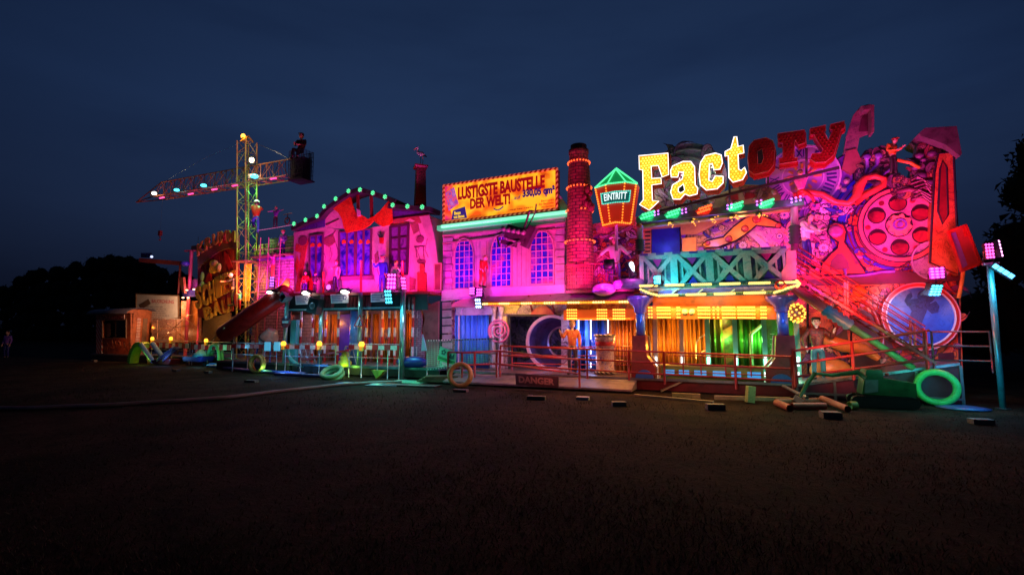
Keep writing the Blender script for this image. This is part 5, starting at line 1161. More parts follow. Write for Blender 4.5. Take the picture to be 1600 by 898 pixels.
for x, y, r in ((1436,243,.13),(1456,240,.12),(1442,250,.08),(1438,275,.16),(1452,285,.12),(1430,262,.1)): c = F(x,y,VR-.25); mb.ell((c.x,VR-.25,c.z), r, .1, r*.8, 10, 8)
parts('gargoyle_lump', mb, paint((.12,.05,.14), .5, .5, 5), rb)
mb = MB(); mb.tube([F(1402,250,VR-.4),F(1422,254,VR-.4),F(1437,262,VR-.35)], .05, 8); part('cannon', mb, ORANGE, rb)
mb = MB(); mb.pp([(1336,282),(1338,256),(1352,236),(1362,232),(1366,236),(1376,228),(1388,228),(1392,240),(1392,262),(1400,270),(1420,285),(1420,310),(1380,300),(1360,285),(1340,292)], VR-.1, .3); part('grey_fist', mb, airbrush('fist', [(.3,.16,.2),(.22,.1,.13),(.4,.24,.2)], 2), rb)
mb = MB(); 
for pts in ([(1354,246),(1356,262),(1352,272)],[(1372,244),(1370,258),(1358,270),(1346,278)],[(1392,265),(1380,272),(1372,278)]): mb.tube([F(x,y,VR-.15) for x, y in pts], .05, 6)
for x, y in ((1355,245),(1373,243)): c = F(x,y,VR-.18); mb.ell((c.x,VR-.18,c.z), .1, .05, .1, 10, 6)
parts('fist_crease', mb, PURP, rb)
mb = MB(); c = F(1346,215,VR); 
mb.pp([(1318,240),(1322,214),(1333,180),(1345,166),(1357,163),(1366,164),(1366,206),(1352,210),(1343,214),(1338,245)], VR-.1, .12); mb.pp([(1345,166),(1366,164),(1366,206),(1362,207),(1361,170),(1350,172)], VR-.5, .4); part('chute', mb, airbrush('chute', [(.25,.12,.14),(.35,.18,.18),(.16,.08,.12)], 2), rb)
mb = MB(); mb.pp([(1342,206),(1346,185),(1352,176),(1361,174),(1361,205)], VR-.13, .02); part('chute_opening', mb, paint((.1,.02,.04), .6, .4), rb)
mb = MB(); mb.pp([(1316,262),(1322,236),(1338,232),(1346,250),(1340,262),(1332,272)], VR-.15, .2); part('chute_neck', mb, paint((.35,.1,.1), .5, .4), rb)
figure('small dark figure crouching with a pole beside the grey fist on the roof edge', F(1397,274,VR-.35), 1.15, .6, dict(nk=(0,-.06,.8), hd=(0,-.09,.87), wL=(.05,-.25,.66), wR=(-.05,-.2,.6)), shirt=ORANGE, trousers=DARK, hat=('cap', RED))
# sign box at right end
sb = thing('tilted_sign_box', F(1505,380,VR-.6), 'tilted dark red framed sign box fixed at the outer right corner of the factory front', 'sign'); 
mb = MB(); mb.pp([(1481,362),(1508,352),(1532,412),(1502,424)], VR-.7, .12); part('box', mb, paint((.4,.04,.04), .4, .3), sb)
mb = MB(); mb.pp([(1484,366),(1493,362),(1512,414),(1504,419)], VR-.72, .02); part('recess', mb, PURP, sb)
mb = MB(); fr_ = XZ([(1481,362),(1508,352),(1532,412),(1502,424)], VR-.7); mb.frame(fr_, .05, VR-.76, VR-.68); mb.pp([(1505,356),(1510,354),(1515,368),(1508,370)], VR-.74, .04); part('frame', mb, RED, sb)
mb = MB(); mb.tube([F(1505,424,VR-.6),F(1503,440,VR-.5),F(1498,465,VR-.3)], .05, 6); part('bracket_pipe', mb, ORANGE, sb)
# ================================================================== FACTORY LETTERS
VFc = .55
def sc_poly(s): 
    t = [float(x) for x in s.split()]; return list(zip(t[::2], t[1::2]))
LET = {
 'F': ("1000 247 1045 243 1046 276 1036 280 1030 262 1019 263 1020 282 1034 281 1035 290 1020 292 1021 316 1031 317 1016 331 1001 322 1007 315 1006 269 1001 268", []),
 'a': ("1052 263 1068 256 1080 256 1086 264 1087 292 1091 297 1090 306 1078 309 1071 306 1064 314 1053 314 1049 303 1052 292 1067 283 1069 272 1062 272 1060 280 1050 280 1049 270", ["1060 300 1060 294 1068 288 1070 298 1064 302"]),
 'c': ("1095 258 1102 247 1118 243 1127 246 1129 258 1125 268 1116 269 1113 259 1109 260 1108 285 1113 287 1118 278 1130 279 1130 289 1121 298 1104 300 1095 292 1093 276", []),
 't': ("1133 241 1142 236 1147 218 1151 218 1153 233 1161 231 1162 243 1153 245 1154 268 1158 270 1163 265 1166 273 1160 284 1145 288 1139 281 1138 247 1133 248", []),
 'o': ("1170 232 1178 223 1196 219 1207 224 1210 238 1208 262 1200 271 1178 276 1170 270 1168 250", ["1183 237 1191 233 1193 248 1190 256 1184 257"]),
 'r': ("1214 213 1256 207 1257 227 1246 231 1240 222 1239 250 1245 250 1244 256 1217 260 1216 251 1222 250 1222 228 1215 227", []),
 'y': ("1264 205 1288 200 1288 209 1286 211 1292 223 1299 208 1295 207 1295 199 1317 194 1317 205 1312 207 1301 246 1288 257 1272 258 1264 252 1267 244 1281 243 1284 238 1270 215 1264 215", []),
}
fs_ = thing('roof_lettering', F(1160,330,VFc), 'rising slab lettering on the factory roof, four letters glowing yellow, three unlit red', 'sign')
Rb = random.Random(3)
for ch, (o_, hs) in LET.items():
    O = XZ(sc_poly(o_), VFc); HS = [XZ(sc_poly(h), VFc-.2) for h in hs]; lit = ch in 'Fact'
    cxm = sum(p[0] for p in O)/len(O); czm = sum(p[1] for p in O)/len(O)
    mb = MB(); big = [(cxm+(p[0]-cxm)*1.06+.03, czm+(p[1]-czm)*1.06-.04) for p in O]; mb.prism(big, VFc-.02, VFc+.14); mb.prism(O, VFc-.2, VFc-.02)
    lt = part('letter', mb, paint((.4,.012,.012), .35, .25) if not lit else paint((.55,.06,.01), .4, .2), fs_)
    lt['label'] = ('glowing yellow bulb letter ' if lit else 'unlit dark red letter ')+ch
    if HS:
        mb = MB(); 
        for h in HS: mb.prism(h, VFc-.222, VFc-.201)
        part('letter_hole', mb, DARK, lt)
    mb = MB()
    for loop in [O]+HS: mb.tube([(p[0], VFc-.23, p[1]) for p in loop], .015 if lit else .008, 6, close=True)
    fm = MB(); fm.prism([(cxm+(p[0]-cxm)*.975, czm+(p[1]-czm)*.975) for p in O], VFc-.207, VFc-.2); part('letter_face', fm, glow('face_y', (1,.55,.02), .85), lt) if lit else None
    part('neon_outline', mb, glow('neon_white', (1,.85,.82), 2.2) if lit else paint((.7,.2,.18), .3, .1), lt)
    mb = MB(); mo = MB(); g = .098; xs = [p[0] for p in O]; zs = [p[1] for p in O]; z = min(zs)
    rowi = 0
    while z < max(zs):
        x = min(xs)+(rowi % 2)*g/2
        while x < max(xs):
            if all(inside(x+dx, z+dz, O) for dx, dz in ((.045,0),(-.045,0),(0,.045),(0,-.045))) and not any(inside(x, z, h) for h in HS):
                (mo if (z-min(zs))/(max(zs)-min(zs)) < .55+.1*Rb.random() and Rb.random() < .75 else mb).ball((x, VFc-.225, z), .034 if lit else .022)
            x += g
        z += g*.87; rowi += 1
    if lit:
        part('yellow_bulbs', mb, glow('bulb_y', (1,.75,.08), 2.2), lt)
        if mo.v: part('orange_bulbs', mo, glow('bulb_o', (1,.5,.03), 1.9), lt)
    else:
        for q in mo.f: pass
        o2 = len(mb.v); mb.v += mo.v; mb.f += [tuple(i+o2 for i in q) for q in mo.f]; mb.m += mo.m; mb.s += mo.s
        part('dark_bulbs', mb, paint((.5,.02,.02), .2, .2), lt)
mb = MB(); p, q = F(1010,335,VFc+.3), F(1310,262,VFc+.3); mb.bar(p, q, .08, .08)
for x, y in ((1020,331),(1080,316),(1140,300),(1200,280),(1260,262)): p, q = F(x,y-30,VFc+.15), F(x,y+15,VFc+.5); mb.bar(p, q, .06, .06)
part('mounting_frame', mb, DARK, fs_)
# ================================================================== BALCONY, PORCH AND SHOP FRONT
VBal = .05
bl = thing('balcony', (F(1120,440,.6).x, .6, F(1120,440,.6).z), 'trestle fronted balcony of turquoise crossed timbers above the yellow bulb bumper', 'balcony')
bq = quadfn([(1001,400),(1228,388),(1234,440),(1003,457)], VBal)
mb = MB(); mb.prism([bq(0,1),bq(1,1),bq(1,0),bq(0,0)], VBal+.03, VBal+.08); part('backing_panel', mb, airbrush('trestle_back', [(.03,.12,.12),(.06,.2,.18),(.02,.03,.12),(.1,.06,.06)], .9), bl)
TQ = airbrush('trestle', [(.06,.4,.34),(.2,.45,.4),(.5,.42,.38),(.08,.42,.34)], 1.2, .45, .5, .6)
for k in range(4):
    mb = MB(); u0, u1 = k/4, (k+1)/4; v = VBal
    def B(a, c, w_, d, dv=0): p, q = bq(*a), bq(*c); mb.bar((p[0],v-dv,p[1]), (q[0],v-dv,q[1]), w_, d)
    B((u0+.015,.03),(u1-.015,.97), .13, .06, .03); B((u0+.015,.97),(u1-.015,.03), .13, .06, .034)
    B((u0,.06),(u1,.06), .12, .07); B((u0,.94),(u1,.94), .12, .07)
    B((u0+.006,0),(u0+.006,1), .13, .08, .012); B((u1-.02,0),(u1-.02,1), .08, .08, .01)
    for cu, dirn in ((u0+.055,1),(u1-.07,-1)):
        B((cu,.28),(cu,.72), .05, .05); B((cu,.28),(cu+dirn*.04,.5), .05, .05, .002); B((cu,.72),(cu+dirn*.04,.5), .05, .05, .004)
    part('crossed_panel', mb, TQ, bl)
mb = MB()
for k in range(4):
    for a, c, d in (((k+.36)/4, (k+.64)/4, .88), ): p, q, r = bq(a,d), bq(c,d), bq((a+c)/2,.66); mb.prism([p,q,r], VBal-.0, VBal+.03)
parts('magenta_field', mb, paint((.5,.03,.25), .4, .2), bl)
mb = MB()
for k in range(4): p, q, r = bq((k+.34)/4,.13), bq((k+.66)/4,.13), bq((k+.5)/4,.36); mb.prism([p,q,r], VBal-.0, VBal+.03)
parts('blue_field', mb, paint((.03,.03,.4), .4, .2), bl)
mb = MB(); p, q = bq(0,1), bq(1,1); mb.bar((p[0],VBal,p[1]+.03),(q[0],VBal,q[1]+.03), .07, .14); part('hand_rail', mb, stripes('railstripe', (.45,.4,.42), (.1,.06,.3), .5, 0), bl)
mb = MB(); p, q = bq(0,0), bq(1,0); mb.box(p[0], q[0], VBal+.05, VR-.03, p[1]-.1, p[1]-.02); part('floor_deck', mb, DRED, bl)
mb = MB()
for a, c in (((1003,448),(1245,439)),((1003,453),(1245,445))): pass
p0_, p1_ = F(1000,447,-.05), F(1245,441,-.05); 
mb.bar(p0_, p1_, .1, .12); q0_, q1_ = F(1030,462,-.05), F(1210,457,-.05); mb.bar(q0_, q1_, .1, .12); mb.bar(F(1002,455,-.05), q0_, .1, .12); mb.bar(q1_, F(1245,448,-.05), .1, .12)
part('bumper_rails', mb, paint((.15,.3,.3), .3, .3), bl)
mb = MB(); mb.bar(F(1030,455,.05), F(1215,449,.05), .2, .05); part('chrome_slot', mb, paint((.12,.15,.6), .2, .3, 2, .3), bl)
mb = MB()
for x in (1050,1090,1140,1185): mb.bar(F(x,458,-.03), F(x+8,452,-.03), .04, .05)
parts('slot_bar', mb, paint((.3,.5,.5), .3, .2), bl)
mb = MB(); md = MB()
for (A, B_, n_) in ((p0_, p1_, 78),(q0_, q1_, 56)):
    for k in range(n_):
        p = A.lerp(B_, (k+.5)/n_)+Vector((0,-.09,0)); lit = (k % 14) < 10; (mb if lit else md).ball(p, .043 if lit else .03)
beads([(1001,452),(1014,458),(1030,462)], 8, -.14, .043, mb); beads([(1210,457),(1230,450),(1245,446)], 9, -.14, .043, mb)
beads([(1245,439),(1249,443),(1245,448)], 5, -.14, .05, mb)
part('yellow_bulbs', mb, glow('bump_y', (1,.6,.14), 2.2), bl); part('unlit_bulbs', md, DGREEN, bl)
mb = MB(); c = F(1219,445,-.15); mb.torus(c, .12, .03); part('valve_wheel', mb, RED, bl)
# porch roof above the balcony
pr = thing('porch_roof', (F(1120,340,.4).x, .4, F(1120,340,.4).z), 'dark porch beam studded with green, red and violet diamond lamps above the balcony', 'roof')
A, B_ = F(998,346,.1), F(1252,318,.1)
mb = MB(); mb.bar(A, B_, .2, .5); part('beam', mb, paint((.08,.04,.07), .4, .4), pr)
mb = MB(); mb.bar(F(1000,354,.3), F(1235,326,.3), .12, .3); part('orange_soffit', mb, paint((.6,.22,.08), .4, .3), pr)
def diamond(x, y, w_, h_, M, rows, lab=None):
    c = F(x,y,-.17); s = RD(x,y,w_,-.17); t = Zr(x,y,h_,-.17); sl_ = .06
    mb = MB(); mb.prism([(c.x-s,c.z),(c.x-s*.5,c.z+t),(c.x+s*.7,c.z+t+sl_),(c.x+s,c.z+sl_*.5),(c.x+s*.5,c.z-t),(c.x-s*.6,c.z-t)], -.17, -.12); b_ = part('diamond_lamp', mb, M[1], pr)
    mb = MB()
    for j in range(rows):
        for i in range(5): mb.ball((c.x-s*.62+s*.3*i+(.05 if j else 0), -.2, c.z+t*(.5 if j else -.5)+.02*i), .045)
    part('bulbs', mb, M[0], b_)
GM_ = (LAMPG, glow('green_case', (.02,.6,.25), .5)); RM_ = (LAMPR, glow('red_case', (.7,.03,.01), .5)); VM_ = (LAMPV, DARK)
for x, y, Mx in ((1011,338,GM_),(1051,335,GM_),(1100,329,RM_),(1149,324,GM_),(1197,320,GM_)): diamond(x, y, 14, 5.5, Mx, 2)
for x, y in ((1023,336),(1066,333),(1137,326),(1183,320),(1237,316)):
    mb = MB(); c = F(x,y,-.2)
    for i in range(2 if x < 1200 else 3):
        for j in range(2): mb.ball((c.x+.11*i, -.2, c.z+.1*j+.02*i), .033)
    part('violet_bulbs', mb, LAMPV, pr)
for x, y in ((1046,342),(1082,340),(1112,336),(1142,333),(1186,330)):
    c = F(x,y,.15); mb = MB(); mb.lathe([(.03,.0),(.1,-.1),(.12,-.12)], c, 10); lp = part('pendant_lamp', mb, BROWN, pr); mb = MB()
    for k in range(7): mb.ball(c+Vector((random.uniform(-.04,.22), random.uniform(-.1,.1), -.05-random.random()*.22)), .02)
    mb.ball(c+Vector((0,0,-.12)), .05); part('bulbs', mb, LAMPA, lp)
for i, (x, yt, yb) in enumerate(((1000,352,398),(1241,318,390))):
    p, q = F(x,yb,.1), F(x,yt,.1); mb = MB(); mb.tube([p, q], .1, 12); ps = part('porch_post', mb, paint((.35,.12,.2), .35, .3), pr)
    mb = MB(); L = (q-p)
    mb.tube([p+L*(.12+.04*k) for k in range(11)], [.12+.06*(k % 2) for k in range(11)], 12); part('bellows', mb, DARK, ps)
    mb = MB(); c = q+Vector((0,-.12,-.02)); mb.lathe([(.1,-.05),(.07,-.1),(.01,-.1)], c, 14, 1); part('red_knob', mb, RED, ps)
# violet-orange boiler end of balcony
mb = MB(); mb.pp([(1229,392),(1243,391),(1245,440),(1222,440),(1221,425),(1228,414)], -.02, .5); o = solo('balcony_newel', mb, paint((.6,.35,.25), .4, .3), F(1235,440,0), 'bulging copper coloured newel at the right end of the trestle balcony', 'newel')
# columns with funnels and plinths
def column(x, ytop, ycap, ybot, lab, flip=1):
    v = .2; b_ = F(x, ybot, v); p = Vector((b_.x, v, 0)); t = thing('funnel_column', (p.x, v, .4), lab, 'column', 'blue columns carrying the balcony')
    zc, zt, zp = F(x,ycap,v).z, F(x,ytop,v).z, F(x,524,v).z
    mb = MB(); mb.lathe([(.15,zp),(.15,zc)], p, 16); part('shaft', mb, paint((.06,.14,.65), .25, .25, 2, .2), t)
    mb = MB(); mb.lathe([(.16,zc-.06),(.2,zc),(.2,zc+.12),(.42,zt-.12),(.44,zt)], p, 20); part('funnel_capital', mb, paint((.18,.12,.6), .25, .3, 2, .2), t)
    mb = MB(); mb.prism([(p.x-.3,.4),(p.x+.45*flip,.4),(p.x+.45*flip,.75),(p.x+.2*flip,1.1),(p.x+.18*flip,zp),(p.x-.22*flip,zp)] if flip>0 else [(p.x+.3,.4),(p.x+.26,zp),(p.x-.2,zp),(p.x-.24,1.1),(p.x-.5,.75),(p.x-.5,.4)], v-.22, v+.22); part('plinth', mb, paint((.28,.02,.03), .4, .35), t)
    mb = MB(); mb.disc((p.x+(.12*flip), .4), .28, .26, v-.28, v-.22, 20, 0, 180); part('half_disc', mb, paint((.04,.15,.6), .3, .2), t)
    mb = MB(); mb.tube([(p.x+.25*flip, v-.1, zp), (p.x+.32*flip, v-.1, 1.1), (p.x+.6*flip, v-.1, .75)], .03, 6); part('side_pipe', mb, STEEL, t); return t
column(1003,463,487,592,'blue funnel topped column on red plinth at the left end of the green bench', 1)
column(1228,462,485,600,'blue funnel topped column on red plinth at the right end of the green bench', -1)
# bulb fascia rows
fa = thing('bulb_fascia', (F(1100,490,.25).x, .25, F(1100,490,.25).z), 'orange fascia packed with four rows of yellow bulbs over the curtained front', 'fascia')
mb = MB(); a, c = F(1012,488,.4), F(1212,488,.4); mb.bar(a, c, .42, .08); mb.pp([(1020,462),(1215,460),(1215,480),(1020,480)], .42, .05); part('fascia_panel', mb, paint((.5,.14,.03), .4, .4), fa)
def bulbgrid(parent, x0_, x1_, yc, yc2, v, rows, cols, nm='bulbs', r=.036):
    A, B_ = F(x0_,yc,v), F(x1_,yc2,v); mb = MB()
    for i in range(cols):
        for j in range(rows): mb.ball(A.lerp(B_, (i+.5)/cols)+Vector((0,0,(j-(rows-1)/2)*.105)), r)
    return part(nm, mb, LAMPY, parent)
for x0_, x1_, n_ in ((1012,1020,2),(1026,1048,7),(1057,1063,2),(1090,1110,6),(1113,1117,1),(1120,1124,1),(1128,1149,7),(1152,1180,9),(1188,1198,3)): bulbgrid(fa, x0_, x1_, 488, 488, .33, 4, n_)
mb = MB()
for x in (1070,1081): c = F(x,487,.33); mb.ell((c.x,.33,c.z), .1, .05, .1, 10, 8)
parts('unlit_lens', mb, paint((.3,.5,.3), .2, .2), fa)
c = F(1245,489,.1); bc2 = thing('bulb_ball', c, 'round cluster of yellow bulbs hanging right of the right blue column', 'lamp'); mb = MB(); mb.ell(c, .19, .19, .24, 14, 10); part('core', mb, paint((.5,.14,.03), .4, .3), bc2)
mb = MB()
for k in range(46):
    a = k*2.4; z = 1-2*(k+.5)/46; r = math.sqrt(1-z*z); mb.ball(c+Vector((r*math.cos(a)*.21, r*math.sin(a)*.21, z*.27)), .034)
part('bulbs', mb, LAMPY, bc2)
f2 = thing('door_fascia', (F(935,491,.7).x, .7, F(935,491,.7).z), 'red and yellow bulb panel above the blue mirrored doors beside the mannequin', 'fascia')
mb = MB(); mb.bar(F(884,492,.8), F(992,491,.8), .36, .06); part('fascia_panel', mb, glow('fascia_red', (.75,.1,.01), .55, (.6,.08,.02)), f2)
bulbgrid(f2, 885, 902, 491, 491, .74, 4, 5); bulbgrid(f2, 932, 949, 491, 491, .74, 4, 5); bulbgrid(f2, 957, 977, 491, 491, .74, 4, 6)
mb = MB(); mb.pp([(885,472),(990,470),(990,483),(885,484)], 1.0, .06); part('upper_panel', mb, airbrush('up_panel', [(.7,.2,.03),(.8,.5,.05),(.5,.12,.02),(.25,.35,.05)], 2), f2)
# shop front back wall: mirrors, curtains, posts
sf = thing('curtained_entrance', (F(1100,560,2).x, 2, .4), 'glazed curtained front glowing blue, orange and green behind the stage railing', 'shop front')
def cur(x0_, x1_, yt, M, v, wl=.2, amp=.05, nm='curtain'):
    mb = MB(); a, c = F(x0_,yt,v), F(x1_,yt,v); curtain(mb, a.x, c.x, .4, a.z+.15, v, amp, wl); return part(nm, mb, M, sf)
cur(886, 948, 492, streak('bluemirror', [(.005,.01,.06),(.03,.1,.45),(.08,.2,.6),(.01,.02,.1)], .15, 6, .3), VW, .25, .06, 'blue_curtain')
cur(945, 1000, 492, streak('orstrip', [(.1,.03,.01),(.5,.16,.03),(.7,.26,.05),(.15,.04,.01)], .35, 12), VW, .14)
cur(1004, 1106, 488, streak('orstrip2', [(.1,.03,.005),(.45,.16,.02),(.65,.3,.05),(.2,.06,.01),(.06,.03,.005)], .35, 11), 2.0, .15, .05, 'orange_curtain')
mb = MB(); mb.pp([(1104,486),(1290,470),(1290,592),(1104,592)], 3.0, .1); part('green_back_wall', mb, airbrush('greenback', [(.01,.03,.008),(.04,.14,.02),(.14,.13,.02),(.008,.02,.01)], 1.1, .3), sf)
cur(1150, 1196, 492, streak('grstrip', [(.005,.02,.003),(.06,.2,.03),(.01,.05,.01),(.12,.3,.05)], .3, 5), 2.6, .25, .07, 'green_curtain'); cur(1108, 1128, 492, streak('grstrip2', [(.01,.04,.003),(.16,.22,.03),(.03,.08,.01)], .3, 6), 2.5, .2, .06, 'green_curtain')
mb = MB(); mb.pp([(1250,478),(1285,495),(1285,500),(1250,500)], 1.9, .1); mb.pp([(1272,488),(1283,490),(1284,592),(1272,592)], 1.9, .08); parts('yellow_surround', mb, paint((.5,.45,.06), .4, .3), sf)
mb = MB(); mb.pp([(1120,575),(1122,520),(1180,488),(1192,488),(1132,530),(1132,590)], 2.8, .05); mb.pp([(1128,560),(1170,540),(1170,548),(1130,572)], 2.78, .04); part('stair_stringer', mb, paint((.4,.12,.03), .4, .3), sf)
mb = MB()
for pts in ([(1088,560),(1088,535),(1093,528),(1104,521)],[(1088,555),(1104,546)]): mb.tube([F(x,y,1.6) for x, y in pts], .02, 6)
part('inner_handrail', mb, STEEL, sf)
mb = MB(); mb.tube([F(1175,570,2.4),F(1173,522,2.4),F(1190,508,2.4)], .06, 8); part('inner_pipe', mb, GREY, sf)
for x, M in ((1025,None),(1066,None),(1107,1),(1150,1),(1196,1),(1247,1)):
    v = 1.3; p = F(x,560,v); zt = F(x,492,v).z; mb = MB(); mb.box(p.x-.07, p.x+.07, v-.05, v+.05, .4, zt+.1); po = part('post', mb, paint((.12,.5,.35), .3, .25) if M else paint((.55,.4,.35), .35, .3), sf)
    mb = MB(); a, c = F(x,572,v-.09), F(x,557,v-.09); mb.tube([a, c], .032, 8); mb.tube([F(x,588,v-.09), F(x,581,v-.09)], .03, 8); part('light_tube', mb, glow('tube_soft', (.85,1,.95), 3), po)
for x, ya, yb in ((923,495,530),(923,545,553),(923,566,574),(950,494,520),(904,494,515),(957,566,578),(993,552,562),(993,576,588)):
    v = VW-.35; mb = MB(); mb.tube([F(x,ya,v), F(x,yb,v)], .022, 8); part('light_tube', mb, glow('tube_blue', (.55,.6,1), 4), sf)
mb = MB(); 
for x in (904,918): p = F(x,560,VW-.2); zt = F(x,492,VW-.2).z; mb.box(p.x-.06, p.x+.06, VW-.25, VW-.15, .4, zt)
parts('blue_post', mb, paint((.08,.25,.7), .25, .2), sf)
mb = MB()
for k in range(9): p = F(1203, 522+k*8, 1.6); mb.box(p.x, p.x+.12, 1.55, 1.6, p.z, p.z+.015)
parts('shelf_glint', mb, paint((.7,.9,.7), .1, .1), sf)
mb = MB(); fq = quadfn([(1133,566),(1150,553),(1150,566),(1133,578)], 2.7); text(mb, 'MUT', 0, 1, 0, .7, 2.7, .01, .02, 0, fn=lambda x, z: fq(x, z)); part('wall_lettering', mb, BROWN, sf)
# bench
bn = thing('ticket_bench', (F(1113,600,.0).x, .15, .4), 'long olive green bench box with six glowing light blue panels on the stage edge', 'bench')
a, c = F(1033,600,.08), F(1194,604,.08); zt = F(1113,574,.08).z
mb = MB(); mb.box(a.x, c.x, .08, .5, .41, zt); part('box', mb, paint((.22,.28,.05), .4, .3), bn)
mb = MB(); mb.box(a.x-.04, c.x+.04, .04, .54, zt, zt+.05); part('lid', mb, paint((.45,.42,.12), .4, .3), bn)
for x0_, x1_ in ((1037,1054),(1061,1077),(1085,1104),(1114,1134),(1143,1158),(1168,1189)):
    p, q = F(x0_,590,.06), F(x1_,590,.06); mb = MB(); mb.box(p.x, q.x, .055, .079, .5, zt-.1); part('panel', mb, glow('panel_blue', (.03,.33,.8), .8, (.1,.4,.8)), bn)
# drum on stage
p = F(946,592,.9); dr = thing('painted_drum', (p.x,.9,.4), 'tall round drum painted with coloured scrolls on the stage right of the mannequin', 'drum')
zt = F(946,524,.9).z; mb = MB(); mb.lathe([(.33,0),(.33,.15),(.31,.17),(.31,zt-.6),(.34,zt-.58),(.34,zt-.42),(.3,zt-.4)], (p.x,.9,.4), 24); part('body', mb, airbrush('drum_art', [(.05,.06,.35),(.6,.35,.25),(.7,.5,.4),(.15,.12,.4)], 5, .35), dr)
mb = MB(); mb.torus((p.x,.9,.47), .34, .05, 2); mb.torus((p.x,.9,zt), .34, .04, 2); parts('hoop', mb, stripes('hoop', (.05,.05,.05), (.6,.5,.3), .15, 1), dr)
mb = MB(); mb.lathe([(.32,zt-.75),(.325,zt-.74),(.325,zt-.62),(.32,zt-.61)], (p.x,.9,.4), 24); part('red_band', mb, RED, dr)
# mannequins on stage
figure('mannequin figure in a yellow patterned shirt and dark trousers waving beside the blue doors', Vector((F(895,585,.45).x, .45, .4)), 1.85, .15, dict(eR=(-.17,-.05,.68), wR=(-.2,-.16,.78), kL=(.07,-.04,.28)), shirt=airbrush('hawaii', [(.7,.35,.05),(.7,.1,.05),(.6,.45,.1)], 9), trousers=paint((.05,.03,.06),.5,.3), hair=paint((.25,.08,.03),.7,.3))
figure('clown figure with white face, curly dark hair and turquoise overalls at the green lit doorway', Vector((F(1281,603,.7).x, .7, .42)), 1.85, -.1, dict(eR=(-.18,-.03,.66), wR=(-.15,-.12,.52), eL=(.2,-.05,.68), wL=(.22,-.16,.78)), shirt=airbrush('clownshirt', [(.3,.02,.02),(.05,.03,.03),(.35,.1,.04)], 9, .5), trousers=paint((.05,.3,.35),.4,.3), skinm=paint((.7,.7,.75),.4,.1), hat=('cap', paint((.02,.03,.05),.5,.2)))
# ================================================================== RAILINGS
def railing(name, label, pts, posts, v_z0, drop=(0,.33,.66), r=.03, M=RAILRED, group=None):
    "pts: top rail points; three rails; posts at given indices along the length fractions"
    pts = [Vector(p) for p in pts]; t = thing(name, pts[0].lerp(pts[-1], .5)*1.0, label, 'railing', group)
    hgt = v_z0
    for k, dp in enumerate(drop): mb = MB(); mb.tube([p-Vector((0,0,dp*hgt)) for p in pts], r, 8); part('rail', mb, M, t)
    L = [(q-p).length for p, q in zip(pts, pts[1:])]; T_ = sum(L)
    for f in posts:
        d = f*T_; i = 0
        while i < len(L)-1 and d > L[i]: d -= L[i]; i += 1
        p = pts[i].lerp(pts[i+1], min(1,d/L[i])); mb = MB(); mb.tube([p+Vector((0,0,.02)), p-Vector((0,0,hgt))], r*1.25, 8); part('post', mb, M, t)
    return t
railing('railing', 'red tube railing along the stage from the barrel to the right blue column', [F(782,540,-.08), F(1010,549,-.08), F(1237,557,-.08)], (.0,.35,.5,.62,.84,1), 1.0, (0,.34,.68))
railing('railing', 'red handrail sloping down the entrance ramp in front of the barrel', [F(722,551,-1.2), F(780,548,-1.25), F(905,562,-1.3)], (0,.12,.35,1), .85, (0,.5))
railing('railing', 'short red rail with two posts behind the tyre beside the wire mesh fence', [F(700,550,-.3), F(776,552,-.3)], (0,.3,1), .95, (0,.6))
railing('railing', 'red tube railing climbing the right hand ramp past the clown', [F(1240,548,-.15), F(1452,516,-.15)], (0,.45,.97), 1.0, (0,.36,.72), .034)
railing('railing', 'level steel railing between the ramp top and the slim lamp pole', [F(1455,518,-.1), F(1546,518,-.1)], (0,1), 1.0, (0,.36,.72), .022, paint((.08,.09,.1), .3, .3, 4, .6))
railing('railing', 'far red rail across the stage floor behind the mannequin', [F(800,541,1.2), F(880,542,1.1), F(996,541,1.0)], (0,.5,1), .9, (0,.35,.7), .018)
railing('railing', 'low red rail in the front of the green bench between the two columns', [F(1040,555,.0), F(1200,559,.0)], (.18,.36,.6,.84), .55, (0,.9), .016)
# ramps
a, c = F(1245,600,0), F(1500,566,0)
mb = MB(); mb.add([(a.x,.0,a.z),(c.x,.0,c.z),(c.x,1.5,c.z),(a.x,1.5,a.z),(a.x,.0,a.z-.07),(c.x,.0,c.z-.07),(c.x,1.5,c.z-.07),(a.x,1.5,a.z-.07)], [(0,1,2,3),(4,7,6,5),(0,4,5,1),(1,5,6,2),(2,6,7,3),(3,7,4,0)]); 
rp = thing('steel_ramp', (a.x,.7,.3), 'steel ramp climbing to the right in front of the red wall', 'ramp'); part('deck', mb, paint((.25,.32,.36), .3, .5, 6, .5), rp)
mb = MB(); mb.add([(a.x,.03,a.z-.08),(c.x,.03,c.z-.08),(c.x,.03,.05),(a.x,.03,.05)], [(0,1,2,3)]); part('side_skirt', mb, paint((.12,.02,.05), .5, .4), rp)
mb = MB(); mb.bar((a.x,-.02,.14),(c.x,-.02,.16), .06, .05)
for k in range(5): x = a.x+(c.x-a.x)*k/4; mb.box(x-.03, x+.03, -.03, .02, 0, a.z+(c.z-a.z)*k/4-.08)
part('frame', mb, GREY, rp)
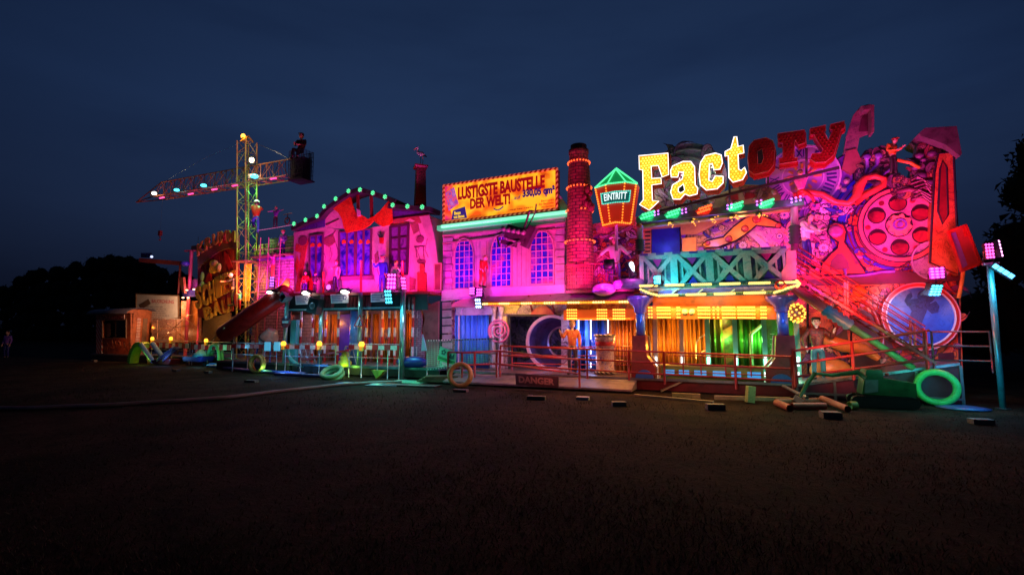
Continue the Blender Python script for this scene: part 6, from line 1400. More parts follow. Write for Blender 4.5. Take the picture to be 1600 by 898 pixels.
# entrance ramp lower left
e0, e1 = G(700,603), G(1010,605)
mb = MB(); zA = .32; x0_, x1_ = F(700,590,-.6).x, F(990,600,-.6).x
mb.add([(x0_,-.95,.12),(x1_,-.95,.12),(x1_,-.05,.33),(x0_,-.05,.33),(x0_,-.95,.06),(x1_,-.95,.06),(x1_,-.05,.06),(x0_,-.05,.06)], [(0,1,2,3),(4,7,6,5),(0,4,5,1),(1,5,6,2),(2,6,7,3),(3,7,4,0)])
solo('entrance_ramp', mb, paint((.28,.2,.2), .5, .4), (x0_,-.5,0), 'long low plank ramp leading up to the barrel entrance', 'ramp')
q = quadfn([(805,583),(872,588),(872,606),(806,601)], -1.35); mb = MB(); mb.prism([q(0,1),q(1,1),q(1,0),q(0,0)], -1.35, -1.28)
dg = thing('warning_board', F(838,603,-1.35), 'dark warning board with worn capital letters leaning below the ramp rail', 'sign'); part('board', mb, paint((.05,.03,.03), .5, .4), dg)
mb = MB(); text(mb, 'DANGER', .08, .92, .22, .8, -1.355, .01, .04, 0, fn=lambda x, z: q(x, z)); part('lettering', mb, paint((.3,.22,.16), .5, .4), dg)
# stairs on the right: red rails, big strut
sr = thing('staircase', (F(1340,480,.5).x, .5, .4), 'steep staircase with many red handrails coming down from the balcony across the blue disc', 'staircase')
T0, T1 = F(1242,432,.5), F(1452,560,.2)
mb = MB()
for k in range(12): p = T0.lerp(T1, (k+.5)/12); mb.obox(p, .1, .42, .012)
parts('tread', mb, DRED, sr)
mb = MB(); mb.bar(T0+Vector((0,-.45,-.1)), T1+Vector((0,-.45,-.1)), .06, .04); mb.bar(T0+Vector((0,.45,-.1)), T1+Vector((0,.45,-.1)), .05, .04); parts('stringer', mb, RAILRED, sr)
for (xa, ya, xb, yb, v) in ((1244,392,1443,516,.0),(1244,404,1443,528,.0),(1244,416,1440,538,.0),(1244,428,1436,547,.0),(1248,386,1446,510,.75),(1246,398,1444,520,.76),(1246,410,1444,533,.74)):
    mb = MB(); mb.tube([F(xa,ya,v), F(xb,yb,v)], .017, 6); part('handrail', mb, paint((.28,.012,.012), .35, .3), sr)
mb = MB()
for x, y0, y1 in ((1320,441,492),(1324,440,495),(1429,505,548),(1443,512,560),(1422,500,545)): mb.tube([F(x,y0,.02), F(x+1,y1,.02)], .03, 6)
parts('baluster', mb, paint((.6,.15,.2), .3, .2), sr)
bs = thing('bellows_strut', F(1330,500,-.1), 'fat diagonal strut with blue bellows and green lower sleeve running under the staircase', 'strut')
S0, S1 = F(1240,450,-.05), F(1432,578,-.05); SL = lambda f: S0.lerp(S1, f)
mb = MB(); mb.tube([SL(0), SL(.3)], .13, 14); part('upper_tube', mb, paint((.4,.06,.08), .3, .3), bs)
mb = MB(); mb.tube([SL(.27+.022*k) for k in range(11)], [.13+.05*(k % 2) for k in range(11)], 14); part('bellows', mb, paint((.04,.16,.3), .35, .3), bs)
mb = MB(); mb.tube([SL(.48), SL(.98)], .085, 12); part('lower_sleeve', mb, paint((.1,.35,.14), .35, .4, 5), bs)
# ================================================================== CRANE
VCr = 2.7
crn = thing('tower_crane', (F(388,540,VCr).x, VCr, .46), 'lattice tower crane with long jib, floodlights on its boom and an orange beacon', 'crane')
CRM = paint((.35,.32,.08), .45, .35, 3, .2); JIBM = paint((.3,.1,.04), .45, .35, 3, .1)
pb = F(387,540,VCr); hw = .36; ztop = F(385,222,VCr).z; cxt = F(386,222,VCr).x; cxb = pb.x
def mx_(z): return cxb+(cxt-cxb)*(z-.46)/(ztop-.46)
def lattice(mb, corners, n, r, rd):
    "four or three chords given by (start,end); zigzag bracing between neighbours"
    for a, c in corners: mb.tube([a, c], r, 6)
    m_ = len(corners)
    for i in range(m_):
        (a0, a1), (b0_, b1_) = corners[i], corners[(i+1) % m_]
        for k in range(n):
            p = a0.lerp(a1, k/n); q = b0_.lerp(b1_, (k+1)/n); p2 = b0_.lerp(b1_, k/n); q2 = a0.lerp(a1, (k+1)/n)
            mb.tube([p, q] if k % 2 else [p2, q2], rd, 4)
            if k % 2 == 0: mb.tube([p, p2], rd, 4)
mb = MB(); CN = [(Vector((cxb+a*hw, VCr+b_*hw, .46)), Vector((cxt+a*hw, VCr+b_*hw, ztop))) for a, b_ in ((-1,-1),(1,-1),(1,1),(-1,1))]
lattice(mb, CN, 17, .045, .016); part('mast', mb, CRM, crn)
cx_ = mx_(F(390,440,VCr).z); mb = MB(); mb.box(cx_-.28, cx_+.28, VCr-.02, VCr+.02, F(390,470,VCr).z, F(390,412,VCr).z); part('yellow_panel', mb, paint((.85,.6,.04), .4, .3), crn)
mb = MB(); zz_ = F(390,409,VCr).z; mb.box(cx_-.6, cx_+.5, VCr-.6, VCr+.5, zz_-.03, zz_+.03); part('mast_platform', mb, OLDWOOD, crn)
jl, jr = F(250,300,VCr), F(456,262,VCr); zb = lambda x: 0
tip = F(213,316,VCr); 
b1 = [F(250,309,VCr), F(456,277,VCr)]; t1 = F(252,285,VCr), F(456,248,VCr)
mb = MB(); off = Vector((0,.38,0))
lattice(mb, [(b1[0]-off, b1[1]-off), (b1[0]+off, b1[1]+off), (t1[0], t1[1])], 24, .04, .018)
for s in (b1[0]-off, b1[0]+off, t1[0]): mb.tube([s, tip], .035, 6)
part('jib', mb, JIBM, crn)
mb = MB(); 
for x, yb, in ((372,300),(404,300)): pass
p, q = F(374,222,VCr), F(404,262,VCr)
lattice(mb, [(Vector((cxt+a*hw*.8, VCr+b_*hw*.6, ztop)), Vector((cxt+a*hw*.25, VCr, ztop+.35))) for a, b_ in ((-1,-1),(1,-1),(1,1),(-1,1))], 2, .03, .015); part('mast_head', mb, CRM, crn)
mb = MB(); mb.tube([F(402,225,VCr), F(420,232,VCr), F(443,243,VCr), F(455,250,VCr)], .012, 5); mb.tube([F(374,224,VCr), F(320,247,VCr), F(255,285,VCr)], .008, 4); parts('stay_cable', mb, STEEL, crn)
be = F(380,213,VCr); mb = MB(); mb.lathe([(.09,-.3),(.09,-.1),(.13,-.08)], be, 10); o = part('beacon', mb, DRED, crn); mb = MB(); mb.lathe([(.11,-.1),(.12,.03),(.07,.12),(.01,.14)], be, 12); part('beacon_lens', mb, glow('beacon', (1,.35,.03), 7), o)
# counter jib basket
k4 = [F(460,240,VCr), F(482,246,VCr), F(483,279,VCr), F(460,277,VCr)]
mb = MB(); x0_, x1_, z0_, z1_ = k4[0].x, k4[1].x, k4[2].z, k4[0].z
for y in (VCr-.34, VCr+.34):
    for k in range(9): x = x0_+(x1_-x0_)*k/8; mb.box(x-.012, x+.012, y-.012, y+.012, z0_, z1_)
    for k in range(7): z = z0_+(z1_-z0_)*k/6; mb.box(x0_, x1_, y-.01, y+.01, z-.012, z+.012)
for x in (x0_, x1_):
    for k in range(8): y = VCr-.34+k*.68/7; mb.box(x-.01, x+.01, y-.012, y+.012, z0_, z1_)
mb.box(x0_, x1_, VCr-.34, VCr+.5, z0_-.06, z0_); mb.box(x0_+.08, x1_-.08, VCr-.26, VCr+.26, z0_, z0_+(z1_-z0_)*.75); part('counterweight_basket', mb, paint((.02,.02,.06), .6, .4), crn)
def flood(c, M, Mcase, yaw, tilt, lab='', lenses=0, w_=.2, h_=.14, group=None):
    c = Vector(c); Rm = Matrix.Rotation(yaw, 3, 'Z') @ Matrix.Rotation(tilt, 3, 'X'); t = thing('floodlight', c, lab, 'floodlight', group)
    mb = MB(); mb.obox(c, w_, .07, h_, Rm); part('housing', mb, Mcase, t)
    mb = MB()
    if lenses: 
        for k in range(lenses):
            for u in (-.6, 0, .6): q_ = c+Rm @ Vector((u*w_, -.075, h_*(2*(k+.5)/lenses-1))); mb.ell(q_, w_*.27, w_*.2, h_/lenses*.72, 8, 6)
    else: mb.ell(c+Rm @ Vector((0, -.05, 0)), w_*.95, w_*.6, h_*.9, 14, 10)
    part('lens', mb, M, t)
    mb = MB(); mb.tube([c+Rm @ Vector((-w_*1.1,0,0)), c+Rm @ Vector((-w_*1.1,.12,-h_*1.2)), c+Rm @ Vector((w_*1.1,.12,-h_*1.2)), c+Rm @ Vector((w_*1.1,0,0))], .014, 5); part('yoke', mb, BLACK, t)
    return t
YW = .85
flood(F(241,303,VCr-.45), LAMPW, DARK, YW, -.3, 'warm white floodlight nearest the pointed tip of the crane jib', w_=.2, h_=.13)
flood(F(276,298,VCr-.45), LAMPC, DARK, YW, -.4, lenses=0, lab='cyan floodlight second from the tip of the crane jib', w_=.22, h_=.11)
flood(F(318,291,VCr-.45), LAMPC, DARK, YW, -.4, lenses=0, lab='cyan floodlight in the middle of the crane jib', w_=.24, h_=.12)
flood(F(397,277,VCr-.45), LAMPC, DARK, YW, -.4, lenses=0, lab='cyan floodlight just right of the crane mast below the warm one', w_=.28, h_=.15)
flood(F(393,251,VCr-.34), glow('lamp_warm', (1,.8,.5), 14), DARK, YW, -.1, 'brightest warm floodlight high on the crane mast under the beacon', w_=.17, h_=.17)
for i, (x, y, lb) in enumerate(((253,309,'pink light bar under the crane jib near its tip'),(298,303,'pink light bar under the jib between the two cyan floodlights'),(335,296,'pink light bar under the jib right of the middle floodlight'),(367,290,'tiny pink light bar under the jib next to the mast'),(427,279,'pink light bar under the jib next to the dark basket'))):
    p = F(x,y,VCr-.4); mb = MB(); mb.obox(p, .22, .04, .03); solo('light_bar', mb, glow('bar_pink', (1,.06,.3), 2.2), p, lb, 'light bar')
figure('dark clad figure sitting on top of the basket at the end of the crane', F(470,246,VCr)+Vector((0,0,-.75)), 2.1, .3, dict(kL=(.07,-.25,.5), aL=(.07,-.27,.26), tL=(.07,-.34,.22), kR=(-.07,-.25,.5), aR=(-.07,-.27,.26), tR=(-.07,-.34,.22), eL=(.14,-.06,.66), wL=(.06,-.2,.62), eR=(-.14,-.06,.66), wR=(-.06,-.22,.66)), shirt=paint((.12,.02,.03),.6,.3), trousers=BLACK, hat=('cap', DARK))
p = F(399,368,VCr-.34); figure('climber figure in red vest and white helmet clinging to the crane mast', p+Vector((.1,-.1,0)), 1.95, -2.3, dict(eL=(.14,-.16,.84), wL=(.1,-.27,.93), eR=(-.14,-.16,.8), wR=(-.12,-.28,.84), kL=(.08,-.2,.42), aL=(.06,-.1,.26), tL=(.07,-.18,.24)), shirt=RED, trousers=paint((.04,.08,.4),.5,.2), hat=('helmet', WHITE))
# hook
p = F(250,368,VCr); hk = thing('crane_hook', p, 'small red hook block hanging in the sky below the crane jib', 'hook'); mb = MB(); mb.obox(p+Vector((0,0,.15)), .1, .08, .16); part('block', mb, DRED, hk)
mb = MB(); mb.tube([p+Vector((0,0,0)), p+Vector((.0,0,-.12)), p+Vector((.1,0,-.22)), p+Vector((.02,0,-.32)), p+Vector((-.09,0,-.24))], .03, 6); part('hook', mb, DRED, hk); mb = MB(); mb.tube([p+Vector((0,0,.3)), Vector((p.x,VCr,F(250,309,VCr).z))], .004, 4); part('cable', mb, DARK, hk)
# ================================================================== SCAFFOLD PART
VS = 3.4
sh = thing('scaffolded_wall', (F(430,540,VS).x, VS, .4), 'stepped pink lit brick wall wrapped in scaffolding between crane and ruined house', 'wall')
mb = MB(); mb.pp([(397,384),(420,380),(420,373),(459,368),(459,470),(440,480),(440,575),(388,575),(397,480)], VS, .2); part('brickwork', mb, brick('scaf_brick', (.55,.36,.4), (.68,.48,.52), (.2,.1,.14), .42, .17, mort=.02), sh)
mb = MB(); mb.pp([(433,436),(452,435),(452,456),(433,457)], VS-.05, .04); mb.pp([(397,395),(430,400),(430,404),(397,398)], VS-.05, .04); part('orange_sheet', mb, paint((.85,.3,.05), .4, .2), sh)
mb = MB(); mb.pp([(396,398),(458,392),(458,402),(396,408)], VS-.4, .3); part('plank_shade_strip', mb, PURP, sh)  # violet strip put in for the shade along the plank
sf2 = thing('scaffold', (F(430,540,2.7).x, 2.7, .46), 'tube scaffolding with three plank decks in front of the stepped pink wall', 'scaffold')
mb = MB()
for x in (399,412,431,457): 
    for v in (2.5,3.2): p = F(x,540,v); mb.tube([(p.x,v,.46),(p.x,v,F(x,372,v).z)], .025, 6)
for y in (390,415,440): mb.tube([F(397,y,2.5), F(460,y-3,2.5)], .022, 6)
for a, c in (((399,455),(412,425)),((431,455),(457,420)),((412,425),(431,395))): mb.tube([F(*a,2.5), F(*c,2.5)], .018, 5)
for k in range(14): mb.tube([F(400+k*2.2,455,3.1), F(400+k*2.2,405,3.1)], .012, 4)
part('tubes', mb, paint((.3,.06,.12), .4, .3), sf2)
mb = MB()
for y in (400,457): p, q = F(397,y,2.8), F(460,y-3,2.8); mb.box(p.x, q.x, 2.5, 3.2, q.z-.03, q.z+.03)
parts('plank', mb, OLDWOOD, sf2)
figure('small worker figure on the upper scaffold deck behind a red cap of bricks', F(441,402,2.7)+Vector((0,0,.0)), 1.5, .3, dict(wL=(.1,-.2,.6)), shirt=PURP, trousers=DBLUE, hat=('cap', RED))
figure('worker figure in orange trousers standing halfway up the scaffold beside the mast', F(426,436,2.7), 1.6, -.4, dict(eL=(.14,-.1,.7), wL=(.08,-.18,.82)), shirt=paint((.4,.08,.3),.4,.2), trousers=ORANGE)
mb = MB(); beads([(403,360),(430,356),(458,351)], 22, 1.9, .016, mb); mb.tube([F(403,360,1.9), F(430,356,1.9), F(458,351,1.9)], .008, 4); solo('rope', mb, glow('rope_pink', (.8,.2,.5), .8), F(430,356,1.9), 'dotted pink rope stretched in the sky from crane mast to roof lamp', 'rope')
figure('rope walking figure with red hair balancing on the dotted rope', F(430,356,1.9), 1.15, .4, dict(eL=(.18,-.04,.8), wL=(.3,-.04,.82), eR=(-.18,-.04,.78), wR=(-.3,-.04,.76)), shirt=PURP, trousers=DARK, hair=RED)
c = F(449,345,1.9); mb = MB(); mb.torus(c, .17, .03); mb.tube([c+Vector((-.3,0,.35)), c+Vector((.3,0,.38))], .02, 5); mb.tube([c, c+Vector((0,0,.36))], .02, 5); solo('small_unicycle', mb, DRED, c, 'tiny dark wheel with handlebar standing on the rope end near the roof', 'unicycle')
# ================================================================== NAME BOARD  (crooked wooden letters)
VK = 2.6
PLK = streak('plank_letters', [(.06,.03,.005),(.5,.26,.05),(.3,.16,.03),(.55,.33,.08),(.05,.02,.005)], .6, 9)
kb = thing('crooked_name_board', (F(345,540,VK).x, VK, .46), 'crooked name board of wooden plank letters on red boards left of the crane mast', 'sign')
mb = MB()
for k in range(15):
    x0_ = 309+k*4.3; t0 = 405-k*2.2+random.uniform(-4,4) ; b0_ = 497-k*1.2+random.uniform(-4,4); mb.pp([(x0_,t0),(x0_+3.9,t0-2),(x0_+3.6,b0_),(x0_-.3,b0_)], VK+.08+.01*(k % 3), .05)
parts('back_plank', mb, paint((.3,.03,.03), .6, .4), kb)
mb = MB()
for k in range(14): x0_ = 309+k*4.5; y = 404-26*math.sin(k/13*1.9)-k*.3; mb.pp([(x0_,y+14),(x0_-1,y-3),(x0_+4,y-7-random.random()*6),(x0_+4.5,y+12)], VK, .07)
parts('arched_plank', mb, OLDWOOD, kb)
def crook(s, q, v, th=.12, bold=.025, M=PLK, jit=.06):
    fn_ = quadfn(q, v); n_ = len(s)
    for i, ch in enumerate(s):
        if ch == ' ': continue
        mb = MB(); dy = random.uniform(-jit, jit); text(mb, ch, (i+.08)/n_, (i+.92)/n_, .04+dy, .96+dy, v, th, bold, 0, fn=lambda x, z: fn_(x, z)); part('letter', mb, M, kb)
fn_k = None
def arcq(u, w_):  # arched word
    x = 309+60*u; y = 392-20*math.sin(u*2.0)-4*u; p = F(x, y+9-18*w_, VK-.05); return (p.x, p.z)
for i, ch in enumerate('KRUMM'):
    mb = MB(); text(mb, ch, (i+.06)/5, (i+.94)/5, 0, 1, VK-.05, .1, .03, 0, fn=lambda x, z: arcq(x, z)); part('letter', mb, PLK, kb)
crook('&', [(326,408),(345,402),(347,424),(328,430)], VK-.06, .1, .05, YEL, 0)
crook('SCHIEF', [(306,448),(370,421),(373,452),(308,486)], VK-.1)
crook('BAU', [(318,480),(362,462),(364,486),(322,500)], VK-.05)
mb = MB(); mb.pp([(350,392),(356,398),(368,432),(360,428),(350,404)], VK-.02, .05); mb.pp([(338,370),(341,363),(345,378),(342,384),(337,380)], VK-.1, .05); mb.pp([(322,432),(328,424),(330,436),(326,444),(321,440)], VK-.12, .06); parts('red_cloth', mb, RED, kb)
mb = MB(); c = F(316,432,VK-.1); mb.ell(c, .14, .1, .28, 10, 8); c = F(316,444,VK-.12); mb.ell(c, .17, .1, .17, 10, 8); part('green_parrot', mb, paint((.2,.4,.25), .5, .3), kb)
mb = MB(); c = F(336,412,VK-.12); mb.ell(c, .26, .12, .2, 10, 8); mb.ell(F(342,418,VK-.15), .18, .1, .26, 10, 8); part('carved_dog', mb, paint((.45,.25,.12), .5, .4, 5), kb)
mb = MB(); mb.pp([(317,500),(360,488),(364,530),(316,535)], VK+.1, .08); part('lower_boards', mb, OLDWOOD, kb)
c = F(355,372,VK+.1); mb = MB(); mb.obox(c, .28, .2, .3, Matrix.Rotation(.1,3,'Y')); mb.obox(c+Vector((.1,-.22,0)), .1, .05, .22); solo('red_mask_box', mb, airbrush('maskbox', [(.12,.02,.05),(.6,.03,.03),(.7,.2,.15)], 4), c, 'dark box with a red mask face perched on the wooden name arch', 'box')
figure('black clothed figure with white hair leaning over the wooden name board beside the mast', F(363,478,VK-.35), 1.9, -.8, dict(nk=(0,-.05,.83), hd=(0,-.09,.9), eL=(.16,-.1,.72), wL=(.16,-.25,.7)), shirt=BLACK, trousers=BLACK, hair=WHITE, coat=True)
figure('green jacketed figure in red trousers standing in the yellow light of the mast', F(374,485,VCr-.6), 1.15, -.3, dict(eL=(.16,-.08,.72), wL=(.18,-.18,.78)), shirt=TEAL, trousers=RED)
# side building left of the name board
wb = thing('open_tower', (F(290,540,3.3).x, 3.3, .46), 'magenta framed open side tower with small lamps left of the crooked name board', 'tower')
mb = MB()
for x in (290,308): p = F(x,540,3.1); mb.tube([(p.x,3.1,.46),(p.x,3.1,F(x,392,3.1).z)], .1 if x == 290 else .06, 8)
p, q = F(289,392,3.1), F(310,391,3.1); mb.tube([p, q], .06, 8); part('frame', mb, paint((.45,.06,.15), .4, .3), wb)
mb = MB(); mb.pp([(294,437),(308,436),(308,452),(294,453)], 3.4, .1); part('brick_infill', mb, brick('infill', (.5,.3,.4), (.6,.35,.45), (.15,.05,.1), .3, .13), wb)
mb = MB(); mb.pp([(283,470),(312,470),(314,535),(283,535)], 3.5, .1); mb.pp([(279,433),(286,433),(288,458),(284,456)], 2.8, .15); parts('orange_wall', mb, airbrush('sideorange', [(.7,.3,.12),(.6,.2,.06),(.75,.45,.3)], 2), wb)
mb = MB(); c = F(290,412,2.9); mb.ell(c, .28, .28, .16, 12, 8); mb.pp([(284,455),(306,452),(306,462),(286,464)], 3.0, .3); part('blue_lamp_bowl', mb, paint((.06,.05,.5), .4, .3), wb)
for x, y in ((292,453),(303,452),(286,465),(294,465)):
    mb = MB(); mb.ell(F(x,y,2.8), .09, .06, .04, 8, 6); part('spot_bulb', mb, glow('spot_w', (1,.6,.3), 5), wb)
mb = MB(); mb.box(F(304,385,3.0).x, F(322,385,3.0).x, 2.8, 3.4, F(304,391,3.0).z, F(304,385,3.0).z); p = F(309,385,3.0); mb.tube([p, F(310,370,3.0)], .012, 5); part('black_roof_box', mb, DARK, wb)
# red beam trailer
mb = MB(); mb.pp([(217,403),(282,408),(282,414),(217,409)], 4.0, .6); o = thing('red_boom', F(250,408,4.1), 'dull red horizontal boom reaching over the notice board at the far left', 'boom'); part('beam', mb, paint((.3,.04,.03), .4, .3), o)
mb = MB()
for x in (220,224,228,232): mb.pp([(x,402),(x,395),(x+3,395),(x+3,402)], 4.2, .1)
parts('fitting', mb, DBLUE, o); mb = MB(); mb.ball(F(237,401,4.0), .09); part('marker_light', mb, glow('marker', (.5,.6,1), 2), o)
mb = MB(); p = F(282,410,4.3); mb.tube([(p.x,4.3,.46),(p.x,4.3,p.z)], .07, 6); part('boom_post', mb, DRED, o)
# ================================================================== NOTICE BOARD and HUT
VN = 3.8
q = quadfn([(213,459),(279,462),(279,520),(213,520)], VN); nb = thing('notice_board', (F(246,545,VN).x, VN, .46), 'large pale orange lit notice board with lines of print behind the hut', 'notice board')
mb = MB(); mb.prism([q(0,1),q(1,1),q(1,0),q(0,0)], VN, VN+.05); part('sheet', mb, paint((.62,.52,.42), .6, .12), nb)
mb = MB(); mb.frame([q(0,1),q(1,1),q(1,0),q(0,0)], .07, VN-.04, VN+.04); part('frame', mb, BROWN, nb)
mb = MB(); text(mb, 'BAUORDNUNG', .38, .9, .78, .88, VN-.004, .004, .02, 0, fn=lambda x, z: q(x, z)); part('heading', mb, paint((.45,.08,.08), .5, .1), nb)
mb = MB(); rr = random.Random(5)
for k in range(11):
    u = .1+rr.random()*.25; z = .68-k*.055
    while u < .62+rr.random()*.2: l = rr.uniform(.02,.08); a, c = q(u, z), q(u+l, z); mb.bar((a[0],VN-.006,a[1]), (c[0],VN-.006,c[1]), .03, .01); u += l+.02
part('printed_lines', mb, paint((.12,.06,.08), .5, .1), nb)
mb = MB(); mb.prism([q(.06,.72),q(.3,.88),q(.36,.76),q(.12,.6)], VN-.012, VN-.002); part('brick_picture', mb, BROWN, nb)
mb = MB(); mb.annulus(q(.82,.18), .1, .15, VN-.012, VN-.002, 14); part('round_emblem', mb, BROWN, nb)
mb = MB()
for u in (.03,.97): a = q(u,0); mb.box(a[0]-.05, a[0]+.05, VN+.06, VN+.14, .46, a[1]+.3)
parts('board_post', mb, DARK, nb)
VH = 2.6
def FX(px, py, x):
    "point of the picture on the upright plane across the deck at x"
    d = ray(px, py); t = (x - C0.x) / d.x; return Vector((x, C0.y + t*d.y, C0.z + t*d.z))
ht = thing('site_hut', (F(178,552,VH).x, VH+.8, .46), 'orange site office hut with dark barrel roof, serving window and striped corners', 'hut')
HUT = paint((.42,.1,.03), .5, .55, 4)
xL, xR = F(151,530,VH).x, F(203,530,VH).x; yB = FX(232,530,xR).y; zr = F(190,489,VH).z
mb = MB()
for q in ([(150,486),(160,486),(160,528),(150,528)],[(150,528),(204,528),(204,556),(150,556)],[(197,489),(204,489),(204,528),(197,528)],[(160,486),(197,486),(197,499),(160,499)]): mb.pp(q, VH, .1)
part('front_wall', mb, HUT, ht)
dz0, dz1 = .46, F(203,497,VH).z
mb = MB(); mb.box(xR-.08, xR, VH+.1, yB, .46, zr); part('end_wall', mb, HUT, ht)
mb = MB(); mb.box(xL-.02, xL+.08, VH+.1, yB, .46, zr); mb.box(xL, xR, yB, yB+.1, .46, zr); part('rear_walls', mb, paint((.3,.08,.03), .5, .35), ht)
mb = MB(); mb.box(xR+.002, xR+.03, VH+(yB-VH)*.62, yB-.15, .46, dz1); part('door', mb, paint((.2,.1,.06), .5, .3), ht)
mb = MB(); mb.box(xR+.002, xR+.025, VH+(yB-VH)*.3, VH+(yB-VH)*.5, .46, dz1+.05); part('striped_corner', mb, stripes('hutstripe', (.55,.03,.02), (.75,.6,.5), .3, 3), ht)
mb = MB(); mb.pp([(150,499),(159,499),(159,556),(150,556)], VH-.025, .025); part('striped_corner', mb, DIAG_RW, ht)
mb = MB(); mb.pp([(160,499),(197,499),(197,528),(160,528)], VH+.35, .03); wn = part('window', mb, glassy((.02,.02,.03)), ht)
mb = MB(); f_ = XZ([(160,499),(197,499),(197,528),(160,528)], VH-.03); mb.frame(f_, .06, VH-.06, VH); part('frame', mb, OLDWOOD, wn)
mb = MB(); mb.pp([(162,505),(172,505),(172,526),(162,526)], VH+.2, .04); part('poster', mb, airbrush('poster', [(.5,.3,.1),(.1,.08,.1),(.6,.4,.2)], 5), wn)
q = quadfn([(157,491),(194,491),(194,500),(157,500)], VH-.05); mb = MB(); mb.prism([q(0,1),q(1,1),q(1,0),q(0,0)], VH-.05, VH-.01); sg = part('name_plate', mb, paint((.6,.35,.3), .5, .15), ht)
mb = MB(); text(mb, 'BAULEITUNG', .04, .96, .15, .85, VH-.055, .01, .02, 0, fn=lambda x, z: q(x, z)); part('lettering', mb, DRED, sg)
mb = MB(); xa, xc_ = F(143,488,VH-.2).x, xR+.4; y0_, y1_ = VH-.5, yB+.3
prf = [((y0_+y1_)/2-(y1_-y0_)/2*math.cos(math.pi*k/12), zr-.02+.36*math.sin(math.pi*k/12)) for k in range(13)]
vs2 = []; fs2 = []
for x in (xa, xc_):
    for y, z in prf: vs2.append((x,y,z))
    for y, z in prf: vs2.append((x,y,z-.06))
for k in range(12): fs2 += [(k,k+1,26+k+1,26+k),(13+k,39+k,39+k+1,13+k+1),(k,13+k,13+k+1,k+1),(26+k,26+k+1,39+k+1,39+k)]
fs2 += [(0,26,39,13),(12,25,51,38)]
mb.add(vs2, fs2, True); part('roof', mb, paint((.06,.05,.07), .5, .4), ht)
mb = MB()
for x in (xL+.02, xR-.06):
    mb.add([(x+dx, y, z) for dx in (0,.05) for y, z in prf], [tuple(range(13)), tuple(range(25,12,-1))])
part('gable_end', mb, HUT, ht)
mb = MB()
for k in range(30): p = F(160+k*1.8+random.uniform(-3,3), 535+random.uniform(0,12), VH-.25); mb.tube([p, p+Vector((random.uniform(-.2,.2),0,random.uniform(.05,.35)))], .02, 4)
part('tangled_rods', mb, paint((.25,.08,.04), .5, .4), ht)
# lattice mess right of hut
mb = MB()
for a, c in (((236,504),(300,492)),((236,528),(262,505)),((262,505),(290,530)),((240,515),(300,508)),((246,530),(246,500)),((275,530),(275,498)),((252,530),(285,500)),((290,498),(312,515)),((240,498),(258,498))): mb.tube([F(*a,2.9), F(*c,2.9)], .022, 5)
solo('lying_lattice', mb, paint((.35,.15,.08), .4, .4), F(270,520,2.9), 'tangle of thin lattice struts before the notice board', 'lattice')
mb = MB(); mb.pp([(237,500),(283,498),(283,535),(237,535)], 3.5, .08); solo('rubble_board', mb, airbrush('rubblep', [(.5,.22,.12),(.3,.1,.08),(.6,.35,.2),(.15,.06,.05)], 7), F(260,530,3.5), 'patchy orange brown panel standing under the notice board', 'panel')
# red tube slide
sl2 = thing('tube_slide', F(395,500,-.1), 'dark red tube slide sloping down to the left past the crane mast', 'slide')
A, B_ = F(446,457,.3), F(352,521,.9); mb = MB(); mb.tube([A, A.lerp(B_,.4)+Vector((0,0,.05)), B_], [.4,.43,.46], 20, cap=False); part('tube', mb, paint((.3,.025,.02), .35, .35), sl2)
mb = MB(); mb.tube([A+Vector((0,.1,0)), B_.lerp(A,.08)+Vector((0,.1,0))], [.36,.42], 20); part('inner_lining', mb, DRED, sl2)
mb = MB(); mb.tube([F(330,534,.8), F(352,508,.4)], .02, 5); mb.tube([F(345,518,.5), F(352,512,.4)], .05, 6)
for x in (366,415): p = F(x,520,.8); mb.tube([p, (p.x,p.y,0)], .04, 6)
parts('support', mb, STEEL, sl2)
# ================================================================== BARRIER IN FRONT OF THE LEFT DECK
VF_ = -.1
def barrier(xs, lab, ytop, stripe=True, VF_=-.1):
    a, c = F(xs[0],ytop[0],VF_), F(xs[-1],ytop[1],VF_); t = thing('barrier_fence', (a.x,VF_,0), lab, 'fence', 'barrier fences along the left deck')
    mb = MB(); mb.tube([a, c], .022, 6); mb.tube([a-Vector((0,0,.55)), c-Vector((0,0,.55))], .018, 6); part('rail', mb, STEEL, t)
    for x in xs: p = F(x,560,VF_); z = a.z+(c.z-a.z)*(p.x-a.x)/(c.x-a.x); mb = MB(); mb.tube([(p.x,VF_,0),(p.x,VF_,z)], .022, 6); part('post', mb, STEEL, t)
    if stripe: 
        mb = MB(); mb.box(a.x, c.x, VF_-.05, VF_-.02, min(a.z,c.z)-(.42 if VF_ > 0 else .22), min(a.z,c.z)-(.12 if VF_ > 0 else .04)); part('striped_board', mb, BAR_RW, t)
    return t
barrier((236,268,296), 'low barrier with faded red and white board in front of the hut', (531,533), True, 2.2)
barrier((300,321,340,362), 'barrier with red and white board under the tube slide', (533,535), True, 2.2)
barrier((364,387,410,432), 'barrier with red and white board between slide and first turquoise post', (535,537))
barrier((446,470,499,524), 'barrier with striped plank before the grey brick panel', (537,537))
barrier((546,565,590,606,624), 'barrier with striped plank before the round blue column', (537,538))
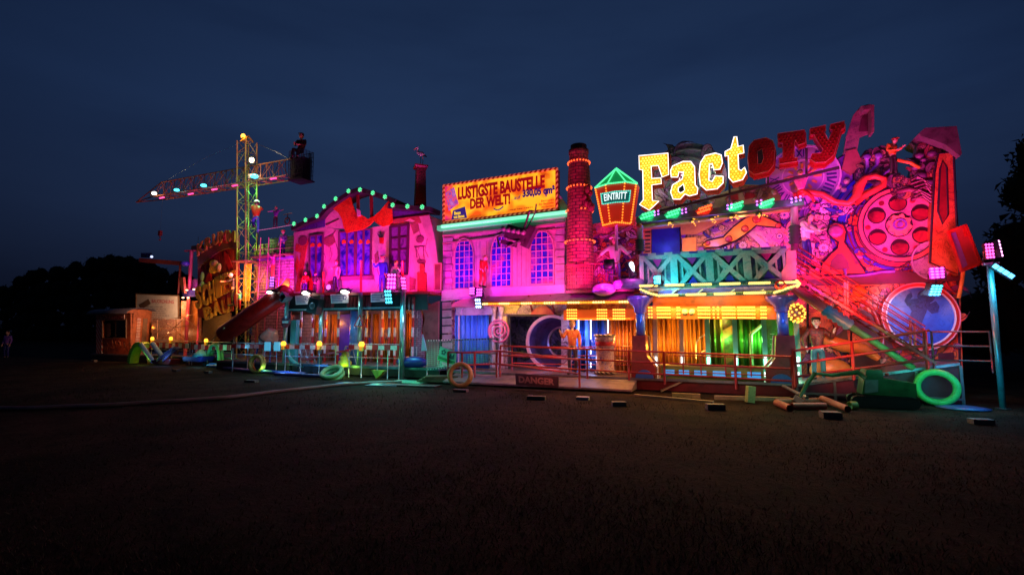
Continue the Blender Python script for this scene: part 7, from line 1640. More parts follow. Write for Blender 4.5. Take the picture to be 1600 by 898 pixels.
for i, (x, y, lb) in enumerate(((238,529,'amber warning lamp on the barrier closest to the hut'),(267,529,'amber warning lamp in front of the notice board'),(322,532,'amber warning lamp by the foot of the tube slide'),(443,537,'amber warning lamp at the no entry sign post'),(499,537,'amber warning lamp in front of the second turquoise post'),(565,538,'amber warning lamp below the triangular roadworks sign'))):
    v_ = 2.1 if x < 330 else VF_-.08; c = F(x,y,v_); t = thing('warning_lamp', c-Vector((0,0,.2)), lb, 'lamp', 'amber warning lamps on the barriers')
    mb = MB(); mb.obox(c-Vector((0,0,.17)), .08, .05, .09); part('battery_box', mb, YEL, t)
    mb = MB(); mb.lathe([(.02,.05),(.12,.04),(.12,-.04),(.02,-.06)], c, 16, 1); part('lens', mb, glow('warn', (1,.42,.03), 2.6), t)
    point(c+Vector((0,-.3,.0)), (1,.42,.06), 4, .08)
# no-entry sign and roadworks sign
c = F(443,503,-.0); t = thing('no_entry_sign', c, 'round dark no entry sign with bright bar on the first turquoise post', 'sign'); mb = MB(); mb.lathe([(.27,0),(.27,-.03)], (c.x,VP-.22,c.z), 24, 1); part('disc', mb, paint((.12,.02,.04), .4, .2), t); mb = MB(); mb.box(c.x-.19, c.x+.19, VP-.27, VP-.255, c.z-.05, c.z+.05); part('bar', mb, paint((.75,.8,.8), .3, .1), t)
f_ = XZ([(563,492),(554,509),(568,510)], VP-.25); t = thing('roadworks_sign', F(562,500,VP-.2), 'triangular roadworks sign with a digging man on the third turquoise post', 'sign')
mb = MB(); mb.prism(f_, VP-.27, VP-.25); part('plate', mb, paint((.6,.75,.7), .3, .1), t); mb = MB(); mb.frame(f_, .035, VP-.285, VP-.27); part('border', mb, RED, t)
mb = MB(); c = F(562.5,504,VP-.29); mb.ball(c+Vector((0,0,.12)), .03); mb.bar(c+Vector((0,0,.09)), c+Vector((-.04,0,-.02)), .05, .01); mb.bar(c+Vector((-.04,0,-.02)), c+Vector((.03,0,-.12)), .03, .01); mb.bar(c+Vector((-.04,0,-.02)), c+Vector((-.08,0,-.12)), .03, .01); mb.bar(c+Vector((0,0,.06)), c+Vector((.1,0,-.08)), .02, .01); mb.prism([(c.x+.06,c.z-.13),(c.x+.16,c.z-.13),(c.x+.11,c.z-.07)], c.y, c.y+.01); part('digging_man', mb, BLACK, t)
# turquoise pier
mb = MB(); p = F(459,560,.8); zt = F(459,500,.8).z; mb.box(p.x-.17, p.x+.17, .7, .9, .46, zt); solo('turquoise_pier', mb, paint((.1,.5,.5), .35, .3), (p.x,.8,.46), 'turquoise slab pier standing right of the no entry sign', 'pier')
mb = MB(); mb.tube([F(450,545,.5), F(453,560,.45), F(462,568,.4), F(475,571,.4)], .09, 10); solo('curved_pipe', mb, TEAL, F(462,568,.4), 'curved turquoise pipe at the foot of the turquoise pier', 'pipe')
# concrete mixer
c = F(420,530,.6); t = thing('concrete_mixer', (c.x,.6,.46), 'concrete mixer with grey tilted drum behind the striped barrier', 'mixer'); mb = MB(); Rm = Matrix.Rotation(.5,3,'Y')
prof = [(.2,-.45),(.4,-.2),(.43,.0),(.4,.15),(.26,.45),(.24,.5)]; mb.lathe(prof, (0,0,0), 20); mb.v = [Rm @ v + c for v in mb.v]; part('drum', mb, paint((.3,.3,.25), .35, .4), t)
mb = MB(); mb.torus((0,0,0), .45, .035, 2); mb.v = [Rm @ v + c for v in mb.v]; part('gear_ring', mb, DARK, t)
mb = MB(); mb.tube([c+Vector((-.4,-.2,-.1)), (c.x-.5,c.y-.3,.46)], .04, 6); mb.tube([c+Vector((.4,-.2,-.1)), (c.x+.5,c.y-.3,.46)], .04, 6); parts('stand', mb, DBLUE, t)
for x in (418,433):
    c = F(x,541,-.25); mb = MB(); mb.obox(c, .17, .03, .2); solo('light_box', mb, glow('panel_cyan', (.1,.5,.8), .7), c, 'bright light blue square panel on the barrier, '+('left' if x == 418 else 'right')+' of the pair under the mixer', 'panel')
# lamp mast of the left house with lamp cluster
def pole(x, yb, ytop, v, r, M, name, label, z0=0):
    b_ = F(x,yb,v); tp = F(x,ytop,v); mb = MB(); mb.lathe([(r,0),(r,tp.z-z0)], (b_.x,v,z0), 12); t = thing(name, (b_.x,v,z0), label, 'lamp pole'); part('mast', mb, M, t)
    mb = MB(); mb.lathe([(r*2.2,0),(r*2.2,.03)], (b_.x,v,z0), 12); part('foot_plate', mb, DARK, t); return t, Vector((b_.x,v,tp.z))
t, tp = pole(629,560,452,.1,.09,paint((.3,.4,.42), .25, .3, 3, .6),'lamp_pole','thick steel lamp pole in front of the left balcony carrying magenta and cyan floodlights')
mb = MB(); a, c = F(600,456,.1), F(634,455,.1); mb.bar(a, c, .06, .06); part('crossbar', mb, STEEL, t)
flood(F(612,440,.0), LAMPM, BLACK, .5, -.2, 'magenta four cell floodlight on the crossbar of the left lamp pole', 4, .2, .34)
flood(F(629,444,.2), LAMPM, BLACK, 1.2, -.2, 'narrow magenta floodlight at the outer end of the left pole crossbar', 4, .12, .3)
flood(F(608,463,-.05), LAMPC, BLACK, .2, .3, 'cyan floodlight hanging under the crossbar of the left lamp pole', 4, .17, .3)
flood(F(479,456,.1), LAMPW, BLACK, 0, 1.2, 'white floodlight over the first notice board on the parapet', w_=.24, h_=.1)
flood(F(540,454,.1), LAMPW, BLACK, 0, 1.2, 'white floodlight over the second notice board on the parapet', w_=.24, h_=.1)
flood(F(515,449,.1), LAMPM, BLACK, 0, -.1, 'small square pink floodlight beside the bare chested figure', w_=.13, h_=.13)
flood(F(423,455,.0), LAMPW, BLACK, 0, 1.2, 'white floodlight beside the upper end of the tube slide', w_=.22, h_=.08)
flood(F(425,441,.0), LAMPV, BLACK, .8, -.2, 'violet floodlight standing above the upper end of the tube slide', 4, .1, .26)
c = F(443,464,.1); mb = MB(); mb.lathe([(.2,.35),(.27,-.1),(.24,-.1),(.18,.2)], c, 4, 1); solo('horn_box', mb, paint((.25,.25,.28), .4, .3), c, 'grey square horn loudspeaker at the left end of the black parapet', 'speaker')
c = F(493,478,.1); mb = MB(); mb.obox(c, .3, .18, .34, Matrix.Rotation(.25,3,'Y')); t = thing('loudspeaker', c, 'black loudspeaker box hanging between the first two notice boards', 'loudspeaker'); part('cabinet', mb, BLACK, t); mb = MB(); mb.lathe([(.16,-.19),(.12,-.2),(.02,-.19)], c, 16, 1); part('cone', mb, GREY, t)
# lamp cluster of the hall
flood(F(739,455,.3), LAMPM, BLACK, -.1, -.1, 'left magenta floodlight of the pair below the first arched window', 3, .13, .15)
flood(F(750,457,.3), LAMPM, BLACK, .1, -.1, 'right magenta floodlight of the pair below the first arched window', 3, .13, .16)
flood(F(748,473,.3), glow('lamp_blue', (.4,.55,1), 4), BLACK, .1, .3, 'blue white floodlight directly above the blue curtain', 3, .13, .2)
mb = MB(); mb.tube([F(736,466,.35), F(758,466,.35)], .03, 6); mb.tube([F(748,466,.35), F(748,470,VW-.6)], .03, 6); solo('lamp_bracket', mb, DARK, F(748,466,.35), 'dark bracket bar holding the three floodlights over the blue curtain', 'bracket')
flood(F(952,413,-.05), BLACK, BLACK, 0, 0, 'unlit black square floodlight pointing at the viewer left of the trestle balcony', w_=.17, h_=.17)
flood(F(985,421,-.1), glow('lamp_edge', (.6,.8,1), 5), BLACK, 1.1, -.5, 'black floodlight with a white glowing edge beside the trestle balcony', w_=.1, h_=.26)
mb = MB(); mb.tube([F(950,427,-.02), F(966,432,.1), F(990,434,.15)], .025, 6); solo('bracket_tube', mb, BLACK, F(966,432,.1), 'black tube arm joining the two floodlights left of the trestle balcony', 'bracket')
flood(F(1027,437,-.4), LAMPC, BLACK, 0, .2, 'cyan floodlight blazing in front of the first trestle panel', 2, .11, .14)
mb = MB(); mb.tube([F(1027,441,-.35), F(1018,450,-.05)], .02, 5); solo('bracket_tube', mb, BLACK, F(1020,447,-.2), 'thin arm holding the cyan floodlight at the first trestle panel', 'bracket')
flood(F(1464,427,-.3), LAMPM, BLACK, -.2, -.1, 'magenta four cell floodlight in front of the lilac disc', 4, .16, .15)
flood(F(1458,452,-.3), LAMPC, BLACK, .5, .4, 'cyan floodlight in front of the top of the big blue disc', 4, .17, .15)
mb = MB(); mb.tube([F(1463,434,-.25), F(1462,448,-.2), F(1476,440,1.0)], .025, 6); solo('bracket_tube', mb, BLACK, F(1462,440,-.2), 'dark arm carrying two floodlights in front of the big blue disc', 'bracket')
t, tp = pole(1560,560,412,-.3,.065,paint((.08,.38,.42), .25, .3, 3, .4),'lamp_pole','slim turquoise lit lamp pole at the right end with pink and blue floodlights')
mb = MB(); mb.bar(tp+Vector((-.12,0,0)), tp+Vector((.16,0,.02)), .05, .1); part('crossbar', mb, STEEL, t)
flood(F(1545,393,-.3), LAMPM, BLACK, -.1, -.1, 'pink clustered floodlight on top of the right lamp pole', 5, .09, .2)
flood(F(1557,389,-.2), glow('lamp_pink2', (1,.4,.85), 3), BLACK, 1.0, -.1, 'narrow white pink floodlight at the back of the right lamp pole', 5, .05, .22)
c = F(1566,424,-.4); t = thing('floodlight', c, 'bright blue slanted floodlight hanging below the head of the right lamp pole', 'floodlight'); Rm = Matrix.Rotation(.75,3,'Y')
mb = MB(); mb.obox(c, .26, .05, .07, Rm); part('housing', mb, BLACK, t); mb = MB()
for k in range(4): mb.obox(c+Rm @ Vector((-.18+.12*k,-.055,0)), .05, .012, .05, Rm)
part('lens', mb, glow('lamp_skyblue', (.1,.5,1), 4), t); mb = MB(); mb.tube([tp, c+Rm @ Vector((-.2,0,0))], .015, 5); part('yoke', mb, BLACK, t)
# ================================================================== WIRE MESH FENCE + GREEN BOARD
t = thing('mesh_fence', F(715,560,-.1), 'wire mesh fence panel with striped top rail in front of the blue curtain', 'fence')
fq = quadfn([(667,532),(778,529),(776,566),(667,577)], -.1); mb = MB()
for i in range(45): a, c = fq(i/44,0), fq(i/44,1); mb.bar((a[0],-.1,a[1]),(c[0],-.1,c[1]), .008, .008)
for i in range(15): a, c = fq(0,i/14), fq(1,i/14); mb.bar((a[0],-.11,a[1]),(c[0],-.11,c[1]), .01, .01)
part('mesh', mb, paint((.3,.45,.45), .3, .2, 3, .6), t)
mb = MB(); a, c = fq(0,1), fq(1,1); mb.bar((a[0],-.1,a[1]),(c[0],-.1,c[1]), .05, .04); a, c = fq(0,0), fq(1,0); mb.bar((a[0],-.1,a[1]),(c[0],-.1,c[1]), .04, .04); part('top_rail', mb, stripes('wirestripe', (.6,.6,.6), (.05,.1,.12), .12, 0), t)
mb = MB()
for u in (0,.5,1): a, c = fq(u,1), fq(u,0); mb.tube([(a[0],-.08,a[1]),(c[0],-.08,0)], .02, 6)
part('post', mb, STEEL, t)
fq = quadfn([(688,541),(713,550),(711,571),(683,562)], -.25); t = thing('green_board', F(698,556,-.2), 'tilted turquoise and green board with dark emblems hung on the wire mesh fence', 'sign')
mb = MB(); mb.prism([fq(0,1),fq(1,1),fq(1,0),fq(0,0)], -.25, -.2); part('plate', mb, paint((.25,.6,.5), .4, .15), t)
mb = MB(); mb.prism([fq(.02,.34),fq(.98,.3),fq(.98,.03),fq(.02,.03)], -.258, -.251); part('green_field', mb, GREEN, t)
mb = MB(); p = fq(.27,.68); 
for k in range(5): a = k*1.257; mb.disc((p[0]+.07*math.cos(a),p[1]+.07*math.sin(a)), .04, .04, -.262, -.253, 8)
mb.prism([fq(.6,.45),fq(.7,.8),fq(.78,.6),fq(.9,.85),fq(.9,.42),fq(.75,.35)], -.262, -.253); mb.prism([fq(.1,.25),fq(.85,.22),fq(.85,.14),fq(.1,.17)], -.266, -.26); part('emblems', mb, paint((.02,.08,.1), .5, .2), t)
# ================================================================== GROUND OBJECTS
def tyre(px, py, v, Rr, r, lab, M, yaw=0, tilt=0, n=2, gap=.95):
    b_ = G(px, py) if v is None else F(px, py, v); c = Vector((b_.x, b_.y, Rr+r)); t = thing('hose_ring' , (b_.x,b_.y,0), lab, 'hose coil', 'pipe rings standing on the meadow')
    Rm = Matrix.Rotation(yaw,3,'Z') @ Matrix.Rotation(tilt,3,'X')
    for k in range(n):
        mb = MB(); mb.torus((0,(k-(n-1)/2)*r*2*gap,0), Rr*(1-.06*k*0), r, 1, 40, 12); 
        for j in range(5):
            a = j*1.257+k*.3; mb.tube([Vector((math.cos(a)*(Rr-r*1.03), (k-(n-1)/2)*r*2*gap+s, math.sin(a)*(Rr-r*1.03))) for s in (-.01,.01)], .01, 4)
        mb.v = [Rm @ v_ + c for v_ in mb.v]; mn = min(v_.z for v_ in mb.v)
        if k == 0: dz = mn
        for v_ in mb.v: v_.z -= dz
        part('loop', mb, M, t)
    return t
tyre(1466,634,None,.38,.08,'big green lit double pipe ring standing at the right end by the toy excavator', GTYRE, -.25, 0, 2, .8)
tyre(401,583,None,.36,.075,'ochre double pipe ring standing left of the blue hoses', TYRE, .1, 0, 2)
tyre(719,605,None,.36,.07,'ochre pipe ring standing beside the red rail and the pallets', TYRE, .3, -.15, 2)
tyre(519,592,None,.38,.09,'greenish double pipe ring leaning nearly flat in front of the second barrier', paint((.3,.4,.15), .45, .35, 6), .2, -1.05, 2)
# excavator toy (green)
b_ = G(1385,636); ex = thing('toy_excavator', b_, 'small dark green ride on excavator with raised jointed arm beside the green pipe ring', 'excavator'); o = Vector(b_)
EXG = paint((.012,.08,.025), .4, .45, 4)
mb = MB(); o1 = F(1343,620,o.y); mb.prism([( F(1343,622,o.y).x,.32),(F(1345,590,o.y).x,.62),(F(1350,588,o.y).x,.92),(F(1374,588,o.y).x,.92),(F(1376,600,o.y).x,.72),(F(1425,600,o.y).x,.62),(F(1427,625,o.y).x,.3)], o.y-.3, o.y+.3); part('body', mb, EXG, ex)
mb = MB(); q_ = [F(1352,593,o.y-.31), F(1372,593,o.y-.31), F(1372,612,o.y-.31), F(1351,614,o.y-.31)]; mb.prism([(p.x,p.z) for p in q_], o.y-.32, o.y-.3); part('cab_window', mb, paint((.12,.16,.15), .2, .3), ex)
mb = MB()
for s in (-.28,.28):
    xA, xB = F(1336,630,o.y).x, F(1420,630,o.y).x; n_ = 12; pts = []
    for k in range(24): a = 2*math.pi*k/24; pts.append(((xB if math.cos(a) > 0 else xA)+.13*math.cos(a), .15+.13*math.sin(a)))
    mb.prism(pts, o.y+s-.09, o.y+s+.09)
    for k in range(26): x = xA+(xB-xA)*k/25; mb.box(x-.012, x+.012, o.y+s-.1, o.y+s+.1, .275, .295)
part('tracks', mb, BLACK, ex)
mb = MB(); mb.tube([F(1352,590,o.y-.35), F(1340,581,o.y-.35), F(1300,586,o.y-.35), F(1275,583,o.y-.4)], [.06,.07,.05,.04], 6); part('boom', mb, EXG, ex)
mb = MB(); mb.tube([F(1274,582,o.y-.4), F(1262,597,o.y-.45), F(1250,620,o.y-.5)], [.05,.055,.04], 6); part('dipper_arm', mb, EXG, ex)
mb = MB(); mb.obox(F(1247,624,o.y-.5), .1, .09, .07, Matrix.Rotation(.6,3,'Y')); part('bucket', mb, STEEL, ex)
mb = MB(); mb.tube([F(1398,600,o.y), F(1390,612,o.y-.3)], .015, 5)
c = F(1386,585,o.y+.2); mb.ball(c, .05); part('lever', mb, RED, ex)
p = F(1387,598,o.y-.1); mb = MB(); mb.lathe([(.06,-.14),(.07,-.02),(.03,0),(.055,.05),(.01,.1)], p, 10); solo('small_dwarf', mb, paint((.5,.55,.6), .4, .3), p, 'tiny pale gnome standing on the excavator body', 'gnome')
# pipes
def pipe(A, B, r, lab, M, name='pipe', cat='pipe', group=None):
    A = Vector(A); B = Vector(B); t = MB(); d = (B-A).normalized()
    t.tube([A, B], r, 14, cap=False); t.tube([B+d*.001, B-d*.001], [r, r*.82], 14, cap=False); t.tube([B, A], r*.82, 14, cap=False); t.tube([A-d*.001, A+d*.001], [r, r*.82], 14, cap=False)
    return solo(name, t, M, (A+B)/2, lab, cat, group)
TER = paint((.45,.12,.08), .5, .3)
def g2(x, y, z): p = G(x, y); return Vector((p.x, p.y, z))
pipe(g2(1214,634,.08), g2(1235,643,.08), .085, 'short reddish clay pipe pointing its dark mouth at the viewer', TER)
pipe(g2(1238,640,.09), g2(1290,640,.09), .08, 'long front clay pipe lying behind the small dark block', TER)
pipe(g2(1212,632,.09), g2(1285,631,.09), .07, 'rear clay pipe touching the excavator bucket', paint((.5,.2,.12), .5, .3))
pipe(g2(1285,632,.16), g2(1325,645,.09), .075, 'clay pipe slanting down towards the excavator tracks', TER)
pipe(g2(1225,622,.34), g2(1262,634,.2), .045, 'thin grey blue pipe lying across the clay pipes', STEEL)
pipe(g2(1328,640,.1), g2(1338,640,.1), .1, 'short yellow green coil lying at the front of the excavator tracks', paint((.25,.35,.08), .4, .3))
# blocks
def block(px, py, w_, d_, h_, yaw, lab, M, name='timber_block', z=0, tilt=0, tx=0):
    p = G(px, py); c = Vector((p.x, p.y, z+h_/2)); Rm = Matrix.Rotation(yaw,3,'Z') @ Matrix.Rotation(tilt,3,'Y') @ Matrix.Rotation(tx,3,'X')
    mb = MB(); mb.obox(c, w_/2, d_/2, h_/2, Rm)
    mn = min(v_.z for v_ in mb.v)
    for v_ in mb.v: v_.z -= mn-z
    return solo(name, mb, M, (p.x,p.y,z), lab, 'block' if name == 'timber_block' else 'board')
BW = wood('blue_timber', (.16,.13,.12)); PALE = paint((.55,.55,.6), .6, .2)
block(1118,640,.4,.22,.14,.3,'dark timber block on the grass in front of the green bench', BW)
block(967,634,.34,.2,.11,.4,'dark timber block on the grass below the painted drum', BW)
block(911,624,.34,.2,.08,.1,'pale grey stone block on the grass below the mannequin', PALE)
block(838,624,.5,.16,.1,.2,'low dark timber block below the warning board', BW)
block(1298,653,.36,.26,.14,.2,'violet topped small block in front of the clay pipes', BW)
block(1533,662,.36,.2,.1,.2,'barely visible dark block on the grass below the right lamp pole', BW)
block(1173,629,.2,.14,.42,.5,'pale green upright timber block leaning beside the long plank', wood('pale_timber', (.45,.5,.2)), tilt=.12)
block(1050,612,.75,.18,.05,.25,'short wide board propped up at a slant before the green bench', TIMBER, 'timber_board', tilt=-.45)
block(1072,621,.75,.12,.12,.1,'squared timber with a bright cut end lying under the slanting board', TIMBER, 'timber_beam')
block(1050,624,2.2,.12,.06,-.28,'long thin pale plank lying along the stage foot below the bench', wood('grey_timber', (.35,.28,.18)), 'timber_board')
block(1175,625,1.9,.14,.1,.2,'grey beam lying on the grass from the upright block to the pipes', wood('grey_timber', (.35,.28,.18)), 'timber_beam')
block(720,612,.45,.2,.08,.1,'thin dark block under the ochre ring by the red rail', BW)
block(640,603,2.2,.5,.05,.1,'dark flat board lying on the grass left of the ochre ring', DARK, 'timber_board')
for k in range(4): block(685+k*2,598-k*0,1.5-.1*k,.5,.05,.15+.1*k,['lowest','second','third','topmost'][k]+' dark plank of the untidy stack left of the red rail', OLDWOOD, 'timber_board', z=.05+.055*k)
block(600,602,1.1,.7,.04,.3,'blue grey sheet lying on the grass below the barrier lamps', paint((.2,.3,.4), .4, .3), 'timber_board')
block(545,600,.9,.5,.04,-.2,'blue grey sheet beside the leaning greenish ring', paint((.2,.3,.42), .4, .3), 'timber_board', z=0)
block(640,597,1.5,.9,.03,.0,'green lit tarpaulin board lying right of the barrier', paint((.15,.4,.25), .5, .4), 'timber_board')
block(572,585,.75,.35,.3,.1,'brown crate of rubble standing under the last amber lamp', paint((.25,.14,.03), .6, .4, 5), 'timber_block')
block(455,577,.7,.3,.25,.1,'brown wooden crate standing at the foot of the turquoise pier', OLDWOOD, 'timber_block')
block(393,597,.5,.2,.08,.1,'low dark block under the left ochre ring', BW)
block(275,580,.3,.2,.1,.1,'small dark block on the grass before the red barrow', BW)
block(325,583,.3,.2,.1,.1,'small dark block on the grass before the blue hoses', BW)
block(147,565,.3,.2,.12,.1,'small dark block on the grass at the left foot of the hut', BW)
# hoses on the left: chute arch, blue pipes, wheelbarrow
p = G(214,568); t = thing('rubble_chute', p, 'lime green curved chute hood standing at the head of the two blue pipes', 'chute'); mb = MB(); n_ = 14
pts = [(p.x-.55+1.0*(1-math.cos(math.pi*.62*k/n_))*.9, .05+1.25*math.sin(math.pi*.62*k/n_)) for k in range(n_+1)]; o2 = 0
mb.prism([(x, z) for x, z in pts]+[(p.x-.3+.75*(1-math.cos(math.pi*.62*k/n_))*.9, .02+1.0*math.sin(math.pi*.62*k/n_)) for k in range(n_, -1, -1)], p.y-.25, p.y+.25); part('hood', mb, paint((.3,.6,.08), .4, .3), t)
A = g2(212,562,.95); 
pipe(Vector((p.x+.55,p.y-.15,1.15)), Vector((p.x+2.1,p.y-.3,.2)), .13, 'front light blue pipe sloping down from the lime green hood', paint((.2,.4,.75), .35, .2))
pipe(Vector((p.x+.95,p.y+.25,1.2)), Vector((p.x+2.45,p.y+.15,.25)), .13, 'rear light blue pipe sloping down from the lime green hood', paint((.2,.4,.75), .35, .2))
q = G(262,570); t = thing('red_skip', q, 'dark red open trough with two raised conveyor arms right of the blue pipes', 'trough'); mb = MB(); mb.prism([(q.x-1.4,.05),(q.x+.6,.05),(q.x+.75,.35),(q.x-1.5,.35)], q.y-.3, q.y+.3); part('trough', mb, DRED, t)
mb = MB(); mb.bar((q.x-.5,q.y-.2,.25),(q.x+.9,q.y-.1,1.0), .12, .3); mb.bar((q.x+.1,q.y-.3,.25),(q.x+1.2,q.y-.3,.95), .1, .12); part('conveyor_arm', mb, paint((.08,.06,.15), .4, .3), t)
mb = MB(); mb.bar((q.x-.5,q.y-.36,.33),(q.x+.9,q.y-.3,1.08), .02, .02); mb.bar((q.x+.1,q.y-.4,.3),(q.x+1.2,q.y-.4,1.0), .02, .02); part('arm_edge', mb, STEEL, t)
q = G(310,571); t = thing('wheelbarrow', q, 'low dark boat shaped barrow with a cyan lit heap beside the green arched pipe', 'wheelbarrow'); mb = MB(); mb.prism([(q.x-.8,.25),(q.x+.7,.25),(q.x+.9,.55),(q.x-.95,.5)], q.y-.35, q.y+.35); part('tub', mb, DBLUE, t); mb = MB(); mb.torus((q.x+.6,q.y,.2), .16, .05); mb.tube([(q.x-.7,q.y-.2,.25),(q.x-.75,q.y-.2,0)], .02, 5); part('wheel', mb, BLACK, t)
mb = MB(); mb.lathe([(.45,0),(.3,.2),(.08,.4),(.01,.42)], (q.x+.15,q.y,.5), 12); part('heap', mb, paint((.15,.55,.65), .7, .3, 6), t)
q = G(332,572); mb = MB()
for k in range(2): mb.tube([(q.x-.75+.5*(1-math.cos(a/10*math.pi))+.0, q.y+.2+.18*k, .25+.95*math.sin(a/10*math.pi)) for a in range(11)], .1, 10)
solo('arched_pipe', mb, paint((.15,.45,.2), .4, .3), q, 'green double pipe bent into an arch behind the wheelbarrow', 'pipe')
for k, (xa, ya, xb, yb) in enumerate(((324,571,372,575),(324,574,372,578),(408,583,478,588),(430,588,520,592),(345,577,400,583))):
    pipe(g2(xa,ya,.1), g2(xb,yb,.1), .075, ['rear blue hose pipe lying right of the arched pipe','front blue hose pipe lying right of the arched pipe','long blue pipe lying on the grass right of the left ochre ring','long violet blue pipe lying toward the leaning ring','blue pipe lying behind the left ochre ring'][k], paint((.06,.15,.5) if k < 3 else (.15,.1,.3), .35, .3))
block(378,571,.9,.5,.22,.1,'cyan lit crate lid lying left of the ochre ring', paint((.1,.4,.5), .4, .3), 'timber_block')
# sawhorses and plank
for x, lb in ((476,'blue lit sawhorse left of the second amber lamp'),(540,'blue lit sawhorse holding the end of the wavy red plank')):
    q = F(x,575,.25); t = thing('sawhorse', (q.x,.25,.46), lb, 'sawhorse', 'folding sawhorses on the left deck')
    for s in (-1,1):
        mb = MB(); mb.tube([(q.x,.2,1.25),(q.x+.28*s,.2,.46)], .02, 5); mb.tube([(q.x,.6,1.25),(q.x+.28*s,.6,.46)], .02, 5); part('leg', mb, STEEL, t)
    mb = MB(); mb.tube([(q.x,.2,1.25),(q.x,.6,1.25)], .03, 6); part('top_bar', mb, STEEL, t)
mb = MB(); a, c = F(482,562,.15), F(545,547,.15); mb.bar(a, a.lerp(c,.35)+Vector((0,0,.08)), .07, .25); mb.bar(a.lerp(c,.35)+Vector((0,0,.08)), c, .07, .25); solo('wavy_plank', mb, RED, a, 'long red plank slanting across the sawhorses', 'plank')
c = F(539,560,.3); mb = MB(); mb.lathe([(.3,-.1),(.28,.1),(.2,.2),(.24,.3),(.14,.4),(.16,.48),(.02,.56)], (c.x,.3,.5), 12); solo('yellow_sack', mb, paint((.6,.6,.08), .5, .3, 5), (c.x,.3,.46), 'yellow green lit pile of sacks under the sawhorse', 'sacks')
c = F(592,582,-.3); mb = MB(); mb.prism([(c.x-.3,.35),(c.x+.35,.35),(c.x-.05,.02)], -.4, -.2); solo('yellow_funnel', mb, paint((.4,.35,.05), .5, .3), (c.x,-.3,0), 'yellow funnel shaped hopper below the brown crate', 'hopper')
mb = MB(); c = F(640,572,.2); mb.ell((c.x,.35,.66), .75, .3, .24, 16, 8); solo('dark_mound', mb, DBLUE, (c.x,.35,.46), 'rounded dark blue mound on the deck right of the lamp mast', 'mound')
mb = MB(); mb.prism(XZ([(658,548),(660,522),(664,536),(666,548)], .6), .6, .65); solo('cyan_fin', mb, paint((.2,.6,.65), .4, .2), F(661,548,.6), 'small light blue pointed board left of the mesh fence', 'board')
c = F(684,440,.9); mb = MB(); mb.pp([(679,412),(690,411),(689,453),(679,453)], .8, .1); t = thing('dark_wall_frame', c, 'narrow brown framed panel standing in the gap between ruined house and hall', 'panel'); part('panel', mb, BROWN, t); mb = MB(); mb.frame(XZ([(679,412),(690,411),(689,453),(679,453)], .8), .035, .76, .8); part('frame', mb, TIMBER, t)
# power cable on the meadow
mb = MB(); pts = [G(-60,642), G(60,640), G(160,636), G(260,630), G(350,624), G(430,614), G(520,604), G(575,600), G(640,598)]
P_ = []
for a, c in zip(pts, pts[1:]):
    for k in range(6): p = a.lerp(c, k/6); p.z = .05; P_.append(p+Vector((0, .06*math.sin(len(P_)*.9), 0)))
mb.tube(P_, .05, 8); solo('power_cable', mb, paint((.25,.17,.17), .5, .3), pts[3], 'thick pale cable hose running across the meadow at the left', 'cable')
# far things
gp = G(9,560); figure('dim lone person standing on the dark meadow at the far left', gp, 2.0, .4, None, shirt=PURP, trousers=DBLUE)
mb = MB(); mb.box(17.0-.0, 24, 9.6, 9.7, 1.9, 2.2); solo('pale_wall_strip', mb, paint((.3,.28,.35), .6, .2), (20,9.6,0), 'long pale horizontal strip of a dark container behind the lamp pole', 'container')
mb = MB(); mb.box(17, 24, 9.75, 13, .0, 2.15); solo('dark_container', mb, DARK, (20,9.8,0), 'dark container standing behind the right lamp pole', 'container')
mb = MB(); c = G(1510,640); mb.lathe([(.5,0),(.52,.03),(.3,.06),(.02,.07)], (c.x,c.y+.2,0), 18); solo('blue_lid', mb, paint((.06,.1,.3), .3, .3), c, 'flat dark blue lid lying right of the green pipe ring', 'lid')
# ================================================================== LAMPS AND ADDED FILL LIGHTS
KS=1.5
# left house: magenta / violet floods from the balcony edge
for x, col, pw in ((474,MAG,230),(515,MAG,260),(550,VIO,130),(575,MAG,260),(612,MAG,330),(640,PINK,200),(668,MAG,160)):
    p = F(x,449,-.35); spot(p, F(x,385,V1), col, pw, 120, .12)
spot(F(600,452,-1.2), F(570,320,V1), (1,.1,.12), 300, 60)
spot(F(540,460,-1.0), F(500,340,V1), PINK, 160, 60)
spot(F(640,330,-1.0), F(600,340,V1), REDL, 60, 80)
KS=1.1
# scaffold wall
spot(F(423,446,1.7), F(425,400,VS), (.9,.03,.8), 420, 125); spot(F(450,452,1.7), F(442,390,VS), MAG, 380, 125)
KS=1.15
# hall
for x, col, pw in ((712,MAG,200),(741,VIO,240),(790,MAG,230),(835,PINK,230),(868,MAG,180)):
    spot(F(x,460,-.5), F(x,400,VM), col, pw, 115, .12)
spot(F(900,452,-.6), F(905,380,VC), (1,.02,.3), 230, 90); spot(F(900,425,-.9), F(903,300,VC), (1,.03,.25), 150, 45)
spot(F(960,448,-.4), F(950,400,1.7), MAG, 170, 120)
spot(F(940,446,-.2), F(968,420,1.2), PINK, 60, 100)
KS=.9
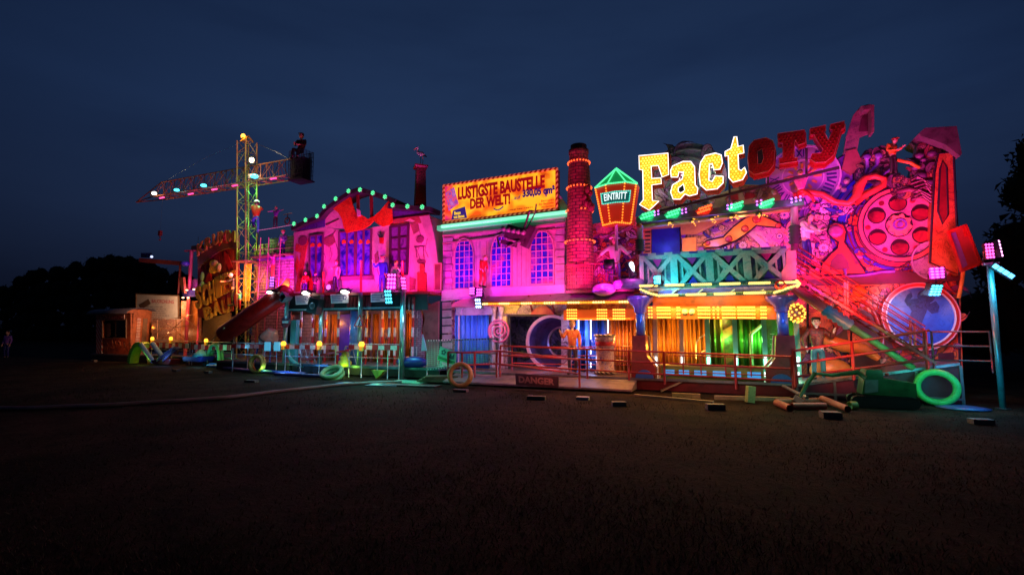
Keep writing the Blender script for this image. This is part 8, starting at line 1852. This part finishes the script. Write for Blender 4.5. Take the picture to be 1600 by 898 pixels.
# under left balcony: amber inside, cyan in front
for x, pw in ((490,35),(515,35),(590,45),(622,45),(648,35)): point(F(x,505,1.75), (1,.33,.03), pw, .1)
for x, y, pw, col in ((445,490,9,CYA),(500,490,10,CYA),(560,490,14,(.1,.4,1)),(628,480,18,CYA)): point(F(x,y,-.5), col, pw, .1)
spot(F(608,463,-.25), F(600,600,-.3), CYA, 260, 110)
point(F(538,520,1.4), (.25,.1,1), 30); point(F(478,500,1.2), (.7,.4,1), 14)
point(F(540,575,-.0)+Vector((0,-.1,.0)), (.5,1,.1), 10); point(F(590,585,-.8)+Vector((0,0,.35)), (.15,1,.4), 9); point(F(650,590,-1.0)+Vector((0,0,.4)), (.1,1,.5), 8); point(F(410,575,-.4), (.3,1,.3), 7)
spot(F(479,458,.0), F(475,560,-.8), (.3,.7,1), 120, 120); spot(F(540,456,.0), F(540,580,-1), (.3,.8,.8), 120, 120); spot(F(423,457,-.1), F(400,575,-1), (.15,.7,1), 140, 120)
spot(F(605,463,-.4), F(640,590,-1.5), (.1,.8,.8), 160, 90)
KS=1.0
# crane
spot(F(393,251,VCr-.7), F(380,430,VCr-.5), (1,.75,.4), 260, 100); point(F(393,250,VCr-.75), (1,.75,.4), 40)
spot(F(403,283,VCr-.9), F(390,380,VCr), (.15,1,.3), 330, 50)
point(F(380,214,VCr-.2), (1,.25,.02), 14); 
for x, y in ((276,300),(318,293)): point(F(x,y+4,VCr-.75), CYA, 14)
point(F(241,305,VCr-.8), (1,.6,.3), 22)
for x, y in ((300,306),(335,300),(427,283)): point(F(x,y+3,VCr-.5), (1,.05,.2), 10)
spot(F(396,400,VCr-.1), F(390,520,VCr), (1,.42,.03), 420, 80, .1); spot(F(410,418,VCr-1.5), F(386,450,VCr), (1,.5,.03), 900, 55, .1); spot(F(372,470,VCr-1.3), F(388,440,VCr), (1,.3,.03), 300, 60, .1)  # amber spots added to turn the lower mast yellow
point(F(443,446,3.2), (1,.3,.04), 14)
KS=1.0
# name board + hut
spot(F(322,528,1.3), F(340,440,VK), (1,.5,.12), 130, 110); spot(F(372,440,1.7), F(345,420,VK), (1,.16,.04), 160, 120); point(F(350,440,1.7), (1,.1,.03), 30)
for x, y, pw in ((293,466,45),(303,458,18),(288,490,18)): point(F(x,y,2.8), (1,.42,.1), pw, .06)
spot(F(268,470,2.3), F(248,487,VN), (1,.6,.38), 520, 110); point(Vector((xR+.7, VH+.9, 2.2)), (1,.32,.03), 11, .08); point(F(170,535,VH-.9), (1,.25,.05), 6)  # first spot is added to lift the notice board
point(F(262,520,2.9), (1,.4,.15), 22); point(F(305,520,2.7), (1,.3,.1), 20)
point(F(298,410,2.6), (.6,.1,.6), 18); point(F(298,445,2.9), (1,.1,.6), 12)
point(F(217,560,1.0), (.5,1,.1), 6); point(F(252,560,1.0), (.15,.4,1), 9); point(F(310,560,1.3), (.05,.7,1), 9); point(F(375,566,1.0), (.05,.7,1), 18); point(F(335,552,1.6), (.2,1,.3), 8); point(F(440,575,-.9), (.1,.35,1), 20)
spot(F(400,500,-1.5), F(390,500,.2), (1,.1,.05), 50, 90)
KS=.85
# hall lower
spot(F(748,476,.0), F(742,540,VW), (.35,.5,1), 130, 110); point(F(735,500,.6), (.6,.25,1), 26); spot(F(700,500,-.6), F(700,520,VW), (1,.15,.6), 120, 110); point(F(778,500,.7), (1,.25,.4), 22); point(F(790,480,.9), (1,.55,.08), 26); point(F(820,482,.9), (1,.55,.1), 16)
point(F(835,520,1.0), (.7,.25,1), 12); point(F(850,540,2.8), (.15,.3,1), 18); point(F(830,560,.7), (1,.2,.3), 16)
strip(F(760,474,.35), F(990,471,.35), F(880,560,1.0), AMB, 55, .08)
strip(F(885,496,.68), F(985,495,.68), F(935,560,.4), AMB, 60, .1)
point(F(905,520,1.3), (.15,.35,1), 34); point(F(935,530,1.2), (.35,.3,1), 26); point(F(925,560,1.2), (.4,.5,1), 14); point(F(970,530,1.3), (1,.4,.06), 38)
spot(F(905,497,-.6), F(895,545,.45), (1,.35,.12), 90, 70)
KS=.8
# machine building upper
spot(F(1085,395,.6), F(1080,365,VR), (1,.4,.12), 60, 140); 
for x, y in ((1046,344),(1082,342),(1112,338),(1142,336),(1186,333)): point(F(x,y+3,.15), (1,.5,.12), 16, .05)
point(F(1035,380,.8), (.1,.1,1), 24); point(F(1115,372,.7), (.3,.15,1), 30); point(F(1200,372,.7), (1,.08,.6), 46); point(F(1160,352,.7), (1,.35,.1), 20)
for x, y, col, pw in ((1011,340,GRN,7),(1051,337,GRN,7),(1149,326,GRN,7),(1197,322,GRN,7),(1250,318,GRN,10),(1100,331,REDL,7),(1237,316,VIO,8)): point(F(x,y,-.45), col, pw, .06)
spot(F(1464,432,-.6), F(1400,345,VR), MAG, 660, 95); spot(F(1300,430,-1.5), F(1320,345,VR), (1,.02,.65), 520, 90); spot(F(1450,438,-1.0), F(1345,330,VR), (1,.05,.4), 420, 80); spot(F(1440,445,-1.0), F(1470,310,VR), (1,.12,.05), 230, 50)
spot(F(1350,450,-1.3), F(1340,380,VR), (1,.1,.05), 420, 110); spot(F(1290,440,-1.3), F(1270,370,VR), (1,.04,.45), 300, 100); spot(F(1420,450,-1.3), F(1400,410,VR), (1,.05,.1), 260, 110)
spot(F(1300,330,-.9), F(1250,270,VR), VIO, 120, 80); spot(F(1360,330,-.9), F(1380,275,VR), (1,.3,.4), 26, 60); spot(F(1330,310,-.9), F(1320,280,VR), (.4,.1,1), 60, 70)
spot(F(1458,458,-.7), F(1435,500,VR), (.12,.5,1), 330, 80); point(F(1490,520,-.3), (1,.05,.03), 30); spot(F(1500,450,-1.5), F(1500,520,VR), REDL, 170, 80); spot(F(1310,520,-1.2), F(1310,560,VR), (1,.22,.05), 190, 90); spot(F(1340,470,-.8), F(1360,470,VR), REDL, 130, 120)
spot(F(1548,398,-.6), F(1500,380,1.0), (1,.06,.06), 90, 60)
KS=.7
# letters on the turbine disc
for x, y, col in ((1020,290,(1,.75,.5)),(1066,285,(.9,.8,1)),(1112,272,(.7,1,.7)),(1148,255,(1,.7,.6))): point(F(x,y,VFc+.35), col, 15, .15)
for x, y in ((1200,245),(1240,235),(1290,228)): point(F(x,y+40,-.3), (1,.12,.06), 13, .1)
KS=.62
# balcony front
spot(F(1027,437,-.7), F(1070,425,VBal), (.15,.75,1), 150, 150); point(F(1027,436,-.65), (.2,.7,1), 22); spot(F(1120,470,-1.5), F(1110,425,VBal), (.15,1,.7), 110, 80); spot(F(1200,480,-1.3), F(1190,420,VBal), (1,.6,.4), 60, 80); point(F(990,425,-.4), (1,.1,.6), 22)
spot(F(985,470,-1.2), F(985,440,.2), (.8,.2,1), 60, 90)
strip(F(1005,450,-.22), F(1245,445,-.22), F(1120,480,-.2), AMB, 40, .06)
strip(F(1020,481,.15), F(1205,481,.15), F(1110,560,.9), AMB, 95, .1)
strip(F(1020,466,-.0), F(1200,464,-.0), F(1110,475,.42), (1,.35,.05), 26, .08)
point(F(1040,540,1.5), (1,.42,.04), 46); point(F(1080,540,1.5), (1,.45,.05), 46); point(F(1060,500,1.5), (1,.45,.05), 30)
point(F(1135,530,2.4), (.25,1,.12), 60); point(F(1185,530,2.3), (.2,1,.15), 60); point(F(1262,540,2.4), (.3,1,.12), 50); point(F(1130,500,2.4), (1,.5,.1), 30); point(F(1225,540,2.3), (.15,1,.2), 40)
for x in (1107,1150,1196,1247): point(F(x,562,1.0), (.6,1,.85), 6, .05)
for x in (1000,1232): spot(F(x+6,470,-1.0), F(x,520,.2), (.15,.35,1), 60, 70)
spot(F(1120,560,-1.9), F(1113,590,.06), (.5,.7,1), 26, 90)
point(F(1248,500,.0), AMB, 12); spot(F(1300,520,-1.4), F(1281,550,.7), (.5,.8,1), 55, 60)
KS=.32
# stair strut and right ground
spot(F(1330,440,-1.6), F(1330,500,-.1), (.3,.8,1), 100, 80); spot(F(1400,500,-1.6), F(1400,560,-.1), (.1,1,.3), 120, 70); spot(F(1440,560,-2.2), F(1464,605,-.6), (.08,1,.3), 75, 60); point(F(1390,560,-1.6), (.1,.9,.4), 4)
spot(F(1566,428,-.5), F(1520,640,-.8), (.08,.6,1), 260, 75); point(F(1560,426,-.6), (.08,.7,1), 30); point(F(1553,395,-.7), (1,.1,.6), 14)
spot(F(1545,400,-.6), F(1550,540,-.2), CYA, 120, 50)
KS=.9
# soft meadow spill from added spots that stand for the whole front
for x, col, pw in ((640,(.9,.3,.6),120),(880,(1,.35,.4),160),(1110,(1,.5,.2),170),(1330,(1,.3,.25),120)): spot(F(x,470,-.7), G(x,760), col, pw, 120, .5)

for x in (850, 1000, 1120): spot(F(x,560,-2.0), F(x,600,.1), (1,.12,.12), 30, 100)  # added fill that brings out the red stage skirt

KS=1
spot(F(640,300,.2), F(656,255,V1+.5), (1,.25,.6), 60, 40)  # added spot on the stork, without a fixture
spot(F(560,470,-1.4), F(545,600,-2.0), (.15,.8,.7), 60, 120)

KS=1
spot(F(880,330,-1.0), F(903,262,VC), (1,.03,.25), 70, 50); spot(F(903,440,-1.2), F(904,330,VC), (.9,.02,.6), 260, 55); spot(F(930,448,-.8), F(907,410,VC), (1,.02,.75), 160, 90)  # spots added to carry pink and magenta up the chimney
spot(F(860,430,-1.0), F(860,465,.8), (1,.7,.6), 45, 120)  # fill added above to lighten the canopy sheet
for x in (490,530,575,620): spot(F(x,480,-.6), F(x,560,.9), (.7,.9,1), 42, 80)  # fills added in front so the striped posts show
# low coloured spill along the stage foot, from added fill points
for x, v, col, pw in ((560,-1.2,(.1,.8,.6),8),(640,-1.4,(.1,.9,.5),8),(750,-1.6,(.8,.3,.6),7),(860,-1.7,(1,.3,.4),8),(960,-1.7,(1,.5,.2),8),(1060,-1.7,(1,.6,.2),9),(1180,-1.7,(.6,.9,.5),8),(1290,-1.7,(.5,.9,.8),7),(1400,-1.9,(.2,.9,.8),7),(1500,-1.5,(.1,.8,1),8),(470,-.9,(.1,.6,1),8),(380,-.2,(.1,.6,1),8)): p = F(x,560,v); point((p.x, v, 1.1), col, pw, .25)

for x, y in ((474,466),(531,463),(592,461)): spot(F(x,y-6,-.7), F(x,y+2,VP), (.9,.75,1), 14, 50)  # small fills added to whiten the parapet boards
spot(F(415,420,.6), F(418,360,VCr-.4), (.5,1,.9), 60, 50)  # cyan fill added beside the mast for its climber

point(F(392,300,VCr), (.1,1,.25), 30, .1); point(F(390,345,VCr), (.1,1,.2), 30, .1); point(F(389,385,VCr), (.5,1,.1), 18, .1); spot(F(392,480,VCr-.9), F(388,430,VCr), (1,.6,.03), 160, 60)  # green points added inside the mast to tint its lattice
spot(F(410,470,1.9), F(420,420,VS), (1,.03,.7), 260, 120); spot(F(445,470,2.0), F(440,500,VS), (1,.2,.15), 60, 120)  # fills added to brighten the scaffolded brick
for x, v, col, pw in ((590,-1.9,(.1,.9,.5),16),(650,-2.2,(.1,.8,.7),16),(520,-1.6,(.1,.6,1),12),(1480,-1.4,(.1,.9,.8),14),(1540,-1.2,(.05,.5,1),14),(1250,-2.3,(.3,.9,.6),9),(1100,-2.3,(1,.6,.2),8),(900,-2.4,(1,.25,.3),8),(760,-2.2,(1,.3,.6),8)): p = F(x,560,v); point((p.x, v, .8), col, pw, .3)  # more added points tinting the ground near the stage
